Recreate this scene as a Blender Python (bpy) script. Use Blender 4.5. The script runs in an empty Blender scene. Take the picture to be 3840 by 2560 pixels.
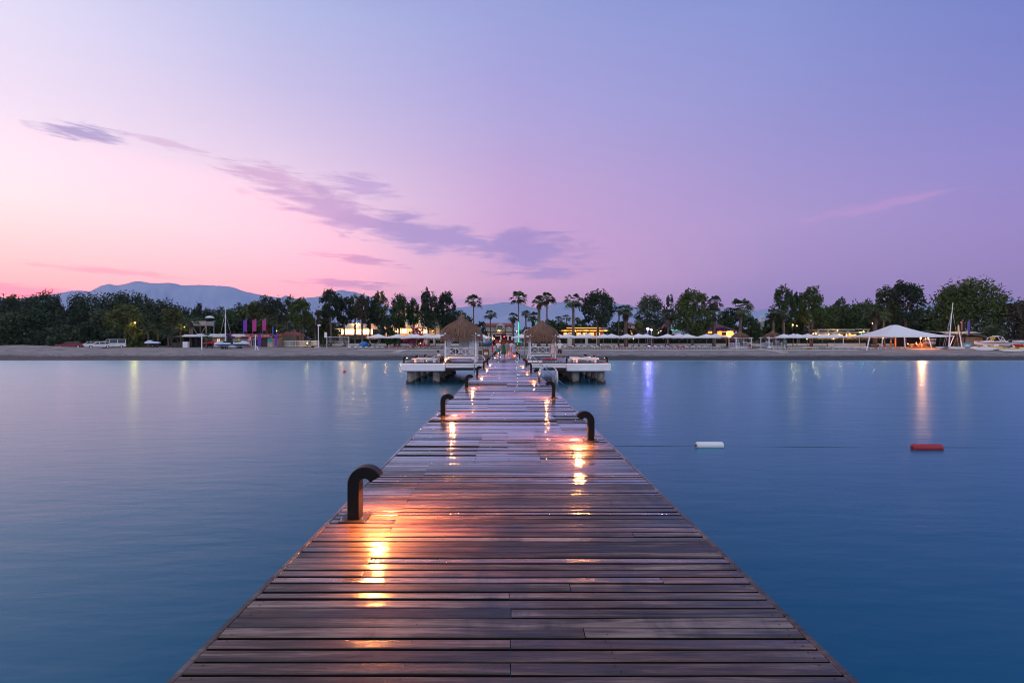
import bpy, math, random
import numpy as np
from mathutils import Vector, Matrix
R = math.radians
rng = random.Random(7)
S = bpy.context.scene
COL = S.collection

# ------------------------------------------------------------------ camera
F, CX, CY, ZC = 1813.0, 1897.0, 1284.0, 3.15      # focal length and principal point in photo pixels, eye height over the water
DZ = 1.56                                          # deck height over the water
cam = bpy.data.cameras.new('camera'); cob = bpy.data.objects.new('camera', cam); COL.objects.link(cob)
cob.location = (0, 0, ZC); cob.rotation_euler = (R(90), 0, 0)
cam.sensor_width = 36; cam.lens = 17.0; cam.shift_x = 23 / 3840; cam.shift_y = 4 / 3840
cam.clip_start = 0.1; cam.clip_end = 30000
S.camera = cob
S.view_settings.view_transform = 'Standard'; S.view_settings.look = 'None'
S.view_settings.exposure = 0; S.view_settings.gamma = 1
S.cycles.use_denoising = True; S.cycles.filter_width = 1.0
S.cycles.max_bounces = 6; S.cycles.diffuse_bounces = 2; S.cycles.glossy_bounces = 3; S.cycles.transmission_bounces = 3; S.cycles.transparent_max_bounces = 6
S.cycles.sample_clamp_indirect = 6

def srgb(r, g, b):
    f = lambda c: c / 12.92 if c <= 0.04045 else ((c + 0.055) / 1.055) ** 2.4
    return (f(r / 255), f(g / 255), f(b / 255), 1.0)

# ------------------------------------------------------------------ sky: dusk gradient by azimuth and elevation, with streaky clouds
W = bpy.data.worlds.new('World'); S.world = W; W.use_nodes = True
wn, wl = W.node_tree.nodes, W.node_tree.links
wn.clear()
def NN(kind, **kw):
    n = wn.new(kind)
    for k, v in kw.items(): setattr(n, k, v)
    return n
def plug(sock, v):
    if isinstance(v, (int, float)): sock.default_value = v
    elif isinstance(v, tuple): sock.default_value = v
    else: wl.new(v, sock)
def WM(op, a, b=0.0, c=None, clamp=False):
    n = NN('ShaderNodeMath', operation=op, use_clamp=clamp)
    plug(n.inputs[0], a); plug(n.inputs[1], b)
    if c is not None: plug(n.inputs[2], c)
    return n.outputs[0]
def WMR(v, a, b, c=0.0, d=1.0, kind='SMOOTHSTEP'):
    n = NN('ShaderNodeMapRange', interpolation_type=kind, clamp=True)
    plug(n.inputs[0], v); 
    for i, x in enumerate((a, b, c, d)): plug(n.inputs[i + 1], x)
    return n.outputs[0]
def WMIX(f, a, b):
    n = NN('ShaderNodeMix', data_type='RGBA')
    plug(n.inputs[0], f); plug(n.inputs[6], a); plug(n.inputs[7], b)
    return n.outputs[2]
tc = NN('ShaderNodeTexCoord'); sx = NN('ShaderNodeSeparateXYZ'); wl.new(tc.outputs['Generated'], sx.inputs[0])
AZ = WM('MULTIPLY', WM('ARCTAN2', sx.outputs[0], sx.outputs[1]), 180 / math.pi)
EL = WM('MULTIPLY', WM('ARCSINE', sx.outputs[2]), 180 / math.pi)
ELF = WM('DIVIDE', EL, 90.0, clamp=True)
def ramp(stops):
    n = NN('ShaderNodeValToRGB'); cr = n.color_ramp; cr.interpolation = 'LINEAR'
    stops = sorted(stops)
    while len(cr.elements) < len(stops): cr.elements.new(0.5)
    for e, (el, c) in zip(cr.elements, stops): e.position = min(1, el / 90); e.color = srgb(*c)
    wl.new(ELF, n.inputs[0]); return n.outputs[0]
SKY = [  # azimuth, [(elevation, colour)]; highest stops, out of view, brightened as added fill light
 (-46, [(0, (238,150,168)), (2.2, (246,165,180)), (4.5, (254,182,188)), (7, (255,200,202)), (9.5, (255,214,216)), (12, (254,226,230)), (15, (250,228,240)), (20, (240,222,243)), (27, (225,219,246)), (42, (165,178,228)), (60, (176,182,214)), (90, (186,190,216))]),
 (-26, [(0, (205,140,175)), (3, (232,165,188)), (6, (248,180,196)), (8.5, (250,192,208)), (11.5, (247,204,220)), (16, (238,210,230)), (21, (220,200,231)), (26, (200,191,230)), (33, (178,185,228)), (42, (120,138,205)), (60, (176,182,214)), (90, (186,190,216))]),
 (1,   [(0, (152,128,180)), (4, (180,140,182)), (7, (202,153,194)), (12, (199,156,202)), (18, (194,162,210)), (24, (178,164,217)), (29, (165,160,217)), (36, (150,159,215)), (42, (100,125,195)), (60, (176,182,214)), (90, (186,190,216))]),
 (29,  [(0, (118,108,172)), (4, (138,120,178)), (7.5, (155,132,186)), (12, (164,142,195)), (18, (157,145,204)), (25, (145,147,209)), (32, (133,146,208)), (42, (90,115,188)), (60, (176,182,214)), (90, (186,190,216))]),
 (47,  [(0, (118,108,168)), (3, (131,115,174)), (6, (138,118,177)), (10, (143,125,187)), (15, (139,130,197)), (21, (125,130,199)), (27, (114,127,197)), (42, (84,108,182)), (60, (176,182,214)), (90, (186,190,216))]),
]
ramps = [(a, ramp(s)) for a, s in SKY]
c = ramps[0][1]
for (a0, _), (a1, r1) in zip(ramps, ramps[1:]):
    c = WMIX(WMR(AZ, a0, a1, kind='LINEAR'), c, r1)
back = ramp([(0, (206,206,236)), (8, (228,228,250)), (30, (228,230,250)), (60, (190,194,222)), (90, (186,190,216))])  # unseen sky behind the camera, brightened as added fill for front faces
ABS = WM('ABSOLUTE', WM('ADD', AZ, 5.0))
c = WMIX(WMR(ABS, 60, 125), c, back)
def cloud_noise(ax, ex, off, scale, detail=6, rough=0.6, dist=0.4):
    cv = NN('ShaderNodeCombineXYZ')
    plug(cv.inputs[0], WM('MULTIPLY', AZ, ax)); plug(cv.inputs[1], WM('MULTIPLY', EL, ex)); plug(cv.inputs[2], off)
    n = NN('ShaderNodeTexNoise'); wl.new(cv.outputs[0], n.inputs['Vector'])
    n.inputs['Scale'].default_value = scale; n.inputs['Detail'].default_value = detail; n.inputs['Roughness'].default_value = rough; n.inputs['Distortion'].default_value = dist
    return n.outputs[0]
NZ1 = cloud_noise(0.12, 0.62, 1.3, 1.6)
NZ2 = cloud_noise(0.22, 1.7, 5.1, 1.5)
cvAE = NN('ShaderNodeCombineXYZ'); wl.new(AZ, cvAE.inputs[0]); wl.new(EL, cvAE.inputs[1])
def cloud(c, a0, e0, L, T, s, col, amount, nz, k=2.2, lo=0.1, hi=0.75):
    mp = NN('ShaderNodeMapping', vector_type='TEXTURE'); wl.new(cvAE.outputs[0], mp.inputs[0])
    mp.inputs['Location'].default_value = (a0, e0, 0); mp.inputs['Rotation'].default_value = (0, 0, math.atan(s)); mp.inputs['Scale'].default_value = (L, T, 1)
    ln = NN('ShaderNodeVectorMath', operation='LENGTH'); wl.new(mp.outputs[0], ln.inputs[0])
    d = WM('SUBTRACT', WM('MULTIPLY', nz, k), ln.outputs['Value'])
    return WMIX(WMR(d, lo - 1 + .5 * k, hi - 1 + .5 * k, 0.0, amount), c, srgb(*col))
c = cloud(c, 2.5, 10.9, 10.8, 3.0, -0.06, (158,134,192), 0.95, NZ1)
c = cloud(c, -9.5, 12.5, 12.0, 3.0, -0.13, (168,143,198), 0.95, NZ1)
c = cloud(c, -20.5, 14.8, 8.5, 2.6, -0.17, (188,155,202), 0.85, NZ1)
c = cloud(c, -26.0, 17.2, 6.5, 1.6, -0.18, (205,166,206), 0.8, NZ2)
c = cloud(c, -16.5, 17.3, 4.8, 1.5, -0.18, (192,162,210), 0.85, NZ2)
c = cloud(c, -41.0, 18.0, 4.2, 1.0, 0.10, (176,158,204), 0.95, NZ2)
c = cloud(c, -35.0, 18.6, 5.0, 0.6, -0.04, (215,180,214), 0.7, NZ2)
c = cloud(c, -16.5, 9.3, 6.5, 0.65, -0.08, (196,145,190), 0.85, NZ2)
c = cloud(c, -18.0, 6.5, 7.5, 0.75, 0.0, (182,140,188), 0.85, NZ2)
c = cloud(c, 5.0, 8.2, 8.5, 0.95, 0.0, (158,132,190), 0.85, NZ2)
c = cloud(c, -39.0, 6.5, 7.0, 0.5, -0.04, (234,160,186), 0.7, NZ2)
c = cloud(c, -46.0, 4.3, 7.0, 0.8, -0.02, (214,152,186), 0.8, NZ2)
c = cloud(c, -5.0, 4.8, 17.0, 1.0, 0.0, (172,136,188), 0.65, NZ2)
c = cloud(c, 37.5, 12.6, 8.0, 0.75, 0.09, (182,142,198), 0.6, NZ2)
# the afterglow low on the left is brighter in red than the film can hold
glowm = WM('MULTIPLY', WM('MULTIPLY', WMR(AZ, -8.0, -42.0), WMR(AZ, -120.0, -80.0)), WMR(EL, 19.0, 7.0))
gx = NN('ShaderNodeMix', data_type='RGBA', blend_type='MULTIPLY'); wl.new(glowm, gx.inputs[0]); wl.new(c, gx.inputs[6]); gx.inputs[7].default_value = (2.0, 1.0, 1.0, 1.0); c = gx.outputs[2]
# faint physical dusk sky under the gradient: the sun stands just on the horizon, far to the left
st = NN('ShaderNodeTexSky'); st.sky_type = 'NISHITA'; st.sun_disc = False
SUN_EL, SUN_AZ = R(1.5), R(-75)
st.sun_elevation = SUN_EL; st.sun_rotation = SUN_AZ
bgA = NN('ShaderNodeBackground'); wl.new(c, bgA.inputs[0]); plug(bgA.inputs[1], WMR(EL, 0.0, 24.0, 1.27, 1.05))   # the air in the haze box dims the sky by this much
bgB = NN('ShaderNodeBackground'); wl.new(st.outputs[0], bgB.inputs[0]); bgB.inputs[1].default_value = 0.02
ad = NN('ShaderNodeAddShader'); wl.new(bgA.outputs[0], ad.inputs[0]); wl.new(bgB.outputs[0], ad.inputs[1])
wo = NN('ShaderNodeOutputWorld'); wl.new(ad.outputs[0], wo.inputs[0])
sun = bpy.data.lights.new('sun', 'SUN'); sun.energy = 0.22; sun.angle = R(20); sun.color = (1.0, 0.72, 0.66)
so = bpy.data.objects.new('sun', sun); COL.objects.link(so)
so.rotation_euler = (R(90 - 6), 0, -SUN_AZ + math.pi)
so.location = (-300, 100, 60)
dv = Vector((math.sin(SUN_AZ) * math.cos(R(6)), math.cos(SUN_AZ) * math.cos(R(6)), math.sin(R(6))))
so.rotation_euler = dv.to_track_quat('Z', 'Y').to_euler()

# ------------------------------------------------------------------ helpers
def at(px, py, Y): return Vector(((px - CX) * Y / F, Y, ZC - (py - CY) * Y / F))
def mat(name, col=(.5, .5, .5), rough=.6, metal=0.0, emit=None, estr=0.0, noise=None, bump=None, coat=0.0, spec=None, rand=0.0, sss=0):
    """Principled material; noise=(scale, second colour[, stretch]) mixes a second colour in, bump=(scale, strength), rand = brightness spread per island."""
    m = bpy.data.materials.new(name); m.use_nodes = True
    nt = m.node_tree; b = nt.nodes['Principled BSDF']; L = nt.links
    b.inputs['Base Color'].default_value = (*col, 1); b.inputs['Roughness'].default_value = rough; b.inputs['Metallic'].default_value = metal
    if spec is not None: b.inputs['Specular IOR Level'].default_value = spec
    if coat: b.inputs['Coat Weight'].default_value = coat; b.inputs['Coat Roughness'].default_value = 0.08
    out = None
    if noise or bump: t = nt.nodes.new('ShaderNodeTexCoord')
    if noise:
        n = nt.nodes.new('ShaderNodeTexNoise'); n.inputs['Scale'].default_value = noise[0]; n.inputs['Detail'].default_value = 5; n.inputs['Roughness'].default_value = .65
        if len(noise) > 2:
            mp = nt.nodes.new('ShaderNodeMapping'); mp.inputs['Scale'].default_value = noise[2]; L.new(t.outputs['Object'], mp.inputs[0]); L.new(mp.outputs[0], n.inputs['Vector'])
        else: L.new(t.outputs['Object'], n.inputs['Vector'])
        r = nt.nodes.new('ShaderNodeMapRange'); r.inputs[1].default_value = .35; r.inputs[2].default_value = .65; L.new(n.outputs[0], r.inputs[0])
        x = nt.nodes.new('ShaderNodeMix'); x.data_type = 'RGBA'; x.inputs[6].default_value = (*col, 1); x.inputs[7].default_value = (*noise[1], 1); L.new(r.outputs[0], x.inputs[0])
        out = x.outputs[2]
    if rand:
        g = nt.nodes.new('ShaderNodeNewGeometry'); r = nt.nodes.new('ShaderNodeMapRange'); r.inputs[3].default_value = 1 - rand; r.inputs[4].default_value = 1 + rand
        L.new(g.outputs['Random Per Island'], r.inputs[0])
        h = nt.nodes.new('ShaderNodeHueSaturation'); L.new(r.outputs[0], h.inputs['Value'])
        if out: L.new(out, h.inputs['Color'])
        else: h.inputs['Color'].default_value = (*col, 1)
        out = h.outputs[0]
    if out: L.new(out, b.inputs['Base Color'])
    if bump:
        n = nt.nodes.new('ShaderNodeTexNoise'); n.inputs['Scale'].default_value = bump[0]; n.inputs['Detail'].default_value = 4
        L.new(t.outputs['Object'], n.inputs['Vector'])
        bp = nt.nodes.new('ShaderNodeBump'); bp.inputs['Strength'].default_value = bump[1]; bp.inputs['Distance'].default_value = .03
        L.new(n.outputs[0], bp.inputs['Height']); L.new(bp.outputs[0], b.inputs['Normal'])
    if emit: b.inputs['Emission Color'].default_value = (*emit, 1); b.inputs['Emission Strength'].default_value = estr
    return m

class MB:
    """Collects shapes; build() links them as one mesh object."""
    def __init__(s): s.v = []; s.f = []; s.m = []; s.mi = 0
    def add(s, vs, fs):
        o = len(s.v); s.v += [tuple(v) for v in vs]; s.f += [tuple(i + o for i in f) for f in fs]; s.m += [s.mi] * len(fs); return s
    def box(s, c, d, rz=0, ry=0, rx=0, bev=0.0):
        x, y, z = d[0] / 2, d[1] / 2, d[2] / 2
        if bev:
            b = min(bev, x * .9, y * .9, z * .9); vs = []; 
            for k, (zz, ins) in enumerate(((-z, b), (-z + b, 0), (z - b, 0), (z, b))):
                for sx_, sy_ in ((-1, -1), (1, -1), (1, 1), (-1, 1)):
                    a, e = (x - ins), (y - ins)
                    p = [(sx_ * a, sy_ * (e - b)), (sx_ * (a - b), sy_ * e)]
                    if sx_ * sy_ < 0: p.reverse()
                    vs += [(q[0], q[1], zz) for q in (p if True else p)]
            n = 8; fs = [tuple(range(n))[::-1], tuple(range(3 * n, 4 * n))]
            # make every ring run counter-clockwise
            ring = sorted(range(n), key=lambda i: math.atan2(vs[n + i][1], vs[n + i][0]))
            vs = [vs[k * n + i] for k in range(4) for i in ring]
            for k in range(3):
                for i in range(n): fs.append((k * n + i, k * n + (i + 1) % n, (k + 1) * n + (i + 1) % n, (k + 1) * n + i))
        else:
            vs = [(-x, -y, -z), (x, -y, -z), (x, y, -z), (-x, y, -z), (-x, -y, z), (x, -y, z), (x, y, z), (-x, y, z)]
            fs = [(3, 2, 1, 0), (4, 5, 6, 7), (0, 1, 5, 4), (1, 2, 6, 5), (2, 3, 7, 6), (3, 0, 4, 7)]
        if rz or ry or rx:
            M = Matrix.Rotation(rz, 3, 'Z') @ Matrix.Rotation(ry, 3, 'Y') @ Matrix.Rotation(rx, 3, 'X')
            vs = [M @ Vector(v) for v in vs]
        return s.add([(v[0] + c[0], v[1] + c[1], v[2] + c[2]) for v in vs], fs)
    def bar(s, p, q, w, h=None, up=(0, 0, 1)):
        p, q = Vector(p), Vector(q); h = h or w; d = (q - p).normalized(); u = Vector(up)
        if abs(d.dot(u)) > .98: u = Vector((0, 1, 0))
        a = d.cross(u).normalized(); b = a.cross(d)
        vs = [e + a * (w / 2 * i) + b * (h / 2 * j) for e in (p, q) for i, j in ((-1, -1), (1, -1), (1, 1), (-1, 1))]
        return s.add(vs, [(3, 2, 1, 0), (4, 5, 6, 7), (0, 1, 5, 4), (1, 2, 6, 5), (2, 3, 7, 6), (3, 0, 4, 7)])
    def tube(s, pts, r, n=8, cap=True):
        pts = [Vector(p) for p in pts]; rs = r if isinstance(r, (list, tuple)) else [r] * len(pts); vs = []; fs = []
        a = None
        for i, p in enumerate(pts):
            d = (pts[min(i + 1, len(pts) - 1)] - pts[max(i - 1, 0)]).normalized()
            if a is None:
                u = Vector((0, 0, 1)) if abs(d.z) < .9 else Vector((0, 1, 0)); a = d.cross(u).normalized()
            else: a = (a - d * a.dot(d)).normalized()
            b = d.cross(a)
            vs += [p + (a * math.cos(2 * math.pi * k / n) + b * math.sin(2 * math.pi * k / n)) * rs[i] for k in range(n)]
        for i in range(len(pts) - 1):
            for k in range(n): fs.append((i * n + k, i * n + (k + 1) % n, (i + 1) * n + (k + 1) % n, (i + 1) * n + k))
        if cap: fs += [tuple(range(n))[::-1], tuple(range((len(pts) - 1) * n, len(pts) * n))]
        return s.add(vs, fs)
    def lathe(s, prof, n=16, c=(0, 0, 0), ph=0.0):
        vs = [(c[0] + r * math.cos(2 * math.pi * k / n + ph), c[1] + r * math.sin(2 * math.pi * k / n + ph), c[2] + z) for r, z in prof for k in range(n)]; fs = []
        for i in range(len(prof) - 1):
            for k in range(n): fs.append((i * n + k, i * n + (k + 1) % n, (i + 1) * n + (k + 1) % n, (i + 1) * n + k))
        if prof[0][0] > 1e-4: fs.append(tuple(range(n))[::-1])
        if prof[-1][0] > 1e-4: fs.append(tuple(range((len(prof) - 1) * n, len(prof) * n)))
        return s.add(vs, fs)
    def prism(s, out, axis, t0, t1):
        """Extrude a 2-D outline: axis 'y' outline is (x,z), 'x' is (y,z), 'z' is (x,y)."""
        mk = {'y': lambda p, t: (p[0], t, p[1]), 'x': lambda p, t: (t, p[0], p[1]), 'z': lambda p, t: (p[0], p[1], t)}[axis]
        n = len(out); vs = [mk(p, t0) for p in out] + [mk(p, t1) for p in out]
        return s.add(vs, [tuple(range(n)), tuple(range(2 * n - 1, n - 1, -1))] + [(i, i + n, (i + 1) % n + n, (i + 1) % n) for i in range(n)])
    def ball(s, c, r, n=10, m=6):
        rr = r if isinstance(r, tuple) else (r, r, r)
        vs = [(c[0], c[1], c[2] - rr[2])]; fs = []
        for i in range(1, m):
            t = math.pi * i / m - math.pi / 2
            vs += [(c[0] + rr[0] * math.cos(t) * math.cos(2 * math.pi * k / n), c[1] + rr[1] * math.cos(t) * math.sin(2 * math.pi * k / n), c[2] + rr[2] * math.sin(t)) for k in range(n)]
        vs.append((c[0], c[1], c[2] + rr[2])); T = len(vs) - 1
        for k in range(n):
            fs.append((0, 1 + (k + 1) % n, 1 + k)); fs.append((T, 1 + (m - 2) * n + k, 1 + (m - 2) * n + (k + 1) % n))
            for i in range(m - 2): fs.append((1 + i * n + k, 1 + i * n + (k + 1) % n, 1 + (i + 1) * n + (k + 1) % n, 1 + (i + 1) * n + k))
        return s.add(vs, fs)
    def loft(s, secs, cap=True):
        n = len(secs[0]); vs = [p for sec in secs for p in sec]; fs = []
        for i in range(len(secs) - 1):
            for k in range(n): fs.append((i * n + k, i * n + (k + 1) % n, (i + 1) * n + (k + 1) % n, (i + 1) * n + k))
        if cap: fs += [tuple(range(n))[::-1], tuple(range((len(secs) - 1) * n, len(secs) * n))]
        return s.add(vs, fs)
    def mesh(s, name, mats, smooth=False):
        me = bpy.data.meshes.new(name); me.from_pydata(s.v, [], s.f)
        for m in (mats if isinstance(mats, (list, tuple)) else [mats]): me.materials.append(m)
        if any(s.m): me.polygons.foreach_set('material_index', s.m)
        if smooth: me.polygons.foreach_set('use_smooth', [True] * len(me.polygons))
        me.update(); return me
    def build(s, name, mats, parent=None, smooth=False, label=None, loc=None):
        o = bpy.data.objects.new(name, s.mesh(name, mats, smooth)); COL.objects.link(o)
        if parent: o.parent = parent
        if label: o['label'] = label
        if loc: o.location = loc
        return o
def tag(o, label=None, cat=None, group=None, kind=None):
    if label: o['label'] = label
    if cat: o['category'] = cat
    if group: o['group'] = group
    if kind or cat: o['kind'] = kind or 'thing'
    return o
def thing(name, label, cat, loc=(0, 0, 0), rz=0.0, group=None):
    o = bpy.data.objects.new(name, None); COL.objects.link(o); o.empty_display_size = .2
    o.location = loc; o.rotation_euler = (0, 0, rz)
    return tag(o, label, cat, group)
def kids(o): return [c for c in COL.objects if c.parent == o]
def dup(root, loc, rz=None, scale=None, label=None, group=None, tree=None):
    r = root.copy(); COL.objects.link(r); r.location = loc
    if rz is not None: r.rotation_euler = (0, 0, rz)
    if scale is not None: r.scale = scale if isinstance(scale, tuple) else (scale,) * 3
    if label: r['label'] = label
    if group: r['group'] = group
    def rec(src, dst):
        for ch in src.children:
            c_ = ch.copy(); COL.objects.link(c_); c_.parent = dst; rec(ch, c_)
    rec(root, r)
    return r
def mesh_np(name, V, Q, mats, mi=None, parent=None, smooth=False):
    """Fast quad mesh from numpy arrays."""
    me = bpy.data.meshes.new(name); nv, nq = len(V), len(Q)
    me.vertices.add(nv); me.vertices.foreach_set('co', np.asarray(V, np.float32).ravel())
    me.loops.add(nq * 4); me.loops.foreach_set('vertex_index', np.asarray(Q, np.int32).ravel())
    me.polygons.add(nq); me.polygons.foreach_set('loop_start', np.arange(0, nq * 4, 4, dtype=np.int32))
    if mi is not None: me.polygons.foreach_set('material_index', np.asarray(mi, np.int32))
    if smooth: me.polygons.foreach_set('use_smooth', np.ones(nq, bool))
    for m in (mats if isinstance(mats, (list, tuple)) else [mats]): me.materials.append(m)
    me.update(calc_edges=True); me.validate()
    o = bpy.data.objects.new(name, me); COL.objects.link(o)
    if parent: o.parent = parent
    return o
def quads_to_np(P):
    """P: (n,4,3) corner points -> vertices and quads."""
    n = len(P); return P.reshape(-1, 3), np.arange(n * 4).reshape(n, 4)
nrs = np.random.RandomState(11)
# ------------------------------------------------------------------ ground
GY = [-50, 60, 80, 84, 87, 90, 95, 100, 108, 115, 125, 135, 160, 400, 3000, 9000]
GZ = [-4, -3, -.55, 0, .68, 1.15, 1.5, 1.70, 1.93, 2.08, 2.25, 2.45, 2.6, 2.8, 3.0, 4.0]
def ground(X, Y):
    z = np.interp(Y, GY, GZ)
    b = 0.85 * np.exp(-((np.asarray(X) + 97) / 13) ** 2 - ((np.asarray(Y) - 97.5) / 5) ** 2)
    b = b + 0.45 * np.exp(-((np.asarray(X) + 118) / 20) ** 2 - ((np.asarray(Y) - 97) / 5) ** 2)
    return z + b
def gz(X, Y): return float(ground(X, Y))
def gat(px, Y, dz=0.0):
    X = (px - CX) * Y / F; return Vector((X, Y, gz(X, Y) + dz))
def lumps(x, y, sc, seed):
    r = np.random.RandomState(seed); o = 0
    for k in range(7):
        a = r.rand() * 6.28; w = sc * (1 + 1.1 * k) ; o = o + np.sin((x * np.cos(a) + y * np.sin(a)) * w + r.rand() * 6.28) / (1 + .8 * k)
    return o / 2.5
def grid_mesh(name, xs, ys, zf, material):
    X, Y = np.meshgrid(xs, ys); Z = zf(X, Y); nx, ny = len(xs), len(ys)
    V = np.stack([X, Y, Z], -1).reshape(-1, 3)
    i = np.arange(nx * ny).reshape(ny, nx)
    Q = np.stack([i[:-1, :-1], i[:-1, 1:], i[1:, 1:], i[1:, :-1]], -1).reshape(-1, 4)
    return mesh_np(name, V, Q, material, smooth=True)
def beach_mat():
    m = bpy.data.materials.new('beach_shingle'); m.use_nodes = True; nt = m.node_tree; L = nt.links; b = nt.nodes['Principled BSDF']
    def n(k, **kw):
        q = nt.nodes.new(k)
        for a, v in kw.items(): setattr(q, a, v)
        return q
    t = n('ShaderNodeTexCoord'); sp = n('ShaderNodeSeparateXYZ'); L.new(t.outputs['Object'], sp.inputs[0])
    big = n('ShaderNodeTexNoise'); big.inputs['Scale'].default_value = .16; big.inputs['Detail'].default_value = 5; L.new(t.outputs['Object'], big.inputs['Vector'])
    mp = n('ShaderNodeMapping'); mp.inputs['Scale'].default_value = (.35, 1, 1); L.new(t.outputs['Object'], mp.inputs[0])
    mid = n('ShaderNodeTexNoise'); mid.inputs['Scale'].default_value = 1.1; mid.inputs['Detail'].default_value = 6; mid.inputs['Roughness'].default_value = .7; L.new(mp.outputs[0], mid.inputs['Vector'])
    pe = n('ShaderNodeTexVoronoi'); pe.inputs['Scale'].default_value = 5.0; L.new(t.outputs['Object'], pe.inputs['Vector'])
    def mr(src, a, b_, c_=0, d=1):
        q = n('ShaderNodeMapRange'); L.new(src, q.inputs[0])
        for i, x in enumerate((a, b_, c_, d)): q.inputs[i + 1].default_value = x
        return q.outputs[0]
    def mx(f, a, b_):
        q = n('ShaderNodeMix', data_type='RGBA'); L.new(f, q.inputs[0])
        for s_, x in ((6, a), (7, b_)):
            if isinstance(x, tuple): q.inputs[s_].default_value = x
            else: L.new(x, q.inputs[s_])
        return q.outputs[2]
    def ma(op, a, b_):
        q = n('ShaderNodeMath', operation=op)
        for i, x in enumerate((a, b_)):
            if isinstance(x, (int, float)): q.inputs[i].default_value = x
            else: L.new(x, q.inputs[i])
        return q.outputs[0]
    sand = mx(mr(mid.outputs[0], .35, .65), (.16, .15, .15, 1), (.35, .32, .31, 1))
    stones = mx(mr(pe.outputs['Color'], .2, .8), (.05, .05, .055, 1), (.34, .33, .33, 1))
    yw = ma('ADD', sp.outputs[1], ma('MULTIPLY', ma('SUBTRACT', mid.outputs[0], .5), 5.0))
    stony = mr(yw, 90.5, 87.0)
    col = mx(stony, sand, stones)
    wet = mr(ma('ADD', sp.outputs[1], ma('MULTIPLY', ma('SUBTRACT', big.outputs[0], .5), 3.0)), 88.2, 86.8)
    col = mx(ma('MULTIPLY', wet, .8), col, (.02, .02, .025, 1))
    grass = mr(ma('ADD', sp.outputs[1], ma('MULTIPLY', ma('SUBTRACT', big.outputs[0], .5), 6.0)), 114.5, 116.5)
    col = mx(grass, col, (.05, .06, .025, 1))
    L.new(col, b.inputs['Base Color'])
    L.new(mr(wet, 0, 1, .9, .65), b.inputs['Roughness']); b.inputs['Specular IOR Level'].default_value = .25
    bp = n('ShaderNodeBump'); bp.inputs['Strength'].default_value = .9; bp.inputs['Distance'].default_value = .12
    L.new(ma('ADD', mid.outputs[0], ma('MULTIPLY', pe.outputs['Distance'], -.6)), bp.inputs['Height']); L.new(bp.outputs[0], b.inputs['Normal'])
    return m
xs = np.concatenate([[-7000, -3000, -1200, -500, -250], np.arange(-150, 150.1, 1.0), [250, 500, 1200, 3000, 7000]])
ys = np.concatenate([[-40, 40, 70], np.arange(80, 116, .45), np.arange(117, 150, 2.5), [170, 220, 320, 500, 900, 1600, 2800, 5000, 7400]])
def beach_z(X, Y):
    near = np.exp(-((Y - 93) / 9) ** 2)
    return ground(X, Y) + near * (.10 * lumps(X, Y * 2.2, .35, 3) + .05 * lumps(X, Y, 1.9, 4)) * np.clip((Y - 84) / 3, .35, 1)
tag(grid_mesh('beach', xs, ys, beach_z, beach_mat()), 'grey shingle beach along the far shore', kind='structure')

# water: smooth and silky, with long faint ripples
def water_mat():
    m = bpy.data.materials.new('sea_water'); m.use_nodes = True; nt = m.node_tree; L = nt.links; b = nt.nodes['Principled BSDF']
    nt.nodes.remove(b)
    df = nt.nodes.new('ShaderNodeBsdfDiffuse'); df.inputs[0].default_value = (.0, .080, .165, 1)
    gl = nt.nodes.new('ShaderNodeBsdfGlossy'); gl.inputs['Color'].default_value = (.57, .90, 1, 1); gl.inputs['Roughness'].default_value = .27
    fr = nt.nodes.new('ShaderNodeFresnel'); fr.inputs['IOR'].default_value = 1.4
    mxs = nt.nodes.new('ShaderNodeMixShader'); L.new(fr.outputs[0], mxs.inputs[0]); L.new(df.outputs[0], mxs.inputs[1]); L.new(gl.outputs[0], mxs.inputs[2])
    L.new(mxs.outputs[0], nt.nodes['Material Output'].inputs[0])
    t = nt.nodes.new('ShaderNodeTexCoord'); hs = []
    for sc, rot, stretch, st in ((.55, .35, (.35, 1, 1), .6), (2.6, .2, (.3, 1, 1), .3), (.07, -.3, (.5, 1, 1), 1.6)):
        mp = nt.nodes.new('ShaderNodeMapping'); mp.inputs['Rotation'].default_value = (0, 0, rot); mp.inputs['Scale'].default_value = stretch; L.new(t.outputs['Object'], mp.inputs[0])
        n = nt.nodes.new('ShaderNodeTexNoise'); n.inputs['Scale'].default_value = sc; n.inputs['Detail'].default_value = 3; L.new(mp.outputs[0], n.inputs['Vector'])
        q = nt.nodes.new('ShaderNodeMath'); q.operation = 'MULTIPLY'; q.inputs[1].default_value = st; L.new(n.outputs[0], q.inputs[0]); hs.append(q.outputs[0])
    a = nt.nodes.new('ShaderNodeMath'); L.new(hs[0], a.inputs[0]); L.new(hs[1], a.inputs[1])
    a2 = nt.nodes.new('ShaderNodeMath'); L.new(a.outputs[0], a2.inputs[0]); L.new(hs[2], a2.inputs[1])
    bp = nt.nodes.new('ShaderNodeBump'); bp.inputs['Strength'].default_value = .17; bp.inputs['Distance'].default_value = .25
    L.new(a2.outputs[0], bp.inputs['Height'])
    for q in (gl, fr): L.new(bp.outputs[0], q.inputs['Normal'])
    return m
wm = MB(); wm.add([(-3000, -1500, 0), (3000, -1500, 0), (3000, 86, 0), (-3000, 86, 0)], [(0, 1, 2, 3)])
tag(wm.build('sea', water_mat()), 'calm blue sea, smooth as silk', kind='structure')
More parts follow.
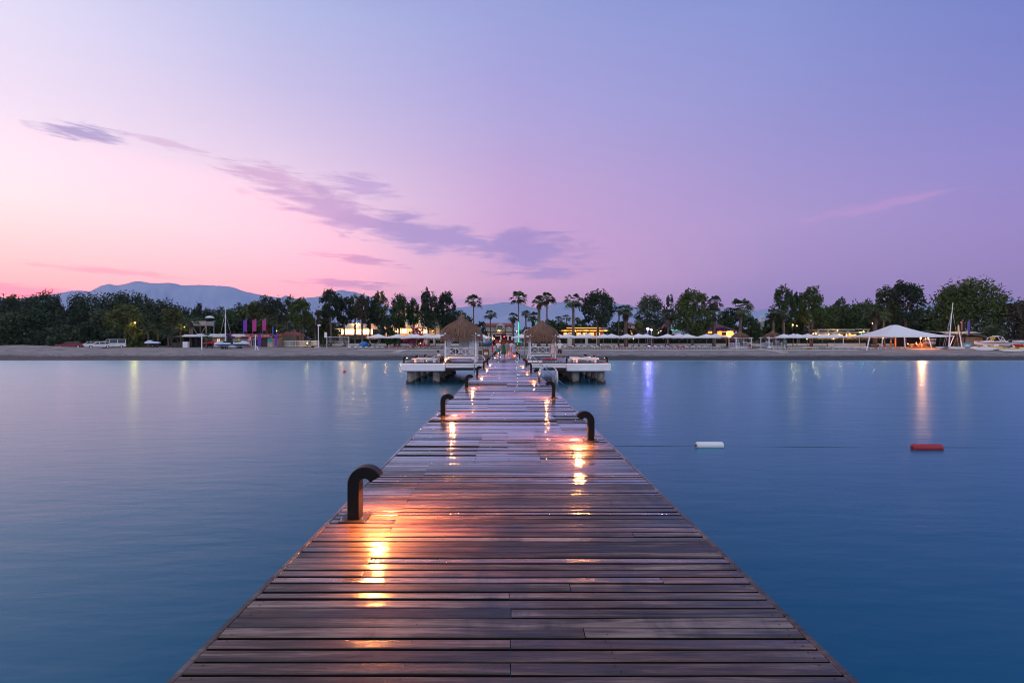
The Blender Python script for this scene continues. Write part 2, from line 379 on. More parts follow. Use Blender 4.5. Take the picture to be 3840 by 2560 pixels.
# thin line of foam where the ripples die out on the stones
fm = MB(); px_ = np.arange(-130, 130.1, 1.0)
lo = 83.55 + .22 * lumps(px_, 0 * px_, .25, 8); hi = 84.15 + .12 * lumps(px_, 0 * px_, .9, 9)
vs_ = []
for x, a_, b_ in zip(px_, lo, hi): vs_ += [(x, a_, .012), (x, b_, .045)]
fm.add(vs_, [(2 * i, 2 * i + 2, 2 * i + 3, 2 * i + 1) for i in range(len(px_) - 1)])
tag(fm.build('surf_foam', mat('foam', (.62, .64, .68), .5)), 'thin pale line of foam at the waterline', kind='stuff')

# ------------------------------------------------------------------ mountains
def ridge(name, pts, Y, depth, material, seed, label):
    P = np.array(pts, float)
    px = np.arange(-900, 4800, 7.0); py = np.interp(px, P[:, 0], P[:, 1])
    top = (CY - py) * Y / F + ZC
    r = np.random.RandomState(seed)
    top = top + Y / F * 1.3 * lumps(px, 0 * px, .05, seed) * np.clip((CY - py) / 60, 0, 1)
    X = (px - CX) * Y / F
    rows = []
    fr = np.array(list(np.linspace(-1, 0, 19)) + [.06, .3, 1.0])
    for t in fr:
        h = 1 - abs(t) ** 1.15 if t < 0 else 1 - abs(t)
        w_ = X + 90 * lumps(X, t * depth + 0 * X, 4e-3, seed + 2)
        spur = np.abs(lumps(w_, .35 * t * depth + 0 * X, 9e-3, seed + 1)) + .5 * np.abs(lumps(w_, .5 * t * depth + 0 * X, 2.3e-2, seed + 3))
        z = top * h - top * .30 * spur * (1 - h) ** .8 * h * 2 + top * .012 * lumps(X, t * depth + 0 * X, 5e-2, seed + 4) * h
        rows.append(np.stack([X * (1 + t * depth / Y), Y + t * depth + 0 * X, np.maximum(z, 1) if abs(t) < 1 else z * 0 + 1], -1))
    V = np.concatenate(rows); n = len(px); i = np.arange(len(V)).reshape(len(fr), n)
    Q = np.stack([i[:-1, :-1], i[:-1, 1:], i[1:, 1:], i[1:, :-1]], -1).reshape(-1, 4)
    tag(mesh_np(name, V, Q, material, smooth=True), label, kind='structure')
HAZE_SLOPE = mat('haze_blue_slope', (.25, .34, .54), .95, noise=(.004, (.30, .38, .56)), bump=(.02, .5))  # distance haze is painted into the slopes as a blue base colour
ridge('mountain', [(-900, 1230), (-300, 1150), (-60, 1105), (0, 1112), (38, 1125), (120, 1112), (199, 1104), (261, 1091), (337, 1091), (378, 1070), (411, 1065), (435, 1070), (463, 1065), (509, 1055), (558, 1059), (640, 1062), (682, 1069), (722, 1068), (823, 1070), (872, 1078), (926, 1095), (994, 1108), (1046, 1115), (1120, 1140), (1250, 1180), (1400, 1215), (1700, 1225), (1760, 1222), (1900, 1180), (2020, 1160), (2086, 1134), (2120, 1133), (2180, 1146), (2260, 1170), (2500, 1200), (2640, 1180), (2700, 1160), (2726, 1155), (2760, 1160), (2824, 1165), (2870, 1159), (2900, 1162), (3000, 1190), (3300, 1190), (3420, 1150), (3455, 1140), (3512, 1132), (3600, 1118), (3700, 1110), (3751, 1113), (3790, 1119), (3836, 1129), (4100, 1180), (4800, 1240)], 3000, 700, HAZE_SLOPE, 21, 'long blue mountain ridge behind the shore')
ridge('mountain', [(-900, 1250), (900, 1200), (1000, 1140), (1071, 1108), (1117, 1121), (1199, 1111), (1286, 1085), (1310, 1093), (1354, 1100), (1392, 1115), (1452, 1148), (1560, 1175), (1680, 1160), (1708, 1153), (1780, 1146), (1842, 1141), (1870, 1136), (1912, 1132), (1940, 1133), (1967, 1142), (1991, 1152), (2060, 1160), (2200, 1150), (2304, 1134), (2326, 1142), (2353, 1140), (2380, 1150), (2500, 1170), (2900, 1180), (3060, 1150), (3090, 1145), (3109, 1148), (3200, 1180), (4800, 1240)], 3900, 300, HAZE_SLOPE, 33, 'farther pale mountain peaks behind the long ridge')
# light evening air between the camera and the mountains
hz = MB(); hz.box((0, 1600, 220), (12000, 6000, 460))
hm = bpy.data.materials.new('evening_haze'); hm.use_nodes = True; hn = hm.node_tree
hn.nodes.remove(hn.nodes['Principled BSDF'])
pv = hn.nodes.new('ShaderNodeVolumePrincipled'); pv.inputs['Color'].default_value = (.55, .62, .88, 1); pv.inputs['Density'].default_value = HAZE = 0.00006
hn.links.new(pv.outputs[0], hn.nodes['Material Output'].inputs['Volume'])
if HAZE: tag(hz.build('haze', hm), 'thin blue evening haze', kind='stuff')
# ------------------------------------------------------------------ pier
PL, PR = -1.60, 1.66
def wood_mat(name, dark, mid_, pale, wetness=1.0):
    m = bpy.data.materials.new(name); m.use_nodes = True; nt = m.node_tree; L = nt.links; b = nt.nodes['Principled BSDF']
    N = nt.nodes.new
    t = N('ShaderNodeTexCoord'); g = N('ShaderNodeNewGeometry')
    off = N('ShaderNodeVectorMath'); off.operation = 'SCALE'; off.inputs[3].default_value = 37.0
    cx = N('ShaderNodeCombineXYZ'); L.new(g.outputs['Random Per Island'], cx.inputs[0]); L.new(g.outputs['Random Per Island'], cx.inputs[2]); L.new(cx.outputs[0], off.inputs[0])
    ad_ = N('ShaderNodeVectorMath'); L.new(t.outputs['Object'], ad_.inputs[0]); L.new(off.outputs[0], ad_.inputs[1])
    def nz(scale, stretch, det=6, rough=.6, dist=0):
        mp = N('ShaderNodeMapping'); mp.inputs['Scale'].default_value = stretch; L.new(ad_.outputs[0], mp.inputs[0])
        n = N('ShaderNodeTexNoise'); n.inputs['Scale'].default_value = scale; n.inputs['Detail'].default_value = det; n.inputs['Roughness'].default_value = rough; n.inputs['Distortion'].default_value = dist
        L.new(mp.outputs[0], n.inputs['Vector']); return n.outputs[0]
    def mr(src, a, b_, c_=0., d=1.):
        q = N('ShaderNodeMapRange'); L.new(src, q.inputs[0])
        for i, x in enumerate((a, b_, c_, d)): q.inputs[i + 1].default_value = x
        return q.outputs[0]
    def mx(f, a, b_, mode='MIX'):
        q = N('ShaderNodeMix'); q.data_type = 'RGBA'; q.blend_type = mode
        if isinstance(f, float): q.inputs[0].default_value = f
        else: L.new(f, q.inputs[0])
        for s_, x in ((6, a), (7, b_)):
            if isinstance(x, tuple): q.inputs[s_].default_value = x
            else: L.new(x, q.inputs[s_])
        return q.outputs[2]
    grain = nz(14, (.09, 1.6, 1), 8, .7, .6); patch = nz(1.1, (.5, 2.2, 1), 4); fine = nz(60, (.05, 1.2, 1), 3)
    cr = N('ShaderNodeValToRGB'); e = cr.color_ramp.elements; e[0].position = .30; e[0].color = (*dark, 1); e[1].position = .74; e[1].color = (*pale, 1)
    q = cr.color_ramp.elements.new(.52); q.color = (*mid_, 1)
    mm = N('ShaderNodeMath'); mm.operation = 'ADD'; L.new(grain, mm.inputs[0]); L.new(mr(patch, .3, .7, -.2, .2), mm.inputs[1]); L.new(mm.outputs[0], cr.inputs[0])
    h = N('ShaderNodeHueSaturation'); L.new(cr.outputs[0], h.inputs['Color']); L.new(mr(g.outputs['Random Per Island'], 0, 1, .70, 1.30), h.inputs['Value'])
    wn_ = N('ShaderNodeTexWhiteNoise'); wn_.noise_dimensions = '1D'; L.new(g.outputs['Random Per Island'], wn_.inputs['W'])
    L.new(mr(wn_.outputs[0], 0, 1, .35, 1.1), h.inputs['Saturation'])
    stn = N('ShaderNodeTexNoise'); stn.inputs['Scale'].default_value = 1.0; stn.inputs['Detail'].default_value = 5; stn.inputs['Roughness'].default_value = .62
    smp = N('ShaderNodeMapping'); smp.inputs['Scale'].default_value = (2.2, .8, 1); L.new(t.outputs['Object'], smp.inputs[0]); L.new(smp.outputs[0], stn.inputs['Vector'])
    stained = mx(mr(stn.outputs[0], .52, .68, 0., .8), h.outputs[0], (.014, .014, .024, 1))
    L.new(stained, b.inputs['Base Color'])
    wetn = N('ShaderNodeTexNoise'); wetn.inputs['Scale'].default_value = .55; wetn.inputs['Detail'].default_value = 5
    L.new(t.outputs['Object'], wetn.inputs['Vector'])
    sy = N('ShaderNodeSeparateXYZ'); L.new(t.outputs['Object'], sy.inputs[0])
    w = N('ShaderNodeMath'); w.operation = 'ADD'; L.new(wetn.outputs[0], w.inputs[0]); L.new(mr(wn_.outputs[0], 0, 1, -.12, .12), w.inputs[1])
    # boards dried in places; wetter from a few metres on
    w2 = N('ShaderNodeMath'); w2.operation = 'ADD'; L.new(w.outputs[0], w2.inputs[0]); L.new(mr(sy.outputs[1], 1.5, 12, -.2, .34), w2.inputs[1])
    wet = mr(w2.outputs[0], .38, .62)
    rg = N('ShaderNodeMath'); rg.operation = 'ADD'; L.new(mr(wet, 0, 1, .24, .11), rg.inputs[0]); L.new(mr(fine, .3, .7, -.05, .07), rg.inputs[1])
    b.inputs['Roughness'].default_value = .6; b.inputs['Specular IOR Level'].default_value = .25
    gl = N('ShaderNodeBsdfGlossy'); gl.inputs['Color'].default_value = (.62, .88, 1, 1); L.new(rg.outputs[0], gl.inputs['Roughness'])
    fr = N('ShaderNodeFresnel'); fr.inputs['IOR'].default_value = 1.5
    ff = N('ShaderNodeMath'); ff.operation = 'MULTIPLY'; L.new(fr.outputs[0], ff.inputs[0]); L.new(mr(wet, 0, 1, .30 * wetness, 1.0 * wetness), ff.inputs[1])
    # standing film of rain water: mirrors the sky towards grazing view
    lw = N('ShaderNodeLayerWeight'); film = N('ShaderNodeMapRange'); film.interpolation_type = 'SMOOTHSTEP'; L.new(lw.outputs['Facing'], film.inputs[0]); film.inputs[1].default_value = .56; film.inputs[2].default_value = .88; film.inputs[4].default_value = .95 * wetness
    fw = N('ShaderNodeMath'); fw.operation = 'MULTIPLY'; L.new(film.outputs[0], fw.inputs[0]); L.new(mr(wet, 0, 1, .35, 1.), fw.inputs[1])
    fm2 = N('ShaderNodeMath'); fm2.operation = 'MAXIMUM'; L.new(fw.outputs[0], fm2.inputs[0]); L.new(ff.outputs[0], fm2.inputs[1])
    mxs = N('ShaderNodeMixShader'); L.new(fm2.outputs[0], mxs.inputs[0]); L.new(b.outputs[0], mxs.inputs[1]); L.new(gl.outputs[0], mxs.inputs[2])
    L.new(mxs.outputs[0], nt.nodes['Material Output'].inputs[0])
    bp = N('ShaderNodeBump'); bp.inputs['Strength'].default_value = .5; bp.inputs['Distance'].default_value = .004; L.new(grain, bp.inputs['Height']); L.new(bp.outputs[0], b.inputs['Normal'])
    wv = N('ShaderNodeTexNoise'); wv.inputs['Scale'].default_value = 7; wv.inputs['Detail'].default_value = 4
    mpv = N('ShaderNodeMapping'); mpv.inputs['Scale'].default_value = (.35, 1.6, 1); L.new(ad_.outputs[0], mpv.inputs[0]); L.new(mpv.outputs[0], wv.inputs['Vector'])
    bc = N('ShaderNodeBump'); bc.inputs['Strength'].default_value = .35; bc.inputs['Distance'].default_value = .012; L.new(wv.outputs[0], bc.inputs['Height']); L.new(bp.outputs[0], bc.inputs['Normal'])
    for q in (gl, fr): L.new(bc.outputs[0], q.inputs['Normal'])
    return m
M_DECK = wood_mat('wet_deck_wood', (.010, .006, .007), (.068, .032, .022), (.23, .14, .09))
pier = thing('pier', 'long wet plank pier running straight from the camera to the beach', 'pier')
def planks(mb, x0, x1, y0, y1, pitch, gap, zt, seed, joints, sub=True, thick=.032):
    r = np.random.RandomState(seed); y = y0; k = 0
    while y < y1:
        w = pitch - gap - abs(r.normal(0, .0009))
        near = sub and y < 26
        js = sorted(j for j in joints(k, r) if x0 + .15 < j < x1 - .15)
        ends = [x0] + js + [x1]
        for a, b_ in zip(ends, ends[1:]):
            a2, b2 = a + (.0022 if a > x0 else 0), b_ - (.0022 if b_ < x1 else 0)
            n = max(2, int((b2 - a2) / .22)) if near else 2
            X = np.linspace(a2, b2, n); dz = r.normal(0, .0010); tl = r.normal(0, .0048); bw = r.normal(0, .0022)
            ph = r.rand() * 6.28; fr = r.uniform(1.2, 3.2); u = (X - a2) / max(.1, b2 - a2)
            e0 = y + .0009 * np.sin(X * fr * 1.7 + ph) + bw * u * (1 - u) * 2; e1 = y + w + .0009 * np.sin(X * fr + ph * 2) + bw * u * (1 - u) * 2
            if r.rand() < .16: e1 = e1 - .006 * np.sin(np.pi * u) ** 2 * r.rand()
            zc = zt + dz * .7 + .0010 * np.sin(X * fr + ph)
            bv = .004
            sec = [np.stack([X, e0, zc - thick], -1), np.stack([X, e0, zc - bv - tl / 2], -1), np.stack([X, e0 + bv, zc - tl / 2], -1),
                   np.stack([X, e1 - bv, zc + tl / 2], -1), np.stack([X, e1, zc - bv + tl / 2], -1), np.stack([X, e1, zc - thick], -1)]
            vs = np.stack(sec, 1).reshape(-1, 3); m_ = 6; fs = []
            for i in range(n - 1):
                for q in range(m_ - 1): fs.append((i * m_ + q, (i + 1) * m_ + q, (i + 1) * m_ + q + 1, i * m_ + q + 1))
            fs += [tuple(range(m_)), tuple(range((n - 1) * m_, n * m_))[::-1]]
            o = len(mb.v); mb.v += vs.tolist(); mb.f += [tuple(i + o for i in f) for f in fs]; mb.m += [(1 if q in (0, 4) else 0) for i in range(n - 1) for q in range(m_ - 1)] + [1, 1]
        y += pitch; k += 1
def pier_joints(k, r):
    y = 1.35 + .0972 * k; e = k % 2 == 0; j = lambda x: x + r.normal(0, .006)
    if y < 3.1: return [j(.02)] if k % 5 in (0, 2) else [j(.42)] if k % 5 == 3 else []
    if y < 6.3: return ([j(-.99)] if e else []) + ([j(1.05)] if k % 8 == 3 else [])
    if y < 8.6: return [j(-.42), j(.47)] if e else ([j(.03)] if k % 4 == 1 else [])
    blk = int((y - 8.6) / 2.6) % 4
    return {0: [j(1.02)] if e else [], 1: [j(-.45)] if e else [j(.5)] if k % 4 == 1 else [], 2: [j(-1.0)] if e else [], 3: [j(.04)] if e else [j(.95)] if k % 4 == 1 else []}[blk]
M_EDGE = mat('wet_board_edge', (.016, .008, .007), .8, spec=.15)
pm = MB(); planks(pm, PL + .045, PR - .045, 1.35, 97.0, .0972, .0150, DZ, 5, pier_joints)
pm.build('deck_boards', [M_DECK, M_EDGE], pier)
M_TRIM = wood_mat('trim_wood', (.03, .017, .013), (.075, .042, .032), (.15, .10, .075), .7)
for sx_, x in ((-1, PL), (1, PR)):
    y = 1.3; i = 0
    jr = np.random.RandomState(40 + sx_)
    while y < 97:
        ln = 2.55 + jr.rand() * .25 if i else (1.35 if sx_ < 0 else 1.52)
        dx = jr.normal(0, .003)
        e = MB(); e.box((x - sx_ * .0205 + dx, y + ln / 2, DZ - .068 + jr.normal(0, .0015)), (.038, ln - .005, .14), bev=.006)
        e.build('edge_board', M_TRIM, pier); y += ln; i += 1
# frame below the boards: two long bearers and cross beams
M_BEAM = mat('dark_bearer', (.025, .02, .018), .8)
e = MB()
for x in (PL + .11, -.5, .55, PR - .11): e.box((x, 49, DZ - .10), (.09, 95.5, .13))
e.build('bearer', M_BEAM, pier)
M_PILE = mat('pile_steel', (.06, .055, .05), .8, noise=(2.5, (.14, .13, .12)))
for k, y in enumerate(range(6, 86, 10)):
    e = MB(); e.tube([(x, y, z) for x in (PL + .35,) for z in (-2.5, DZ - .31)], .14, 10); e.build('pile', M_PILE, pier)
    e = MB(); e.tube([(PR - .35, y, -2.5), (PR - .35, y, DZ - .31)], .14, 10); e.build('pile', M_PILE, pier)
    e = MB(); e.box((0.03, y, DZ - .237), (3.0, .2, .14)); e.build('cross_beam', M_BEAM, pier)
# deck screws on the near boards: the hundred nearest as parts, the rest as one
M_SCREW = mat('dark_screw', (.03, .028, .028), .45, .6); jr = np.random.RandomState(3); SPROF = [(.0046, 0), (.0046, .0006)]
scm = MB(); scm.lathe(SPROF, 6); scm = scm.mesh('screw', M_SCREW); sc = MB(); spots = []
for k in range(0, 90):
    y = 1.35 + .0972 * k
    for x in (PL + .11, -.5, .55, PR - .11):
        for d in (.020, .062):
            if jr.rand() < .8: spots.append((x + jr.normal(0, .006), y + d, DZ + .0014))
spots = [p for p in spots if p[1] > 2.2]
for p in spots[:100]:
    o = bpy.data.objects.new('screw', scm); COL.objects.link(o); o.parent = pier; o.location = p
for p in spots[100:]: sc.lathe(SPROF, 6, p)
tag(sc.build('screw', M_SCREW, pier), kind='stuff')

# ------------------------------------------------------------------ bollard lights
M_BLK = mat('black_paint', (.0035, .0035, .004), .45, bump=(90, .12), spec=.22)
M_STEEL = mat('stainless', (.62, .62, .64), .22, 1.0)
M_LENS = mat('bollard_lamp', (.9, .5, .2), .4, emit=(1.0, .23, .045), estr=5200)
def bollard_proto():
    t = thing('bollard_light', '', 'bollard light', group='black hooked bollard lights')
    W_, D_, RO, RI = .105, .125, .155, .05; hc = .325
    out_ = [(-RO, .012)]; a = 180.0
    arc = [(math.cos(R(q)), math.sin(R(q))) for q in np.linspace(180, 31, 17)]
    out_ = [(-RI, .012), (-RO, .012)] + [(RO * c_, hc + RO * s_) for c_, s_ in arc] + [(RI * c_, hc + RI * s_) for c_, s_ in arc[::-1]]
    # quads round the section, so the curved top shades well
    outer = [(-RO, .012)] + [(RO * c_, hc + RO * s_) for c_, s_ in arc]; inner = [(-RI, .012)] + [(RI * c_, hc + RI * s_) for c_, s_ in arc]
    secs = []
    for (xo, zo), (xi, zi) in zip(outer, inner):
        bv = .006; dx, dz = xi - xo, zi - zo; l = math.hypot(dx, dz); dx, dz = dx / l * bv, dz / l * bv; h = D_ / 2
        secs.append([(xo + dx, -h, zo + dz), (xi - dx, -h, zi - dz), (xi, -h + bv, zi), (xi, h - bv, zi), (xi - dx, h, zi - dz), (xo + dx, h, zo + dz), (xo, h - bv, zo), (xo, -h + bv, zo)])
    m = MB(); m.loft(secs); m.build('hooked_post', M_BLK, t)
    m = MB(); m.box((-.10, 0, .006), (.235, .235, .012), bev=.003); p = m.build('base_plate', mat('plate_steel', (.006, .006, .007), .4, spec=.3), t)
    for i in (-1, 1):
        for j in (-1, 1):
            b_ = MB(); b_.lathe([(.017, 0), (.017, .005), (.011, .006), (.011, .019), (.0085, .021), (.0085, .032)], 6, (-.10 + i * .092, j * .092, .0122)); b_.build('bolt', M_STEEL, t)
    c_, s_ = arc[-1]; mid_ = (RO + RI) / 2 ; tx, tz = s_, -c_
    # lamp lens set just under the mouth of the hook
    m = MB(); hw, hd = .03, .045; q = .001
    cxx, czz = mid_ * c_ + tx * q, hc + mid_ * s_ + tz * q
    vs = [(cxx + c_ * hw * i, hd * j, czz + s_ * hw * i) for i, j in ((-1, -1), (1, -1), (1, 1), (-1, 1))]
    rim = MB()      # dark rim round the mouth, so the lamp sits recessed
    for (ra, rb, ya, yb) in ((RI, RI + .01, -.0615, .0615), (RO - .012, RO - .002, -.0615, .0615), (RI + .01, RO - .012, -.0615, -.051), (RI + .01, RO - .012, .051, .0615)):
        pr = [(r_ * c_, y_, hc + r_ * s_) for r_, y_ in ((ra, ya), (rb, ya), (rb, yb), (ra, yb))]
        rim.add([(x - tx * .002, y, z - tz * .002) for x, y, z in pr] + [(x + tx * .009, y, z + tz * .009) for x, y, z in pr], [(0, 1, 2, 3), (7, 6, 5, 4), (0, 4, 5, 1), (1, 5, 6, 2), (2, 6, 7, 3), (3, 7, 4, 0)])
    rim.build('mouth_rim', M_BLK, t)
    vs += [(v[0] + tx * .002, v[1], v[2] + tz * .002) for v in vs]
    m.add(vs, [(3, 2, 1, 0), (4, 5, 6, 7), (0, 1, 5, 4), (1, 2, 6, 5), (2, 3, 7, 6), (3, 0, 4, 7)]); m.build('lamp_lens', M_LENS, t)
    return t
BOL = bollard_proto()
ordw = ['nearest', 'second', 'third', 'fourth', 'fifth', 'sixth', 'seventh', 'eighth', 'ninth', 'tenth', 'eleventh', 'twelfth', 'thirteenth']
_first = [True]
def bollard(x, y, z, facing, label):
    s_ = 1 if facing == 'right' else -1
    if _first[0]:
        _first[0] = False; BOL.location = (x, y, z); BOL['label'] = label; return BOL
    return dup(BOL, (x, y, z), 0 if s_ > 0 else math.pi, label=label)
ys_l = [4.37, 10.5, 16.85, 23.05, 29.8, 35.6, 50.8, 57.0, 63.2, 69.4, 75.6]
for i, y in enumerate(ys_l): bollard(-1.259, y, DZ, 'right', f'{ordw[i]} bollard light along the left edge of the pier')
ys_r = [7.85, 14.0, 20.1, 26.45, 32.85, 48.9, 55.1, 61.3, 67.5, 73.7]
for i, y in enumerate(ys_r): bollard(1.275, y, DZ, 'left', f'{ordw[i]} bollard light along the right edge of the pier')
# ------------------------------------------------------------------ swimming platforms
M_WHITE = mat('white_paint', (.84, .86, .90), .5, noise=(1.2, (.76, .77, .80)))
M_CONC = mat('white_concrete', (.86, .88, .92), .7, noise=(.9, (.76, .78, .83)), bump=(6, .15))
M_PILEC = mat('stained_concrete', (.30, .265, .23), .85, noise=(2.2, (.13, .11, .10)), bump=(9, .6))
M_GROWTH = mat('dark_sea_growth', (.025, .026, .022), .7, bump=(14, 1.0))
M_PDECK = wood_mat('platform_deck_wood', (.04, .022, .018), (.10, .055, .042), (.2, .125, .09), .7)
def platform(side, label):
    s_ = -1 if side == 'left' else 1
    t = thing('swimming_platform', label, 'platform', group='swimming platforms beside the pier')
    xa, xb, xi = s_ * 8.0, s_ * 4.62, s_ * (1.68 if s_ < 0 else 1.74)
    m = MB(); m.box(((xa + xb) / 2, 43.4, 1.255), (abs(xa - xb), 13.4, .6), bev=.07); m.build('concrete_slab', M_CONC, t)
    m = MB(); planks(m, min(xa, xi) + .1, max(xa, xi) - .1, 36.95, 50.0, .118, .008, 1.592, 71 + s_, lambda k, r: [s_ * (3.2 if k % 2 else 5.6)], sub=False, thick=.03); m.build('deck_boards', [M_PDECK, M_EDGE], t)
    for z in (1.51, 1.395, 1.28):
        m = MB(); m.box(((xb + xi) / 2 + s_ * -.01, 36.78, z), (abs(xb - xi) - .03, .03, .1), bev=.008); m.build('fascia_slat', M_WHITE, t)
    m = MB(); m.box(((xb + xi) / 2, 36.95, 1.13), (abs(xb - xi) - .05, .22, .18))
    for k in range(5): m.box(((xb + xi) / 2, 38.5 + 2.7 * k, 1.35), (abs(xb - xi) - .05, .12, .36))
    m.build('support_beam', M_BEAM, t)
    pr = np.random.RandomState(5 + s_)
    for x in (s_ * 7.33, s_ * 5.35):
        for y in (37.25, 40.0, 43.0, 46.0, 49.0):
            r = .27 * pr.uniform(.95, 1.05)
            m = MB(); m.lathe([(r * 1.02, -2.5), (r * 1.02, .05), (r, .3), (r * .98, .955)], 18, (x, y, 0)); p = m.build('pile', M_PILEC, t, True)
            m = MB(); ph = pr.rand() * 6
            m.lathe([(r * 1.1, -.4), (r * 1.16, .02), (r * 1.12, .12), (r * 1.025, .2)], 18, (x, y, 0))
            m.v = [(vx + (vx - x) * .12 * math.sin(5 * math.atan2(vy - y, vx - x) + ph), vy, vz + (.07 * math.sin(3 * math.atan2(vy - y, vx - x) + ph) if vz > .1 else 0)) for vx, vy, vz in m.v]
            m.build('sea_growth', M_GROWTH, p, True)
    return t
platform('left', 'white edged swimming platform on piles left of the pier, with a person leaning on it')
platform('right', 'white edged swimming platform on piles right of the pier, with a couple standing on it')
PD = 1.592
M_LENS2 = mat('weak_bollard_lamp', (.9, .5, .2), .4, emit=(1.0, .23, .045), estr=900)
for (x, y, f, lab) in ((-7.72, 37.15, 'right', 'bollard light at the front outer corner of the left platform'), (-4.9, 37.2, 'right', 'bollard light beside the left thatched gazebo at the platform front'),
                       (-7.45, 40.6, 'right', 'bollard light behind the white loungers at the left platform edge'), (-7.3, 44.0, 'right', 'farther bollard light at the outer edge of the left platform'),
                       (4.78, 37.2, 'right', 'bollard light in front of the white loungers on the right platform'), (7.68, 37.2, 'left', 'bollard light at the front outer corner of the right platform'),
                       (7.45, 40.9, 'left', 'bollard light behind the right loungers, nearer the outer corner'), (7.3, 44.6, 'left', 'bollard light behind the right loungers, farthest from the camera')):
    for ch in bollard(x, y, PD, f, lab).children:
        if ch.name.startswith('lamp_lens'): ch.material_slots[0].link = 'OBJECT'; ch.material_slots[0].material = M_LENS2

# ------------------------------------------------------------------ thatched gazebos
M_THATCH = mat('thatch_strands', (.24, .135, .09), .9, rand=.65)
M_THATCHIN = mat('thatch_inner', (.07, .042, .03), .95)
M_CURT = mat('white_curtain', (.72, .70, .74), .8)
M_CUSH = mat('grey_cushion', (.20, .20, .23), .9, noise=(4, (.26, .26, .29)))
def thatch_np(prof, n, seed, sq=.35, w=.02, L=(.45, .95)):
    r = np.random.RandomState(seed); P = np.array(prof); rr, zz = P[:, 0], P[:, 1]
    seg = np.hypot(np.diff(rr), np.diff(zz)); cum = np.concatenate([[0], np.cumsum(seg)])
    s0 = (1 - (1 - r.rand(n)) ** .75) * cum[-1]; ln = r.uniform(*L, n); ln = np.minimum(ln, cum[-1] - s0 + r.uniform(.0, .22, n))
    th = r.rand(n) * 2 * np.pi; dth = r.normal(0, .13, n); lift = r.uniform(0, .05, n)
    def pt(s, th_, lf):
        over = np.maximum(s - cum[-1], 0); s = np.minimum(s, cum[-1])
        R_ = np.interp(s, cum, rr); Z_ = np.interp(s, cum, zz) - over
        q = 1 + sq * .32 * (np.abs(np.sin(2 * th_)) ** 1.5) * np.clip(R_ / rr.max(), 0, 1)
        return np.stack([(R_ + lf) * q * np.cos(th_), (R_ + lf) * q * np.sin(th_), Z_ + lf * .3], -1)
    a = pt(s0, th, lift * .3); m_ = pt(s0 + ln * .5, th + dth * .5 / np.maximum(.3, 1), lift); b = pt(s0 + ln, th + dth, lift * 1.3 + .01)
    tan = np.stack([-np.sin(th), np.cos(th), np.zeros(n)], -1) * (w * r.uniform(.6, 1.5, (n, 1))) / 2
    q1 = np.stack([a - tan, a + tan, m_ + tan, m_ - tan], 1); q2 = np.stack([m_ - tan, m_ + tan, b + tan * .5, b - tan * .5], 1)
    V = np.stack([a - tan, a + tan, m_ + tan, m_ - tan, b + tan * .5, b - tan * .5], 1).reshape(-1, 3)
    i = np.arange(n)[:, None] * 6
    Q = np.concatenate([i + [0, 1, 2, 3], i + [3, 2, 4, 5]], 0)
    return V, Q
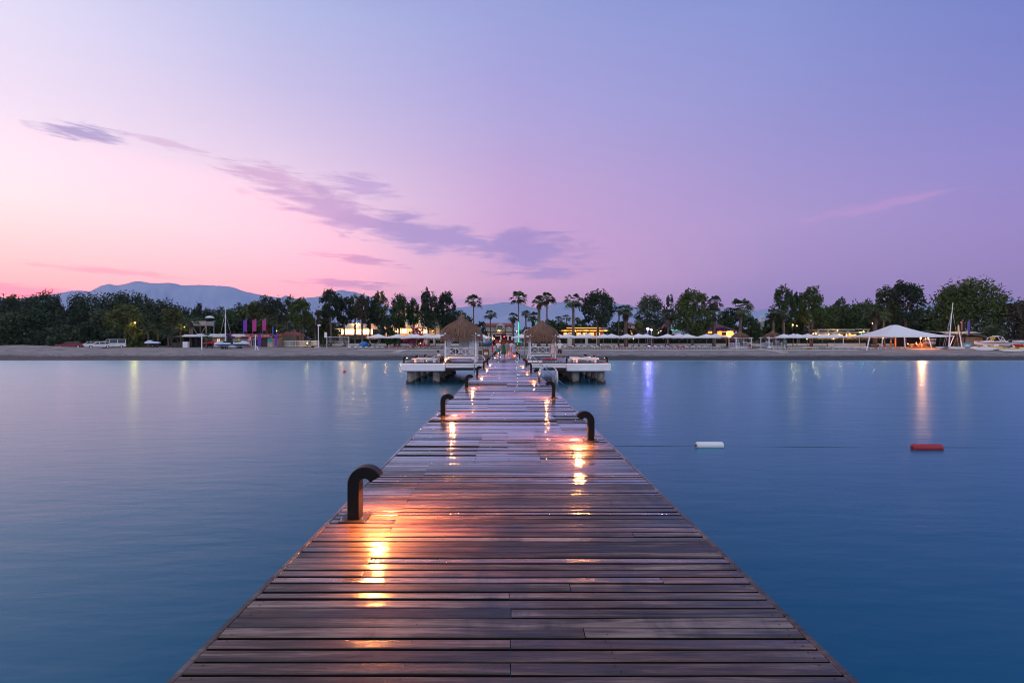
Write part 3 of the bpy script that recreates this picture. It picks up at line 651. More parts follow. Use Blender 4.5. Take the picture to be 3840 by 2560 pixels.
def gazebo(loc, label, n_strands=5200, finial=.3, rail_open=False, curtains=True, W_=2.36, seed=1, rz=0):
    t = thing('thatched_gazebo', label, 'gazebo', loc, rz, group='white gazebos with thatched roofs')
    h = W_ / 2
    for x in (-h, h):
        for y in (-h, h):
            m = MB(); m.box((x, y, 1.05), (.125, .125, 2.1), bev=.012); m.build('post', M_WHITE, t)
    m = MB()      # daybed frame with curved corner braces
    for y in (-h, h):
        m.box((0, y, .385), (W_ - .13, .06, .15))
        for sx_ in (-1, 1):
            arc = [(sx_ * (h - .065), .31), (sx_ * (h - .33), .31)] + [(sx_ * (h - .33 + .265 * math.sin(q)), .31 - .265 * (1 - math.cos(q)) - .02) for q in np.linspace(0, 1.35, 6)]
            m.prism(arc, 'y', y - .028, y + .028)
    for x in (-h, h): m.box((x, 0, .385), (.06, W_ - .13, .15))
    m.build('daybed_frame', M_WHITE, t)
    m = MB(); m.box((0, 0, .555), (W_ - .14, W_ - .14, .19), bev=.05); m.build('mattress', M_CUSH, t)
    for x in ((-.68, .02, .7)): m = MB(); m.box((x, h * .55, .84), (.62, .2, .42), rx=-.25, bev=.08); m.build('cushion', M_CUSH, t)
    def rail(y, axis):
        m = MB(); g = (lambda a, z: (a, y, z)) if axis == 'x' else (lambda a, z: (y, a, z))
        e_ = h - .065; n3 = 3; wd = 2 * e_ / n3
        for z in (1.16, .56): m.bar(g(-e_, z), g(e_, z), .05, .055)
        for k in range(n3):
            a0_, a1_ = -e_ + wd * k, -e_ + wd * (k + 1)
            m.bar(g(a0_ + .03, .6), g(a1_ - .03, 1.13), .032, .04); m.bar(g(a0_ + .03, 1.13), g(a1_ - .03, .6), .032, .04)
            if k: m.bar(g(a0_, .585), g(a0_, 1.133), .045, .05)
        m.build('cross_rail', M_WHITE, t)
    if rail_open:
        m = MB(); e_ = h - .065
        for a0_, a1_ in ((-e_, -e_ + .62), (e_ - .62, e_)):
            for z in (1.16, .56): m.bar((a0_, -h, z), (a1_, -h, z), .05, .055)
            m.bar((a0_ + .03, -h, .6), (a1_ - .03, -h, 1.13), .032, .04); m.bar((a0_ + .03, -h, 1.13), (a1_ - .03, -h, .6), .032, .04)
            xx = a1_ if a0_ < 0 else a0_; m.bar((xx, -h, .585), (xx, -h, 1.13), .045, .05)
        m.build('cross_rail', M_WHITE, t)
    else: rail(-h, 'x')
    rail(-h, 'y'); rail(h, 'y')
    m = MB()      # eave beams whose ends show under the thatch
    for y in (-h, h): m.box((0, y, 2.13), (W_ + .7, .09, .13))
    for x in (-h, h): m.box((x, 0, 2.25), (.09, W_ + .5, .12))
    m.build('eave_beam', M_WHITE, t)
    if curtains:
        jr = np.random.RandomState(seed)
        for (xa, xb, tie, yy) in ((-h + .1, -h + .85, -h + .12, -h + .1), (-.1, .85, None, h - .1), (h - .5, h - .1, None, -h + .1), (-.25, .6, None, .1)):
            xs_ = np.linspace(0, 1, 30); zs_ = np.linspace(2.05, .62, 9); vs = []
            for z in zs_:
                f = 1.0
                k = (2.05 - z) / 1.43
                for u in xs_:
                    x = xa + (xb - xa) * u
                    if tie is not None: x = tie + (x - tie) * (1 - .75 * math.sin(min(k, .75) / .75 * math.pi / 2) ** 1.3 * (1 if k < .75 else (1 - (k - .75) * 1.4)))
                    vs.append((x, yy + .035 * math.sin(u * 44 + 1.5 * math.sin(z * 2)) + .02 * math.sin(u * 17 + z), z))
            m = MB(); m.add(vs, [(i * 30 + j, i * 30 + j + 1, i * 30 + 30 + j + 1, i * 30 + 30 + j) for i in range(8) for j in range(29)]); m.build('curtain', M_CURT, t, True)
    prof = [(.05, 3.50 + finial), (.13, 3.48 + finial), (.12, 3.5), (.30, 3.34), (.75, 3.14), (1.05, 2.98), (1.35, 2.72), (1.52, 2.42), (1.60, 2.05), (1.62, 1.72)]
    inner = [(max(.03, a - .06), b - .03) for a, b in prof]; inner[-1] = (1.5, 1.98); inner[-2] = (1.49, 2.1)
    ro = thing('thatch_roof', None, None); ro.parent = t
    m = MB(); m.lathe(inner[::-1] , 20); m.build('roof_core', M_THATCHIN, ro, True)
    V, Q = thatch_np(prof, n_strands, seed); mesh_np('thatch', V, Q, M_THATCH, parent=ro)
    return t
gazebo((-3.52, 38.75, PD), 'thatched white gazebo with net curtains on the left platform', seed=3)
gazebo((3.47, 46.6, PD), 'thatched white gazebo on the right platform behind the standing couple', seed=4, curtains=False, finial=.18)

# ------------------------------------------------------------------ pool-type ladders, stair rail and shower
def arch(p_in, top, xo, low, y, r):
    """Handrail: up from the deck, over in a round arch and down outside the pier."""
    xi, zi = p_in; w = (xo - xi) / 2; c_ = (xi + xo) / 2
    pts = [(xi - (.04 if w > 0 else -.04), y, zi), (xi, y, top - abs(w) * .8)]
    pts += [(c_ - w * math.cos(q), y, top - abs(w) * .8 + abs(w) * .8 * math.sin(q)) for q in np.linspace(.15, math.pi - .15, 9)]
    pts += [(xo, y, top - abs(w) * .8), (xo + (.03 if w > 0 else -.03), y, low)]
    return pts
def ladder(side, x_in, x_out, y, label, top=.70):
    t = thing('swim_ladder', label, 'ladder')
    for yy in (y - .27, y + .27):
        m = MB(); m.tube(arch((x_in, DZ), DZ + top, x_out, -.5, yy, .021), .021, 10); m.build('handrail', M_STEEL, t, True)
        m = MB(); m.lathe([(.05, 0), (.05, .012), (.03, .02)], 12, (x_in - (.04 if x_out > x_in else -.04), yy, DZ + .002)); m.build('floor_flange', M_STEEL, t)
    for z in (1.2, .9, .6, .3, 0, -.3):
        m = MB(); m.box((x_out + (.02 if x_out > 0 else -.02), y, z), (.07, .54, .025)); m.build('rung', M_STEEL, t)
    return t
ladder('right', 1.27, 1.93, 18.3, 'stainless swim ladder arching over the right edge of the pier')
ladder('left', -1.33, -1.96, 30.2, 'stainless swim ladder over the left pier edge, nearest the left platform', top=.78)
# stair into the water with a long sloping rail
t = thing('stair_rail', 'long sloping steel stair rail running down into the water before the right platform', 'handrail')
for yy in (33.1, 33.9):
    m = MB(); p0, p1 = Vector((1.72, yy, 2.3)), Vector((4.3, yy, -.05))
    m.tube([(1.5, yy, DZ), (1.5, yy, 2.2), (1.56, yy, 2.3), p0, p1], .024, 8); m.build('sloping_rail', M_STEEL, t, True)
    for f_ in (.28, .62):
        q = p0.lerp(p1, f_)
        for dx in (-.09, .09):
            m = MB(); m.tube([(q.x + dx, yy, q.z - dx * .9), (q.x + dx + .05, yy, q.z - .85)], .016, 6); m.build('rail_post', M_STEEL, t)
m = MB()
for k in range(7): m.box((1.85 + k * .36, 33.5, 1.32 - k * .33), (.28, .75, .035))
m.build('stair_tread', M_PDECK, t)
t = thing('beach_shower', 'tall white pipe shower with a bent head at the right pier edge', 'shower', (1.80, 47.2, DZ))
m = MB(); m.tube([(0, 0, 0), (0, 0, 2.55)] + [(.16 - .16 * math.cos(q), 0, 2.62 + .16 * math.sin(q)) for q in np.linspace(0, math.pi / 2, 6)] + [(.5, 0, 2.78), (.56, 0, 2.74), (.57, 0, 2.60)], .055, 10); m.build('shower_pipe', mat('pale_pipe', (.62, .62, .66), .35, .3), t, True)
m = MB(); m.lathe([(.03, .05), (.09, 0), (.09, -.02)], 12, (.57, 0, 2.56)); m.build('shower_head', M_STEEL, t)
m = MB(); m.box((0, 0, .08), (.42, .42, .16), bev=.03); m.build('stone_foot', mat('foot_stone', (.3, .25, .2), .9), t)

# ------------------------------------------------------------------ loungers on the platforms
M_PLAST = mat('white_plastic', (.80, .79, .78), .38)
def lounger(label, loc, rz, angle=0.0, wavy=True, group='white loungers on the swimming platforms', wheels=False):
    """Plastic sun lounger, head towards +Y; angle lifts the backrest."""
    t = thing('sun_lounger', label, 'sun lounger', loc, rz, group)
    W_ = .66
    zc = lambda y: .30 + (.035 * math.sin((y + .95) * 3.6) if wavy else 0)
    yb = .28
    m = MB(); ys_ = np.linspace(-.97, yb, 15)
    for a, b_ in zip(ys_, ys_[1:]):
        ym = (a + b_) / 2; sl = math.atan2(zc(b_) - zc(a), b_ - a); m.box((0, ym, zc(ym)), (W_ - .08, (b_ - a) * .72, .018), rx=sl)
    m.build('seat_slats', M_PLAST, t)
    m = MB()
    for x in (-W_ / 2 + .03, W_ / 2 - .03):
        ys_ = np.linspace(-1.0, .98, 14)
        m.loft([[(x - .03, y, zc(y) - .06), (x + .03, y, zc(y) - .06), (x + .03, y, zc(y) + .022), (x - .03, y, zc(y) + .022)] for y in ys_])
    m.box((0, -1.0, zc(-1) - .02), (W_, .05, .08)); m.box((0, .98, .26), (W_ - .05, .05, .07)); m.build('side_rail', M_PLAST, t)
    ca, sa = math.cos(angle), math.sin(angle)
    m = MB(); L_ = .70
    for k in range(9):
        d = .04 + k * L_ / 9; m.box((0, yb + d * ca, zc(yb) + .012 + d * sa), (W_ - .15, L_ / 9 * .72, .018), rx=angle)
    for x in (-W_ / 2 + .09, W_ / 2 - .09): m.bar((x, yb, zc(yb) + .012), (x, yb + L_ * ca, zc(yb) + .012 + L_ * sa), .035, .03)
    if angle > .1:
        for x in (-.2, .2): m.bar((x, yb + L_ * .6 * ca, zc(yb) + L_ * .6 * sa), (x, yb + L_ * .95 * ca, .26), .025)
    m.build('backrest', M_PLAST, t)
    for y in (-.72, .72):
        for x in (-W_ / 2 + .05, W_ / 2 - .05):
            m = MB(); m.prism([(y - .09, .27), (y + .09, .27), (y + .055, 0), (y - .055, 0)], 'x', x - .02, x + .02); m.build('leg', M_PLAST, t)
    return t
L1 = lounger('white sun lounger with raised back at the front of the left platform', (-6.3, 37.75, PD), R(-90), .42)
lounger('white sun lounger behind the front one on the left platform', (-6.05, 39.0, PD), R(-90), .38)
L2 = lounger('nearest flat white sun lounger on the right platform', (6.25, 37.75, PD), R(-96), .12)
for i, (x, y, r_, lab) in enumerate(((6.15, 38.6, -95, 'second flat white sun lounger from the front on the right platform'), (6.35, 39.45, -97, 'third flat white sun lounger from the front on the right platform'),
                                     (6.0, 40.35, -94, 'fourth flat white sun lounger from the front on the right platform'), (6.25, 41.3, -95, 'farthest flat white sun lounger on the right platform'))):
    dup(L2, (x, y, PD), R(r_), label=lab)
M_RED = mat('red_fabric', (.50, .02, .035), .8)
def cushion(label, loc, rz, dims, m_, cat='cushion', name='lounger_cushion'):
    m = MB(); n = 10
    for k in range(3): m.box((0, (k - 1) * dims[1] / 3, 0), (dims[0], dims[1] / 3 - .015, dims[2]), bev=min(.04, dims[2] * .4))
    o = m.build(name, m_); o.location = loc; o.rotation_euler = (0, 0, rz); return tag(o, label, cat)
cushion('red padded mat lying on the right platform before the gazebo', (3.95, 43.4, PD + .06), R(90), (.62, 1.3, .11), M_RED, 'mat', 'padded_mat')
cushion('white padded mat lying folded beside the right pier edge', (2.25, 36.95 + .55, PD + .07), R(84), (.7, 1.15, .13), M_PLAST, 'mat', 'padded_mat')
# lectern and bin by the left gazebo, rescue can
t = thing('wooden_stand', 'brown wooden stand with a white notice at the left pier edge', 'stand', (-1.98, 48.3, PD))
M_BRN = mat('varnished_wood', (.24, .095, .035), .4, noise=(6, (.16, .06, .02), (1, 1, .2)))
m = MB(); m.box((0, 0, .40), (.62, .4, .76), bev=.02); m.build('cabinet', M_BRN, t)
m = MB(); m.prism([(-.33, .78), (.33, .78), (.33, .83), (.22, .88), (-.22, .88), (-.33, .83)], 'y', -.22, .22); m.build('cabinet_top', M_BRN, t)
m = MB(); m.box((.0, -.206, .47), (.36, .012, .27)); m.build('notice', mat('paper', (.7, .68, .66), .8), t)
t = thing('slatted_bin', 'slatted wooden bin between the left gazebo and the wooden stand', 'bin', (-2.62, 48.4, PD))
M_BINW = mat('bin_wood', (.15, .085, .055), .7)
for k in range(6): m = MB(); m.box((-.23 + k * .092, -.2, .4), (.07, .025, .7)); m.build('slat', M_BINW, t)
m = MB(); m.box((0, 0, .39), (.48, .37, .64)); m.build('liner', mat('bin_liner', (.03, .03, .03), .6), t)
m = MB(); m.box((0, -.0, .77), (.56, .46, .04)); m.build('rim', M_BINW, t)
t = thing('rescue_float', 'red rescue float hanging on a post at the left pier edge', 'rescue float', (-1.42, 52.0, DZ))
m = MB(); m.lathe([(.02, .45), (.07, .5), (.085, .62), (.085, 1.1), (.06, 1.25), (.02, 1.3)], 12); m.build('float', M_RED, t, True)
m = MB(); m.tube([(0, .11, 0), (0, .11, 1.4)], .03, 8); m.build('post', M_WHITE, t)
# rustic branch rail far along the right pier edge
t = thing('branch_railing', 'pale branch railing far along the right edge of the pier', 'railing')
M_BR = mat('bare_branch', (.30, .22, .18), .9)
for k in range(9):
    y = 72 + k * 2.3; m = MB(); m.tube([(1.72, y, DZ - .1), (1.74, y, DZ + 1.0)], .04, 6); m.build('post', M_BR, t)
m = MB(); jr = np.random.RandomState(2)
m.tube([(1.73, 72, DZ + .98), (1.73, 90.5, DZ + .98)], .035, 6)
for k in range(24):
    y = 72 + k * .77; m.tube([(1.73 + jr.normal(0, .02), y, DZ + .1), (1.73, y + jr.uniform(.3, .8) * (1 if k % 2 else -1), DZ + .95)], .025, 5)
m.build('branches', M_BR, t)

# ------------------------------------------------------------------ swim line and floats
t = thing('line_float', 'white foam float on the swim line right of the pier', 'float', (6.15, 14.6, .055))
M_FW = mat('white_foam', (.75, .77, .78), .6); M_FR = mat('red_foam', (.34, .012, .03), .55)
def flo(t, m_, L_, r):
    m = MB(); m.tube([(-L_ / 2, 0, 0), (-L_ / 2 + .03, 0, 0), (L_ / 2 - .03, 0, 0), (L_ / 2, 0, 0)], [r * .8, r, r, r * .8], 16); m.build('foam_body', m_, t, True)
    for s_ in (-1, 1):
        m = MB(); m.tube([(s_ * L_ / 2, 0, 0), (s_ * (L_ / 2 + .03), 0, 0)], .035, 10); m.build('end_collar', mat('collar', (.05, .05, .05), .6), t)
flo(t, M_FW, .8, .105)
t = thing('line_float', 'red foam float on the swim line far right of the pier', 'float', (12.45, 14.3, .05)); flo(t, M_FR, .86, .105)
m = MB(); m.tube([(x, 14.75 - .02 * (x - 2) - .12 * math.sin((x - 1.7) / 4.35 * math.pi) * 0, -.003 + .005 * math.cos(x * 1.4)) for x in np.linspace(1.66, 40, 90)], .009, 5)
tag(m.build('swim_line', mat('dark_rope', (.03, .05, .07), .8)), 'dark rope of the swim line floating right of the pier', 'rope')
m = MB(); m.ball((0, 0, 0), .17, 14, 9); m.tube([(0, 0, .16), (0, 0, .24)], .03, 8)
o = m.build('marker_buoy', mat('red_buoy', (.5, .02, .01), .4), smooth=True); o.location = (-17.0, 51, .06); tag(o, 'small round red buoy floating left of the left platform', 'buoy')
# ------------------------------------------------------------------ people
SKIN = mat('skin', (.42, .22, .15), .55); HAIRD = mat('dark_hair', (.02, .014, .012), .6); HAIRG = mat('grey_hair', (.45, .43, .42), .7); HAIRB = mat('brown_hair', (.12, .06, .03), .6)
EYEM = mat('eye_dark', (.02, .02, .02), .3)
def skin_obj(name, verts, edges, radii, m_, parent, sub=2, root=0):
    me = bpy.data.meshes.new(name); me.from_pydata(verts, edges, []); o = bpy.data.objects.new(name, me); COL.objects.link(o)
    if parent: o.parent = parent
    md = o.modifiers.new('Skin', 'SKIN'); md.use_smooth_shade = True
    sv = me.skin_vertices[0].data
    for v, r in zip(sv, radii): v.radius = r if isinstance(r, tuple) else (r, r)
    sv[root].use_root = True
    ss = o.modifiers.new('Subdivision', 'SUBSURF'); ss.levels = ss.render_levels = sub
    me.materials.append(m_); return o
def person(label, loc, rz, pose='stand', h=1.75, top=None, bottom=None, hair=HAIRD, dress=None, long_hair=False, shoes=None, group=None, skin=SKIN):
    t = thing('person', label, 'person', loc, rz, group); s = h / 1.75
    V = []; E = []; RD = []
    def add(p, r, par=None):
        V.append(tuple(c * s for c in p)); RD.append(tuple(q * s for q in r) if isinstance(r, tuple) else r * s)
        if par is not None: E.append((par, len(V) - 1))
        return len(V) - 1
    sit = pose in ('sit', 'recline'); dz = {'stand': 0, 'walk': 0, 'sit': -.46, 'recline': -.80}[pose]
    lean = .35 if pose == 'recline' else 0
    ln = lambda z: (z - .93) * lean
    hip = add((0, 0, .93 + dz), (.145, .11)); wa = add((0, ln(1.08), 1.08 + dz), (.13, .10), hip); ch = add((0, ln(1.28), 1.28 + dz), (.155, .115), wa)
    nb = add((0, ln(1.44), 1.44 + dz), (.085, .07), ch); nk = add((0, ln(1.5) - .01, 1.51 + dz), .055, nb); hd = add((0, ln(1.62) - .02, 1.62 + dz), (.078, .095), nk); ht = add((0, ln(1.7) - .01, 1.70 + dz), (.07, .085), hd)
    add((0, ln(1.62) - .125, 1.605 + dz), .014, hd)
    for sd in (-1, 1): add((sd * .083, ln(1.62), 1.615 + dz), .014, hd)
    J = {}
    for sd in (-1, 1):
        sw = {'walk': .22 * sd}.get(pose, 0)
        sh = add((sd * .175, ln(1.41), 1.41 + dz), .062, nb)
        if pose == 'recline': eb, wr, pa = (sd * .27, .32, 1.18 + dz), (sd * .3, .40, .93 + dz), (sd * .3, .43, .86 + dz)
        elif pose == 'sit': eb, wr, pa = (sd * .24, 0, 1.13 + dz), (sd * .16, -.22, 1.02 + dz), (sd * .14, -.30, 1.0 + dz)
        else: eb, wr, pa = (sd * .235, .03 - sw * .5, 1.12), (sd * .245, -.05 - sw, .88), (sd * .245, -.07 - sw * 1.15, .81)
        e_ = add(eb, .043, sh); w_ = add(wr, .03, e_); p_ = add(pa, (.032, .018), w_)
        d = (Vector(pa) - Vector(wr)).normalized(); side = Vector((0, 1, 0)) if pose in ('stand', 'walk') else Vector((1, 0, 0))
        for k, L_ in enumerate((.075, .085, .08, .06)):
            o_ = side * (k - 1.5) * .021; a = Vector(pa) + o_ + d * .025; b_ = a + d * L_ * .55 + Vector((-sd * .006, 0, 0)); c_ = b_ + d * L_ * .45 + Vector((-sd * .014, 0, 0))
            i1 = add(tuple(a), .0095, p_); i2 = add(tuple(b_), .009, i1); add(tuple(c_), .0075, i2)
        a = Vector(pa) - side * .035 - d * .02; b_ = a - side * .018 + d * .035; i1 = add(tuple(a), .011, p_); add(tuple(b_), .009, i1)
        if pose == 'sit': hp, kn, an, to = (sd * .09, -.02, .92 + dz), (sd * .12, -.42, .95 + dz), (sd * .12, -.44, .54 + dz), (sd * .12, -.58, .50 + dz)
        elif pose == 'recline': hp, kn, an, to = (sd * .09, -.03, .92 + dz), (sd * .13, -.40, 1.12 + dz), (sd * .12, -.72, .87 + dz), (sd * .12, -.86, .84 + dz)
        elif pose == 'walk': hp, kn, an, to = (sd * .085, 0, .90), (sd * .09, sw * .75 - .05, .50), (sd * .09, sw * 1.2 + (.1 if sw > 0 else 0), .10 + (.07 if sw > 0 else 0)), (sd * .095, sw * 1.2 - .12, .03)
        else: hp, kn, an, to = (sd * .09, 0, .90), (sd * .115, -.015, .49), (sd * .125, .02, .085), (sd * .15, -.14, .035)
        i1 = add(hp, .088, hip); m1 = tuple((a_ * .5 + b_ * .5) for a_, b_ in zip(hp, kn)); i2 = add(m1, .078, i1); i3 = add(kn, .055, i2)
        m2 = tuple((a_ * .62 + b_ * .38) for a_, b_ in zip(kn, an)); i4 = add(m2, .053, i3); i5 = add(an, .036, i4); add(to, (.04, .026), i5)
        J[sd] = (sh, eb, hp, m1, kn, an, to)
    skin_obj('body', V, E, RD, skin, t)
    hz_ = (1.66 + dz) * s; hy = (ln(1.66)) * s
    m = MB(); m.ball((0, hy + .018 * s, hz_ + .02 * s), (.093 * s, .105 * s, .092 * s), 12, 8)
    if long_hair: m.ball((0, hy + .075 * s, hz_ - .12 * s), (.085 * s, .05 * s, .17 * s), 10, 8)
    m.build('hair', hair, t, True)
    for sd in (-1, 1):
        m = MB(); m.ball((sd * .033 * s, (ln(1.63) - .105) * s, (1.635 + dz) * s), .012 * s, 8, 6); m.build('eye', EYEM, t)
    m = MB(); m.box((0, (ln(1.57) - .107) * s, (1.562 + dz) * s), (.045 * s, .01 * s, .01 * s)); m.build('mouth', mat('lips', (.3, .1, .09), .5), t)
    def garment(name, chain_v, chain_e, rr, m_): skin_obj(name, [tuple(c * s for c in p) for p in chain_v], chain_e, [tuple(q * s for q in r) if isinstance(r, tuple) else r * s for r in rr], m_, t)
    if top:
        cv = [(0, ln(1.1), 1.0 + dz), (0, ln(1.15), 1.15 + dz), (0, ln(1.29), 1.30 + dz), (0, ln(1.43), 1.435 + dz)]; ce = [(0, 1), (1, 2), (2, 3)]; rr = [(.165, .128), (.152, .122), (.174, .134), (.085, .08)]
        for sd in (-1, 1):
            sh, eb = J[sd][0], J[sd][1]; k = len(cv); shp = (sd * .175, ln(1.41), 1.41 + dz); md_ = tuple(a_ * .42 + b_ * .58 for a_, b_ in zip(shp, eb))
            cv += [shp, md_]; ce += [(3, k), (k, k + 1)]; rr += [.078, .068]
        garment('shirt', cv, ce, rr, top)
    if bottom:
        cv = [(0, .0, .93 + dz), (0, ln(1.0), 1.02 + dz)]; ce = [(0, 1)]; rr = [(.165, .13), (.158, .122)]
        for sd in (-1, 1):
            hp, m1, kn = J[sd][2:5]; k = len(cv); en = tuple(a_ * .2 + b_ * .8 for a_, b_ in zip(hp, kn)); cv += [hp, m1, en]; ce += [(0, k), (k, k + 1), (k + 1, k + 2)]; rr += [.105, .096, .09]
        garment('shorts', cv, ce, rr, bottom)
    if dress:
        m = MB(); secs = []
        for z, a_, b_ in ((1.45, .10, .08), (1.38, .175, .115), (1.25, .172, .13), (1.1, .14, .115), (.95, .18, .14), (.75, .22, .2), (.52, .27, .26)):
            secs.append([((a_ + (.014 * math.sin(6 * q) if z < 1 else 0)) * math.cos(q) * s, ((b_ + (.014 * math.sin(6 * q + 1) if z < 1 else 0)) * math.sin(q)) * s, z * s) for q in np.linspace(0, 2 * math.pi, 24, endpoint=False)])
        m.loft(secs); m.build('dress', dress, t, True)
    if shoes:
        for sd in (-1, 1):
            an, to = J[sd][5], J[sd][6]
            skin_obj('shoe', [(an[0] * s, (an[1] + .03) * s, (an[2] - .03) * s), (((an[0] + to[0]) / 2) * s, ((an[1] + to[1]) / 2) * s, (to[2] + .02) * s), (to[0] * s, to[1] * s, to[2] * s)], [(0, 1), (1, 2)], [(.05 * s, .046 * s), (.052 * s, .042 * s), (.045 * s, .032 * s)], shoes, t)
    return t
C_WH = mat('white_cotton', (.75, .76, .80), .85); C_NV = mat('navy_cotton', (.025, .03, .06), .9); C_PK = mat('pale_pink_cotton', (.58, .46, .48), .9)
C_TL = mat('teal_cotton', (.02, .30, .30), .85); C_GR = mat('green_cotton', (.01, .12, .06), .85); C_GY = mat('grey_cotton', (.28, .27, .32), .9); C_LB = mat('pale_blue_cotton', (.42, .48, .68), .9)
C_RD = mat('red_cotton', (.45, .04, .05), .85); C_BK = mat('black_cotton', (.02, .02, .024), .9)
person('man in a white polo shirt and navy shorts standing on the right platform', (4.72, 42.4, PD), R(4), h=1.76, top=C_WH, bottom=C_NV, hair=HAIRG, shoes=C_WH)
person('woman in a pale pink dress standing beside the man in the white polo', (4.12, 42.5, PD), R(-8), h=1.66, dress=C_PK, hair=HAIRB, long_hair=True)
person('person in white shirt and teal shorts walking along the pier', (-.75, 47.8, DZ), R(172), 'walk', 1.78, top=C_WH, bottom=C_TL, hair=HAIRD)
person('woman in a dark green dress walking in the middle of the pier', (-.2, 46.2, DZ), R(182), 'walk', 1.70, dress=C_GR, hair=HAIRB, long_hair=True)
person('person in grey shirt walking behind the green dress on the pier', (.12, 49.3, DZ), R(180), 'walk', 1.74, top=C_GY, bottom=C_GY, hair=HAIRD)
person('woman in a pale blue dress walking near the right pier edge', (.82, 50.0, DZ), R(184), 'walk', 1.66, dress=C_LB, hair=HAIRB)
person('person in white shirt farther ahead on the pier, near the right edge', (.62, 52.2, DZ), R(180), 'walk', 1.75, top=C_WH, bottom=C_GY, hair=HAIRD)
person('person in white shirt leaning back on the left platform by the gazebo', (-5.15, 38.5, PD), R(120), 'recline', 1.72, top=C_WH, bottom=C_NV, hair=HAIRD)
# ------------------------------------------------------------------ trees
def leafmat(name, col, rand=.5):
    m = mat(name, col, .75, rand=rand, noise=(.5, tuple(c * .55 for c in col))); return m
LEAF = {'dark': leafmat('dark_leaves', (0.020, 0.045, 0.015)), 'wood': leafmat('woodland_leaves', (0.024, 0.055, 0.019)), 'mid': leafmat('green_leaves', (0.038, 0.086, 0.015)), 'olive': leafmat('olive_leaves', (0.084, 0.111, 0.022)),
        'moss': leafmat('moss_green_leaves', (0.061, 0.104, 0.013)), 'grey': leafmat('grey_green_leaves', (0.050, 0.086, 0.037)), 'brown': leafmat('brownish_leaves', (0.073, 0.058, 0.029)), 'yellow': leafmat('lamplit_yellow_leaves', (0.086, 0.107, 0.012)),  # yellow: lamp light is painted into the leaf colour
        'palm': leafmat('palm_fronds', (0.045, 0.083, 0.023)), 'deadpalm': leafmat('dead_palm_fronds', (0.108, 0.072, 0.043)), 'magenta': leafmat('magenta_blossom', (.32, .03, .14), .4), 'hedge': leafmat('hedge_leaves', (0.022, 0.058, 0.013)), 'purple': leafmat('purple_blossom', (.16, .03, .25), .4)}
BARK = mat('grey_bark', (.17, .135, .12), .9, noise=(3, (.09, .07, .06), (1, 1, .25)), bump=(12, .5)); BARKP = mat('palm_bark', (.20, .135, .11), .95, noise=(2, (.10, .065, .05), (1, 1, 3)), bump=(9, .8)); BARKR = mat('reddish_bark', (.24, .12, .085), .9, noise=(3, (.12, .06, .05), (1, 1, .25)))
def leaf_quads(C, size, rs, droop=0.0, elong=1.35):
    n = len(C); a = rs.normal(size=(n, 3)); a[:, 2] -= droop * 1.6; a /= np.linalg.norm(a, axis=1, keepdims=True)
    b = rs.normal(size=(n, 3)); b -= a * (a * b).sum(1, keepdims=True); b /= np.linalg.norm(b, axis=1, keepdims=True)
    s_ = size * rs.uniform(.55, 1.35, (n, 1)); u = a * s_ * elong / 2; v = b * s_ / 2 * .62
    return np.stack([C - u, C + v * .9 - u * .1, C + u, C - v * .9 + u * .1], 1)
def crown_pts(shape, n, rs, clumps):
    """Leaf centres in a unit crown: x, y in -1..1, z in 0..1, gathered in clumps with gaps between them."""
    def rad(z):
        if shape == 'tall': return np.where(z < .25, .45 + 1.9 * z, np.sqrt(np.clip(1 - ((z - .42) / .60) ** 2, 0, 1)))
        if shape == 'dome': return np.sqrt(np.clip(1 - ((z - .30) / .72) ** 2, 0, 1)) * np.clip(.62 + z * 1.6, 0, 1)
        if shape == 'wild': return np.sqrt(np.clip(1 - ((z - .32) / .70) ** 2, 0, 1)) * (.95 + 0 * z)
        if shape == 'bush': return np.sqrt(np.clip(1 - (z / 1.02) ** 2, 0, 1))
        if shape == 'cone': return np.clip(1.05 - z, .03, 1) ** .8
        return np.sqrt(np.clip(1 - ((z - .48) / .53) ** 2, 0, 1))
    k = clumps; z = rs.uniform(.03, .97, k * 3); r_ = rad(z); keep = rs.rand(k * 3) < (r_ + .15); z, r_ = z[keep][:k], r_[keep][:k]; k = len(z)
    th = rs.rand(k) * 2 * np.pi; q = np.sqrt(rs.uniform(.1, 1, k)) * r_ * rs.uniform(.78, .98, k)
    cc = np.stack([q * np.cos(th), q * np.sin(th), z], -1); cr = rs.uniform(.17, .31, k)
    i = rs.randint(0, k, n); d = rs.normal(size=(n, 3)); d /= np.linalg.norm(d, axis=1, keepdims=True)
    d *= (rs.rand(n, 1) ** .45) * cr[i][:, None]; d[:, 2] *= .62
    return cc[i] + d
def foliage(name, parent, m_, shape, w, z0, z1, n, seed, size=.36, droop=0.0, clumps=None, depth=None, off=(0, 0)):
    rs = np.random.RandomState(seed); P = crown_pts(shape, n, rs, clumps or max(30, int(w * (z1 - z0) * 1.1) + 12))
    C = np.stack([P[:, 0] * w / 2 + off[0], P[:, 1] * (depth or w) / 2 + off[1], z0 + P[:, 2] * (z1 - z0)], -1)
    V, Q = quads_to_np(leaf_quads(C, size, rs, droop)); return mesh_np(name, V, Q, m_, parent=parent)
_seed = [100]
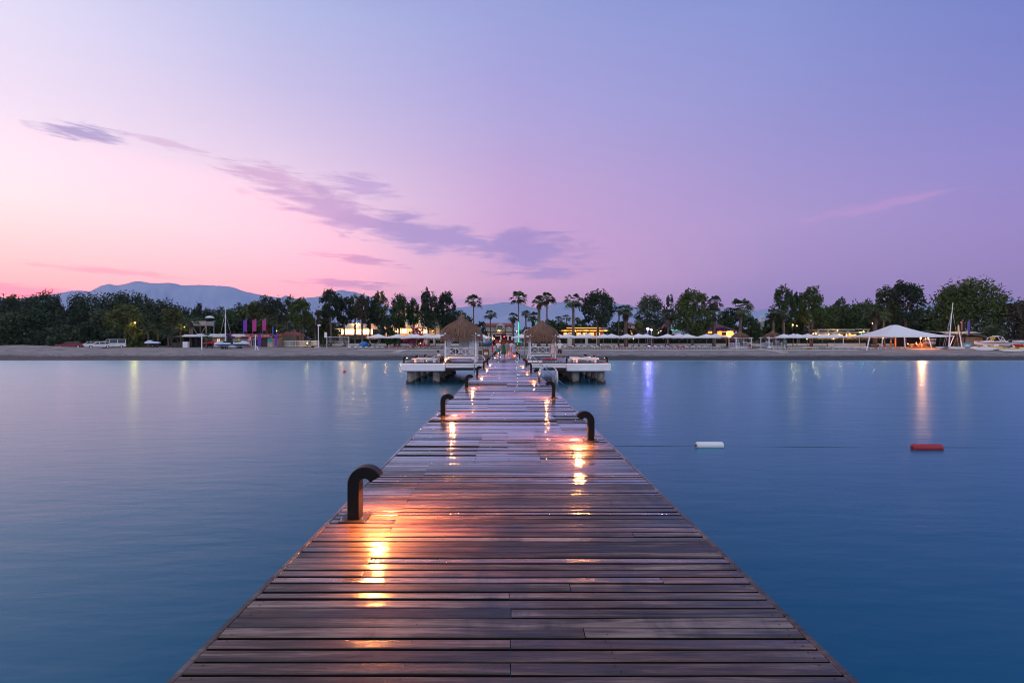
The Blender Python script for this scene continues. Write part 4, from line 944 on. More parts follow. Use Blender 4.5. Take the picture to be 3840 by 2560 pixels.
def tree(kind, px, ptop, pbot, wpx, Y, leaf, label, group, bark=BARK, lean=0.0, dens=1.0, size=None, name='tree', cat='tree', trunks=1, shape=None, tr=None):
    _seed[0] += 1; sd = _seed[0]; rs = np.random.RandomState(sd)
    X = (px - CX) * Y / F; g = gz(X, Y); zt = ZC + (CY - ptop) * Y / F - g; zb = max(.15, ZC + (CY - pbot) * Y / F - g); w = wpx * Y / F
    t = thing(name, label, cat, (X, Y, g - .05), 0, group)
    sh = shape or {'tall': 'tall', 'round': 'round', 'lolli': 'dome', 'wild': 'wild', 'bush': 'bush', 'plane': 'tall', 'cone': 'cone'}[kind]
    sz = size or {'tall': .50, 'round': .52, 'lolli': .46, 'wild': .60, 'bush': .5, 'plane': .46, 'cone': .5}[kind]
    area = w * (zt - zb); n = int(min(9000, max(600, area * {'tall': 62, 'round': 60, 'lolli': 66, 'wild': 46, 'bush': 56, 'plane': 36, 'cone': 46}[kind] * dens)))
    foliage('crown', t, LEAF[leaf], sh, w * (1.16 if kind in ('tall', 'plane') else 1.06), zb - .05 * (zt - zb), zt, n, sd, sz, droop={'tall': .55, 'wild': .0}.get(kind, .15))
    if zb > .5 or kind != 'bush':
        for k in range(trunks):
            m = MB(); r = tr or max(.10, min(.34, zt * .021)); hh = zb + (zt - zb) * .55; dx = lean * hh + (k - (trunks - 1) / 2) * .9 * (1 if trunks > 1 else 0); b0 = (k - (trunks - 1) / 2) * .35
            m.tube([(b0 + dx * q + .1 * math.sin(3 * q + sd), .06 * math.sin(4 * q), hh * q) for q in (0, .03, .25, .5, .75, 1)], [r * 1.5, r * 1.1, r * .95, r * .8, r * .6, r * .3], 9)
            for j in range(4):
                q = .5 + .1 * j; a = rs.rand() * 6.28; p0 = Vector((b0 + dx * q, 0, hh * q)); p1 = p0 + Vector((math.cos(a) * w * .33, math.sin(a) * w * .33, (zt - zb) * .28))
                m.tube([p0, p0.lerp(p1, .5) + Vector((0, 0, .2)), p1], [r * .5, r * .35, r * .12], 6)
            m.build('trunk', bark, t, True)
    return t
def palm(px, ptop, Y, wpx, label, group='fan palms of the resort', leaf='palm', tr=.2, skirt=0.4, n=34, lean=0.0, shaggy=0.0, pbase=None, feather=False):
    """Fan palm: ringed trunk, radiating fans of blades, a skirt of dead fronds."""
    _seed[0] += 1; rs = np.random.RandomState(_seed[0]); X = (px - CX) * Y / F; g = gz(X, Y); H = ZC + (CY - ptop) * Y / F - g; w = wpx * Y / F; Rf = w / 2
    t = thing('palm_tree', label, 'palm tree', (X - lean * H, Y, g - .05), 0, group); hc = H - Rf * .62
    m = MB(); k = 14; pr = rs.rand() * 6
    m.tube([(lean * hc * (q / k) ** 1.2, .05 * math.sin(q * .6 + pr), hc * q / k) for q in range(k + 1)], [tr * (1.35 if q == 0 else 1.0 - .22 * q / k + (.07 if q % 2 else 0)) for q in range(k + 1)], 9); m.build('trunk', BARKP, t, True)
    def fan_set(name, mm, cnt, el0, el1, rf, sag, base_z):
        P = []
        for i in range(cnt):
            az = i * 2.399 + rs.normal(0, .15); el = el0 + (el1 - el0) * rs.rand(); L_ = rf * rs.uniform(.85, 1.1)
            d = np.array([math.cos(az) * math.cos(el), math.sin(az) * math.cos(el), math.sin(el)]); side = np.array([-math.sin(az), math.cos(az), 0.0]); up = np.cross(side, d) * -1
            o = np.array([lean * hc, 0, base_z]) ; pet = L_ * .46; c_ = o + d * pet - np.array([0, 0, sag * pet * .12])
            wd = .03; P.append([o - side * wd, o + side * wd, c_ + side * wd * .6, c_ - side * wd * .6])
            nb = 9
            for b_ in range(nb):
                f_ = (b_ / (nb - 1) - .5) * 2; ang = f_ * 1.15; dd = d * math.cos(ang) + side * math.sin(ang); bl = (L_ - pet) * (1 - .25 * abs(f_)) * 1.05
                wv = (side * math.cos(ang) - d * math.sin(ang)) * .085 * (L_ / 1.8)
                p1 = c_ + dd * bl * .6 - np.array([0, 0, sag * bl * .14]) + up * .03; p2 = c_ + dd * bl - np.array([0, 0, sag * bl * (.55 + .2 * rs.rand())])
                P.append([c_ - wv * .3, c_ + wv * .3, p1 + wv, p1 - wv]); P.append([p1 - wv, p1 + wv, p2 + wv * .15, p2 - wv * .15])
        V, Q = quads_to_np(np.array(P)); mesh_np(name, V, Q, mm, parent=t)
    def feather_set(name, mm, cnt, rf):
        P = []
        for i in range(cnt):
            az = i * 2.399 + rs.normal(0, .2); el = rs.uniform(-.1, 1.25); pts = []; p = np.array([lean * hc, 0, hc]); e = el
            side = np.array([-math.sin(az), math.cos(az), 0.0])
            for s_ in range(8):
                pts.append(p.copy()); d = np.array([math.cos(az) * math.cos(e), math.sin(az) * math.cos(e), math.sin(e)]); p = p + d * rf * 1.25 / 7; e -= .19
            for s_ in range(7):
                a, b_ = pts[s_], pts[s_ + 1]; l = rf * .26 * (1 - abs(s_ / 6 - .45) * .8)
                for q in (.2, .7):
                    c_ = a * (1 - q) + b_ * q
                    for sg in (-1, 1):
                        tip = c_ + side * sg * l + (b_ - a) * .7 - np.array([0, 0, l * .35]); wv = (b_ - a) * .12
                        P.append([c_ - wv, c_ + wv, tip + wv * .3, tip - wv * .3])
                P.append([a - side * .03, a + side * .03, b_ + side * .02, b_ - side * .02])
        V, Q = quads_to_np(np.array(P)); mesh_np(name, V, Q, mm, parent=t)
    if feather: feather_set('fronds', LEAF[leaf], n, Rf)
    else:
        fan_set('fronds', LEAF[leaf], int(n * .72), -.45, 1.3, Rf * 1.2, .9, hc)
        if skirt: fan_set('dead_fronds', LEAF['deadpalm'], int(n * .4), -1.35, -.7, Rf * skirt * 1.3, 1.2, hc - .15)
        if shaggy:
            rs2 = np.random.RandomState(_seed[0] + 5); nn = 500; z = rs2.uniform(hc - shaggy, hc, nn); a = rs2.rand(nn) * 6.28; r_ = tr + rs2.uniform(.0, .35, nn) * (z - hc + shaggy) / shaggy
            C = np.stack([lean * hc + r_ * np.cos(a), r_ * np.sin(a), z], -1); V, Q = quads_to_np(leaf_quads(C, .5, rs2, 2.0, 1.6)); mesh_np('dead_frond_skirt', V, Q, LEAF['deadpalm'], parent=t)
    return t
ORD = ['first', 'second', 'third', 'fourth', 'fifth', 'sixth', 'seventh', 'eighth', 'ninth', 'tenth', 'eleventh', 'twelfth', 'thirteenth', 'fourteenth', 'fifteenth', 'sixteenth', 'seventeenth', 'eighteenth', 'nineteenth', 'twentieth', 'twenty-first', 'twenty-second', 'twenty-third', 'twenty-fourth', 'twenty-fifth', 'twenty-sixth', 'twenty-seventh', 'twenty-eighth', 'twenty-ninth', 'thirtieth']
# the dark wood behind the parked cars, far left
W_ = [(-60, 1128, 150), (15, 1120, 95), (55, 1113, 80), (105, 1116, 100), (160, 1104, 120), (203, 1112, 70), (240, 1160, 80), (290, 1111, 80), (345, 1112, 110), (420, 1106, 110), (475, 1105, 100), (530, 1110, 90), (580, 1118, 80), (625, 1130, 80), (670, 1152, 80), (710, 1165, 70), (742, 1146, 44), (790, 1163, 80), (845, 1152, 90), (890, 1146, 60)]
for i, (px, pt, w) in enumerate(W_):
    tree('wild', px, pt, 1285, w * 1.12, 150 + (i * 37 % 22), ('wood', 'dark', 'wood')[i % 3], f'{ORD[i]} tall dark tree from the left in the wood behind the parked cars', 'tall trees of the dark wood', dens=.8)
W2 = [(-30, 1180, 150), (55, 1172, 130), (120, 1150, 120), (170, 1175, 120), (30, 1222, 140), (110, 1225, 150), (182, 1226, 110), (385, 1165, 110), (560, 1170, 110), (620, 1172, 100), (690, 1190, 110), (760, 1195, 110)]
for i, (px, pt, w) in enumerate(W2):
    tree('wild', px, pt, 1296, w * 1.1, 126 + (i * 13 % 11), ('wood', 'grey', 'wood')[i % 3], f'{ORD[i]} leafy lower tree from the left in front of the dark wood', 'lower trees in front of the dark wood', dens=.8)
for i, (px, pt, w, lf) in enumerate(((262, 1222, 130, 'grey'), (318, 1213, 150, 'wood'), (385, 1232, 110, 'grey'))):
    tree('bush', px, pt, 1292, w, 120 + 2 * i, lf, f'{ORD[i]} broad grey-green bush from the left behind the parked cars', 'bushes behind the parked cars', name='bush', cat='bush', dens=.9)
tree('round', 470, 1146, 1240, 135, 118, 'olive', 'spreading olive-green tree above the lit street lamp behind the cars', 'single trees left of the pier', dens=1.0, tr=.25)
tree('bush', 493, 1207, 1302, 42, 113.5, 'yellow', 'bright yellow-green creeper lit by the street lamp', 'single trees left of the pier', name='bush', cat='bush', dens=1.1, size=.4)
tree('bush', 523, 1248, 1302, 60, 114, 'moss', 'lamp-lit low bush right of the street lamp', 'single trees left of the pier', name='bush', cat='bush', size=.4)
palm(556, 1222, 113, 52, 'short palm lit from the left by the street lamp', leaf='palm', tr=.17, feather=True)
palm(592, 1206, 116, 80, 'bushy feather palm right of the street lamp', tr=.22, feather=True, n=40)
palm(632, 1228, 112, 70, 'low feather palm beside the dark green hut', tr=.22, feather=True, n=40)
tree('round', 645, 1155, 1215, 80, 124, 'olive', 'olive-green tree behind the uplit yellow palm', 'single trees left of the pier')
palm(678, 1214, 118, 48, 'short palm uplit bright yellow behind the dark green hut', leaf='yellow', tr=.14, skirt=0)  # part of the yellow uplight sits in the frond colour
palm(714, 1182, 113, 62, 'fan palm with a thick trunk left of the lookout scaffold', tr=.26, skirt=.5)
palm(775, 1250, 106, 38, 'small young palm behind the red jet ski', tr=.12, skirt=0, n=22)
for i, (px, pt, pb, w, lf, Y) in enumerate(((820, 1185, 1255, 120, 'mid', 136), (880, 1163, 1250, 120, 'mid', 140), (935, 1150, 1250, 110, 'moss', 142), (960, 1136, 1255, 90, 'olive', 138), (1005, 1145, 1250, 110, 'mid', 140), (915, 1195, 1260, 120, 'dark', 132), (1040, 1190, 1265, 120, 'mid', 133))):
    tree('wild', px, pt, pb, w, Y, lf, f'{ORD[i]} leafy green tree from the left behind the watersports hut', 'trees behind the watersports hut', dens=1.0)
tree('plane', 1003, 1109, 1180, 66, 128, 'dark', 'tall dark open-crowned tree behind the magenta flags', 'tall dark trees behind the flags', dens=1.3)
tree('plane', 1040, 1114, 1225, 48, 127, 'dark', 'second tall dark tree, between the flags and the round-headed tree', 'tall dark trees behind the flags', dens=1.1)
tree('plane', 1078, 1110, 1195, 54, 129, 'dark', 'third tall dark tree, touching the round-headed tree', 'tall dark trees behind the flags', dens=1.3)
palm(1000, 1182, 120, 70, 'shaggy palm behind the right magenta flag', tr=.2, skirt=.6)
palm(1060, 1212, 116, 52, 'palm by the red roof left of the round-headed tree', tr=.2)
tree('lolli', 1130, 1122, 1222, 98, 118, 'moss', 'round-headed moss-green tree on two pale trunks', 'single trees left of the pier', dens=1.25, trunks=2, tr=.17)
tree('round', 1182, 1165, 1232, 52, 119, 'brown', 'small brownish round tree beside the white lamp post', 'single trees left of the pier')
palm(1160, 1225, 121, 52, 'low palm behind the fence left of the lamp post', tr=.18)
palm(1228, 1200, 124, 60, 'dark palm behind the lifeguard chair', tr=.2, shaggy=2.0)
for i, (px, pt, w) in enumerate(((1205, 1160, 70), (1215, 1205, 80))):
    tree('bush', px, pt, 1290, w, 126, 'moss', ('tall' if i == 0 else 'low') + ' moss-green shrub behind the white lamp post', 'shrubs by the lamp post', name='bush', cat='bush')
# the row of tall trees in front of the lit restaurant
T_ = [(1240, 1089, 1188, 68, 'dark', 'tallest dark drooping tree at the left end of the restaurant row'), (1290, 1120, 1212, 58, 'dark', 'dark drooping tree second from the left before the restaurant'), (1331, 1104, 1195, 44, 'olive', 'slim olive-tinted tree before the left restaurant windows'),
      (1360, 1112, 1205, 46, 'brown', 'brownish drooping tree between the lit window bays'), (1388, 1116, 1215, 50, 'dark', 'dark drooping tree left of the taller olive crown'), (1425, 1101, 1210, 62, 'olive', 'olive-tinted tall tree with a straight trunk before the restaurant'), (1452, 1185, 1250, 55, 'dark', 'low dark tree between the two restaurant wings'),
      (1496, 1108, 1222, 64, 'mid', 'green drooping tree left of the magenta shrub'), (1550, 1124, 1215, 50, 'mid', 'shorter green drooping tree above the magenta shrub'), (1608, 1090, 1225, 70, 'dark', 'tall dark drooping tree right of the magenta shrub'), (1675, 1099, 1222, 72, 'dark', 'broad dark drooping tree nearest the left gazebo roof')]
for i, (px, pt, pb, w, lf, lab) in enumerate(T_):
    tree('tall', px, pt, pb, w, 122 + (i % 3) * 2.5, lf, lab, 'drooping trees before the restaurant', dens=1.25, lean=.02 * ((i % 3) - 1))
tree('bush', 1560, 1228, 1292, 96, 112.5, 'magenta', 'magenta bougainvillea shrub before the restaurant', 'flowering shrubs', name='flowering_shrub', cat='shrub', dens=.75, size=.42)
tree('bush', 1470, 1238, 1292, 60, 121, 'hedge', 'round dark shrub left of the magenta bougainvillea', 'single shrubs', name='bush', cat='bush')
palm(1632, 1196, 121, 46, 'small palm lit bright green behind the tall dark trees', leaf='palm', tr=.13, skirt=0)
palm(1776, 1107, 124, 64, 'tall lone palm just right of the left gazebo roof', tr=.19, n=36)
for i, (px, pt, w) in enumerate(((1725, 1170, 95), (1760, 1185, 70), (1800, 1205, 60))):
    tree('wild', px, pt, 1262, w, 128 + 2 * i, ('moss', 'mid', 'dark')[i], ('large light-green', 'bushy green', 'low dark')[i] + ' tree behind the left gazebo roof', 'trees behind the left gazebo', size=.46)
palm(1839, 1164, 138, 48, 'middle-sized palm in front of the red-roofed house', tr=.17)
palm(1925, 1174, 140, 44, 'dark palm right of the red-roofed house', tr=.3, skirt=.6)
palm(1945, 1094, 126, 66, 'tall slim palm with a green light strip on its trunk', tr=.17, n=38)
palm(1972, 1164, 136, 36, 'shorter palm right of the green-lit trunk', tr=.24, skirt=.5)
palm(2000, 1172, 142, 50, 'shaggy brown palm behind the right gazebo', tr=.3, shaggy=3.0)
palm(2022, 1112, 122, 62, 'thick-trunked palm with some fronds lit green', tr=.42, lean=.01, skirt=.5)
palm(2051, 1099, 124, 62, 'tall slim palm beside the thick-trunked one', tr=.19, n=38)
palm(2150, 1104, 118, 74, 'tall palm with a stout brown trunk before the orange pavilion', tr=.34, n=34, skirt=.3)
for i, (px, pt, w) in enumerate(((2094, 1186, 36), (2124, 1180, 34), (2165, 1192, 34))):
    palm(px, pt, 150 + i, w, ('left', 'taller middle', 'right')[i] + ' yellow-lit palm behind the orange pavilion', 'yellow-lit palms behind the pavilion', leaf='yellow', tr=.15, skirt=0, n=24)  # no lamp here, the yellow light is painted into the fronds
for i, (px, pt, w) in enumerate(((2065, 1200, 60), (2110, 1205, 70), (2180, 1200, 70), (2060, 1230, 80))):
    tree('wild', px, pt, 1262, w, 145 + i, 'mid', f'{ORD[i]} low green tree from the left behind the right gazebo roof', 'low trees behind the right gazebo')
tree('round', 2243, 1094, 1215, 132, 120, 'dark', 'big round dark tree before the orange pavilion', 'big round trees', dens=1.05, tr=.32, bark=BARK)
palm(2322, 1150, 124, 40, 'slanting palm right of the big round tree', tr=.2, lean=.02)
palm(2347, 1143, 121, 62, 'shaggy thick palm right of the big round tree', tr=.45, shaggy=2.5, skirt=.6)
tree('bush', 2330, 1205, 1262, 90, 128, 'dark', 'dark bush at the foot of the shaggy thick palm', 'single shrubs', name='bush', cat='bush')
tree('plane', 2436, 1113, 1238, 112, 124, 'grey', 'dark loose-crowned plane tree above the bright purple floodlight', 'plane trees', dens=1.5, size=.5)
tree('plane', 2512, 1115, 1215, 46, 130, 'grey', 'slimmer plane tree behind the shaggy leaning palm', 'plane trees', dens=1.3)
for px, pt, w, lab in ((2395, 1205, 60, 'round clipped yellow-green bush left of the purple floodlight'), (2450, 1222, 40, 'round clipped yellow-green bush right of the purple floodlight')):
    tree('bush', px, pt, 1262, w, 117, 'olive', lab, 'clipped bushes by the floodlight', name='bush', cat='bush')
palm(2505, 1160, 119, 72, 'shaggy palm left of the huge round moss-green tree', tr=.3, shaggy=2.0, skirt=.6)
tree('bush', 2497, 1222, 1268, 62, 121, 'dark', 'dark bush under the shaggy palm beside the round tree', 'single shrubs', name='bush', cat='bush')
tree('round', 2596, 1097, 1258, 132, 117, 'moss', 'huge round moss-green tree with foliage almost to the ground', 'big round trees', dens=1.15, tr=.3)
palm(2680, 1112, 119, 62, 'tall palm right of the huge round tree', tr=.24, n=36)
palm(2676, 1152, 116, 66, 'shorter shaggy palm in front of the tall palm', tr=.36, skirt=.6)
tree('wild', 2712, 1165, 1236, 60, 133, 'mid', 'leafy tree behind the two palms at the orange shop', 'trees right of the huge round tree')
palm(2776, 1124, 115, 96, 'broad palm on a stout trunk behind the left beach gazebo', tr=.36, n=40, skirt=.45)
for i, (px, pt, w, lf) in enumerate(((2750, 1188, 80, 'mid'), (2806, 1184, 84, 'mid'), (2846, 1214, 76, 'mid'), (2893, 1180, 62, 'dark'), (2905, 1205, 90, 'mid'), (2950, 1205, 90, 'mid'), (2990, 1190, 80, 'dark'))):
    tree('wild', px, pt, 1236 if i == 0 else 1272, w, 132 if i == 0 else 124 + (i * 5 % 9), lf, f'{ORD[i]} dense green bush from the left behind the beach gazebos', 'bushes behind the beach gazebos', name='bush', cat='bush', size=.6)
palm(2900, 1158, 118, 56, 'palm left of the twin round-headed trees', tr=.26, shaggy=1.5)
palm(2938, 1165, 119, 48, 'smaller palm under the left of the twin trees', tr=.26)
tree('lolli', 2938, 1081, 1215, 84, 122, 'mid', 'left of the twin tall round-headed trees', 'twin round-headed trees', dens=1.2)
tree('lolli', 3041, 1082, 1205, 100, 120, 'moss', 'right of the twin tall round-headed trees, on a forked trunk', 'twin round-headed trees', dens=1.2, trunks=2, bark=BARKR, tr=.2)
tree('tall', 2995, 1105, 1235, 50, 126, 'dark', 'slim dark tree between the twin round-headed trees', 'single trees right of the pier')
tree('cone', 3152, 1120, 1180, 76, 150, 'grey', 'grey-green conifer top behind the beach bar', 'single trees right of the pier', dens=1.4)
for i, (px, pt, w, lf) in enumerate(((3090, 1160, 90, 'moss'), (3130, 1150, 110, 'moss'), (3185, 1150, 100, 'mid'), (3235, 1130, 100, 'moss'), (3280, 1145, 100, 'mid'), (3110, 1196, 120, 'mid'), (3190, 1192, 120, 'mid'), (3330, 1160, 120, 'dark'), (3385, 1200, 110, 'dark'), (3445, 1195, 110, 'dark'), (3470, 1160, 90, 'mid'))):
    tree('wild', px, pt, 1262, w * 1.1, 142 + (i * 7 % 13), lf, f'{ORD[i]} leafy tree from the left behind the beach bar and marquee', 'trees behind the beach bar', dens=1.0)
palm(3282, 1142, 117, 84, 'shaggy palm rising left of the white marquee', tr=.42, shaggy=2.0, skirt=.6)
tree('tall', 3316, 1080, 1190, 64, 124, 'mid', 'left crown of the pair of tall trees above the marquee', 'tall trees above the marquee', dens=1.2, shape='round')
tree('round', 3395, 1061, 1202, 122, 120, 'dark', 'tall broad tree with a reddish trunk above the marquee', 'tall trees above the marquee', dens=1.15, bark=BARKR, tr=.26)
tree('wild', 3635, 1056, 1262, 250, 128, 'moss', 'largest tree with a wide ragged crown above the boat shed', 'trees above the boat shed', dens=1.0, size=.6)
tree('wild', 3590, 1075, 1200, 140, 131, 'mid', 'ragged upper limb of the tree mass above the boat shed', 'trees above the boat shed', dens=.9, size=.6)
tree('wild', 3800, 1140, 1285, 130, 122, 'brown', 'brownish green tree at the right edge above the speedboats', 'trees above the boat shed', dens=1.0)
tree('bush', 3712, 1222, 1285, 110, 118, 'grey', 'grey-green bush behind the speedboat', 'single shrubs', name='bush', cat='bush')
tree('wild', 3880, 1120, 1290, 130, 126, 'mid', 'green tree cut off by the right edge of the view', 'trees above the boat shed', dens=1.0)
# far belt of trees closing the view behind the resort
for i, (px, pt) in enumerate(((1090, 1190), (1150, 1188), (1230, 1195), (1300, 1200), (1385, 1200), (1460, 1190), (1530, 1200), (1620, 1205), (1700, 1212), (1770, 1222), (1990, 1225), (2070, 1222), (2150, 1222), (2230, 1215), (2310, 1215), (2390, 1215), (2470, 1210), (2550, 1205), (2640, 1205), (2700, 1205), (3010, 1200), (3060, 1205), (3500, 1190), (3560, 1190))):
    tree('wild', px, pt, 1280, 100, 172 + (i * 11 % 17), ('wood', 'dark', 'mid')[i % 3], f'{ORD[i]} distant tree from the left in the belt behind the resort', 'distant belt of trees behind the resort', dens=.55, size=.6)

# ------------------------------------------------------------------ low white walls and clipped hedges
M_WALL = mat('whitewash', (.72, .71, .70), .8, noise=(.5, (.60, .59, .58)))
def low_wall(p0, p1, Y, label, h=.62):
    x0, x1 = (p0 - CX) * Y / F, (p1 - CX) * Y / F; g = gz(0, Y); t = thing('low_wall', label, 'wall', ((x0 + x1) / 2, Y, g - .1), 0, 'low white garden walls')
    m = MB(); m.box((0, 0, (h + .1) / 2), (x1 - x0, .25, h + .1), bev=.02); m.build('wall_body', M_WALL, t); m = MB(); m.box((0, 0, h + .13), (x1 - x0 + .08, .34, .06), bev=.015); m.build('coping', M_WALL, t)
low_wall(1205, 1795, 125, 'long low white wall behind the loungers left of the pier'); low_wall(1995, 2722, 125, 'long low white wall behind the loungers right of the pier'); low_wall(2812, 2862, 123, 'short low white wall between the two beach gazebos'); low_wall(2930, 3100, 125, 'low white wall behind the beach umbrellas at the beach bar'); low_wall(3104, 3245, 119, 'brighter white wall just left of the marquee', .78); low_wall(3290, 3440, 124, 'white wall seen under the marquee')
def hedge(p0, p1, Y, top, label):
    x0, x1 = (p0 - CX) * Y / F, (p1 - CX) * Y / F; g = gz(0, Y); H = ZC + (CY - top) * Y / F - g
    t = thing('hedge', label, 'hedge', ((x0 + x1) / 2, Y, g), 0, 'clipped dark hedges')
    rs = np.random.RandomState(int(p0)); n = int((x1 - x0) * 85); C = np.stack([rs.uniform(-(x1 - x0) / 2, (x1 - x0) / 2, n), rs.uniform(-.5, .5, n), rs.uniform(.1, H, n)], -1)
    C[:, 2] *= 1 + .05 * np.sin(C[:, 0] * .9) + .03 * np.sin(C[:, 0] * 2.7); V, Q = quads_to_np(leaf_quads(C, .34, rs)); mesh_np('foliage', V, Q, LEAF['hedge'], parent=t)
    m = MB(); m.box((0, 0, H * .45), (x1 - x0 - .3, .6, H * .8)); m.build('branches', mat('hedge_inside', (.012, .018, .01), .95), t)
hedge(1310, 1590, 127.5, 1268, 'clipped dark hedge behind the wall left of the gazebo'); hedge(1605, 1790, 127.5, 1270, 'clipped dark hedge behind the left gazebo'); hedge(2005, 2126, 127.5, 1268, 'clipped dark hedge behind the right gazebo'); hedge(2153, 2720, 127.5, 1269, 'long clipped dark hedge behind the right beach umbrellas'); hedge(2935, 3250, 127.5, 1270, 'clipped dark hedge in front of the beach bar'); hedge(3260, 3440, 127, 1270, 'clipped dark hedge seen under the marquee')
# ------------------------------------------------------------------ beach umbrellas, loungers and small things on the sand
M_CANV = mat('white_canvas', (.76, .76, .78), .85); M_POLE = mat('grey_pole', (.30, .30, .32), .4, .6); M_WOOD2 = mat('pale_wood', (.34, .22, .14), .8)
def umbrella_proto():
    t = thing('beach_umbrella', '', 'beach umbrella', group='square white beach umbrellas')
    a, ze, za = 2.05, 2.45, 3.2; m = MB(); N = 8; pts = []
    ring = []
    for k in range(4):
        for j in range(N):
            q = (j / N) * 2 - 1; c_ = [(q, -1), (1, q), (-q, 1), (-1, -q)][k]; sag = .05 * (1 - q * q); ring.append((c_[0] * a * (1 - sag * .5), c_[1] * a * (1 - sag * .5), ze + sag * .6))
    L_ = len(ring); rows = [[(x * f_, y * f_, za + (z - za) * f_ - .06 * math.sin(math.pi * f_)) for x, y, z in ring] for f_ in (.03, .35, .7, 1)]
    rows.append([(x * 1.002, y * 1.002, z - .17) for x, y, z in ring])
    vs = [p for r in rows for p in r]; m.add(vs, [(i * L_ + k, i * L_ + (k + 1) % L_, (i + 1) * L_ + (k + 1) % L_, (i + 1) * L_ + k) for i in range(4) for k in range(L_)])
    m.build('canopy', M_CANV, t); m = MB(); m.tube([(0, 0, -.4), (0, 0, za + .08)], .035, 8); m.build('pole', M_POLE, t)
    for sx_ in (-1, 1):
        for sy_ in (-1, 1):
            m = MB(); m.bar((0, 0, za - .1), (sx_ * a * .97, sy_ * a * .97, ze + .0), .03); m.build('rib', M_POLE, t)
    m = MB(); m.lathe([(.32, 0), (.32, .08), (.06, .12), (.05, .3)], 12); m.build('foot', M_POLE, t); return t
UMB = None
rows_ = [('front', 104.0, [1419, 1493, 1561, 1643, 1806, 1956, 2095, 2179, 2263, 2350, 2422, 2503, 2577, 2650, 2939, 2990, 3085]), ('second', 110.5, [1545, 1604, 2130, 2205, 2293, 2394, 2546, 2683, 2975, 3028, 3128])]
for rn, Y, pxs in rows_:
    for i, px in enumerate(pxs):
        lab = f'{ORD[i]} square white umbrella from the left in the {rn} beach row'; loc = gat(px, Y + rng.uniform(-.5, .5)); rz = rng.uniform(-.1, .1)
        if UMB is None: UMB = umbrella_proto(); UMB['label'] = lab; UMB.location = loc
        else: dup(UMB, loc, rz, label=lab)
for i, (px, Y, nm) in enumerate(((1832, 131, 'leftmost'), (1847, 132, 'second'), (1878, 131, 'tall middle'), (1905, 132, 'fourth'), (1920, 131, 'rightmost'))):
    t = thing('closed_umbrella', f'{nm} furled white umbrella from the left in the red bar', 'umbrella', gat(px, Y), 0, 'furled umbrellas of the red bar')
    m = MB(); m.lathe([(.06, 1.35), (.27, 1.4), (.2, 2.1), (.09, 2.75), (.02, 2.95)], 10); m.build('furled_canopy', M_CANV, t, True); m = MB(); m.tube([(0, 0, 0), (0, 0, 1.4)], .04, 8); m.build('pole', M_POLE, t)
def beach_lounger_mesh(angle):
    m = MB(); W_ = .68
    for a, b_ in zip(np.linspace(-.97, .22, 9), np.linspace(-.97, .22, 9)[1:]): m.box((0, (a + b_) / 2, .32), (W_ - .05, (b_ - a) * .82, .03))
    for x in (-.32, .32): m.box((x, -.02, .28), (.06, 1.95, .08))
    ca, sa = math.cos(angle), math.sin(angle)
    for k in range(6): d = .06 + k * .115; m.box((0, .25 + d * ca, .33 + d * sa), (W_ - .08, .10, .03), rx=angle)
    if angle > .1: m.bar((-.25, .25 + .5 * ca, .33 + .5 * sa), (-.25, .8, .28), .04); m.bar((.25, .25 + .5 * ca, .33 + .5 * sa), (.25, .8, .28), .04)
    for x in (-.29, .29):
        for y in (-.75, .7): m.box((x, y, .13), (.06, .12, .27))
    return m
LM = {k: beach_lounger_mesh(a).mesh('sun_lounger', M_PLAST) for k, a in (('flat', .05), ('low', .3), ('high', .95))}
def beach_loungers(name, px0, px1, n, Y, rot, kinds='flat'):
    for i in range(n):
        px = px0 + (px1 - px0) * (i + .5) / n + rng.uniform(-2, 2); o = bpy.data.objects.new('sun_lounger', LM[kinds if rng.random() < .75 else rng.choice(['flat', 'low'])]); COL.objects.link(o)
        o.location = gat(px, Y + rng.uniform(-.35, .35), .02); o.rotation_euler = (0, 0, rot + rng.uniform(-.09, .09))
        tag(o, f'white sun lounger, {ORD[i]} from the left {name}', 'sun lounger', 'white sun loungers on the beach')
beach_loungers('on the beach left of the left gazebo', 1296, 1540, 12, 103, -.35, 'low'); beach_loungers('just left of the left gazebo', 1560, 1680, 6, 106, -.3)
beach_loungers('between the left gazebo and the pier', 1790, 1858, 4, 103.5, -.2); beach_loungers('between the pier and the right gazebo', 1935, 1995, 3, 104, .2); beach_loungers('seen through the right gazebo', 2000, 2095, 5, 104.5, .15)
beach_loungers('in the front row right of the couple', 2108, 2700, 27, 102.2, .12); beach_loungers('in the second row right of the couple', 2112, 2712, 25, 107, .12, 'low')
beach_loungers('in front of the left beach gazebo', 2746, 2805, 3, 99.5, .25); beach_loungers('before the green notice board', 2884, 3062, 8, 101, .2); beach_loungers('in the row behind, left of the marquee', 2958, 3250, 12, 105.5, .2); beach_loungers('in front of the marquee', 3100, 3410, 11, 102, .25)
def towel(px, Y, label, w=.7, col=M_RED, name='red_towel', cat='towel'):
    m = MB(); m.box((0, 0, .40), (w, 1.2, .14), bev=.05); m.box((0, .45, .5), (w * .9, .4, .1), bev=.04)
    o = m.build(name, col); o.location = gat(px, Y, .02); o.rotation_euler = (0, 0, rng.uniform(-.3, .3)); tag(o, label, cat, 'red towels on the loungers')
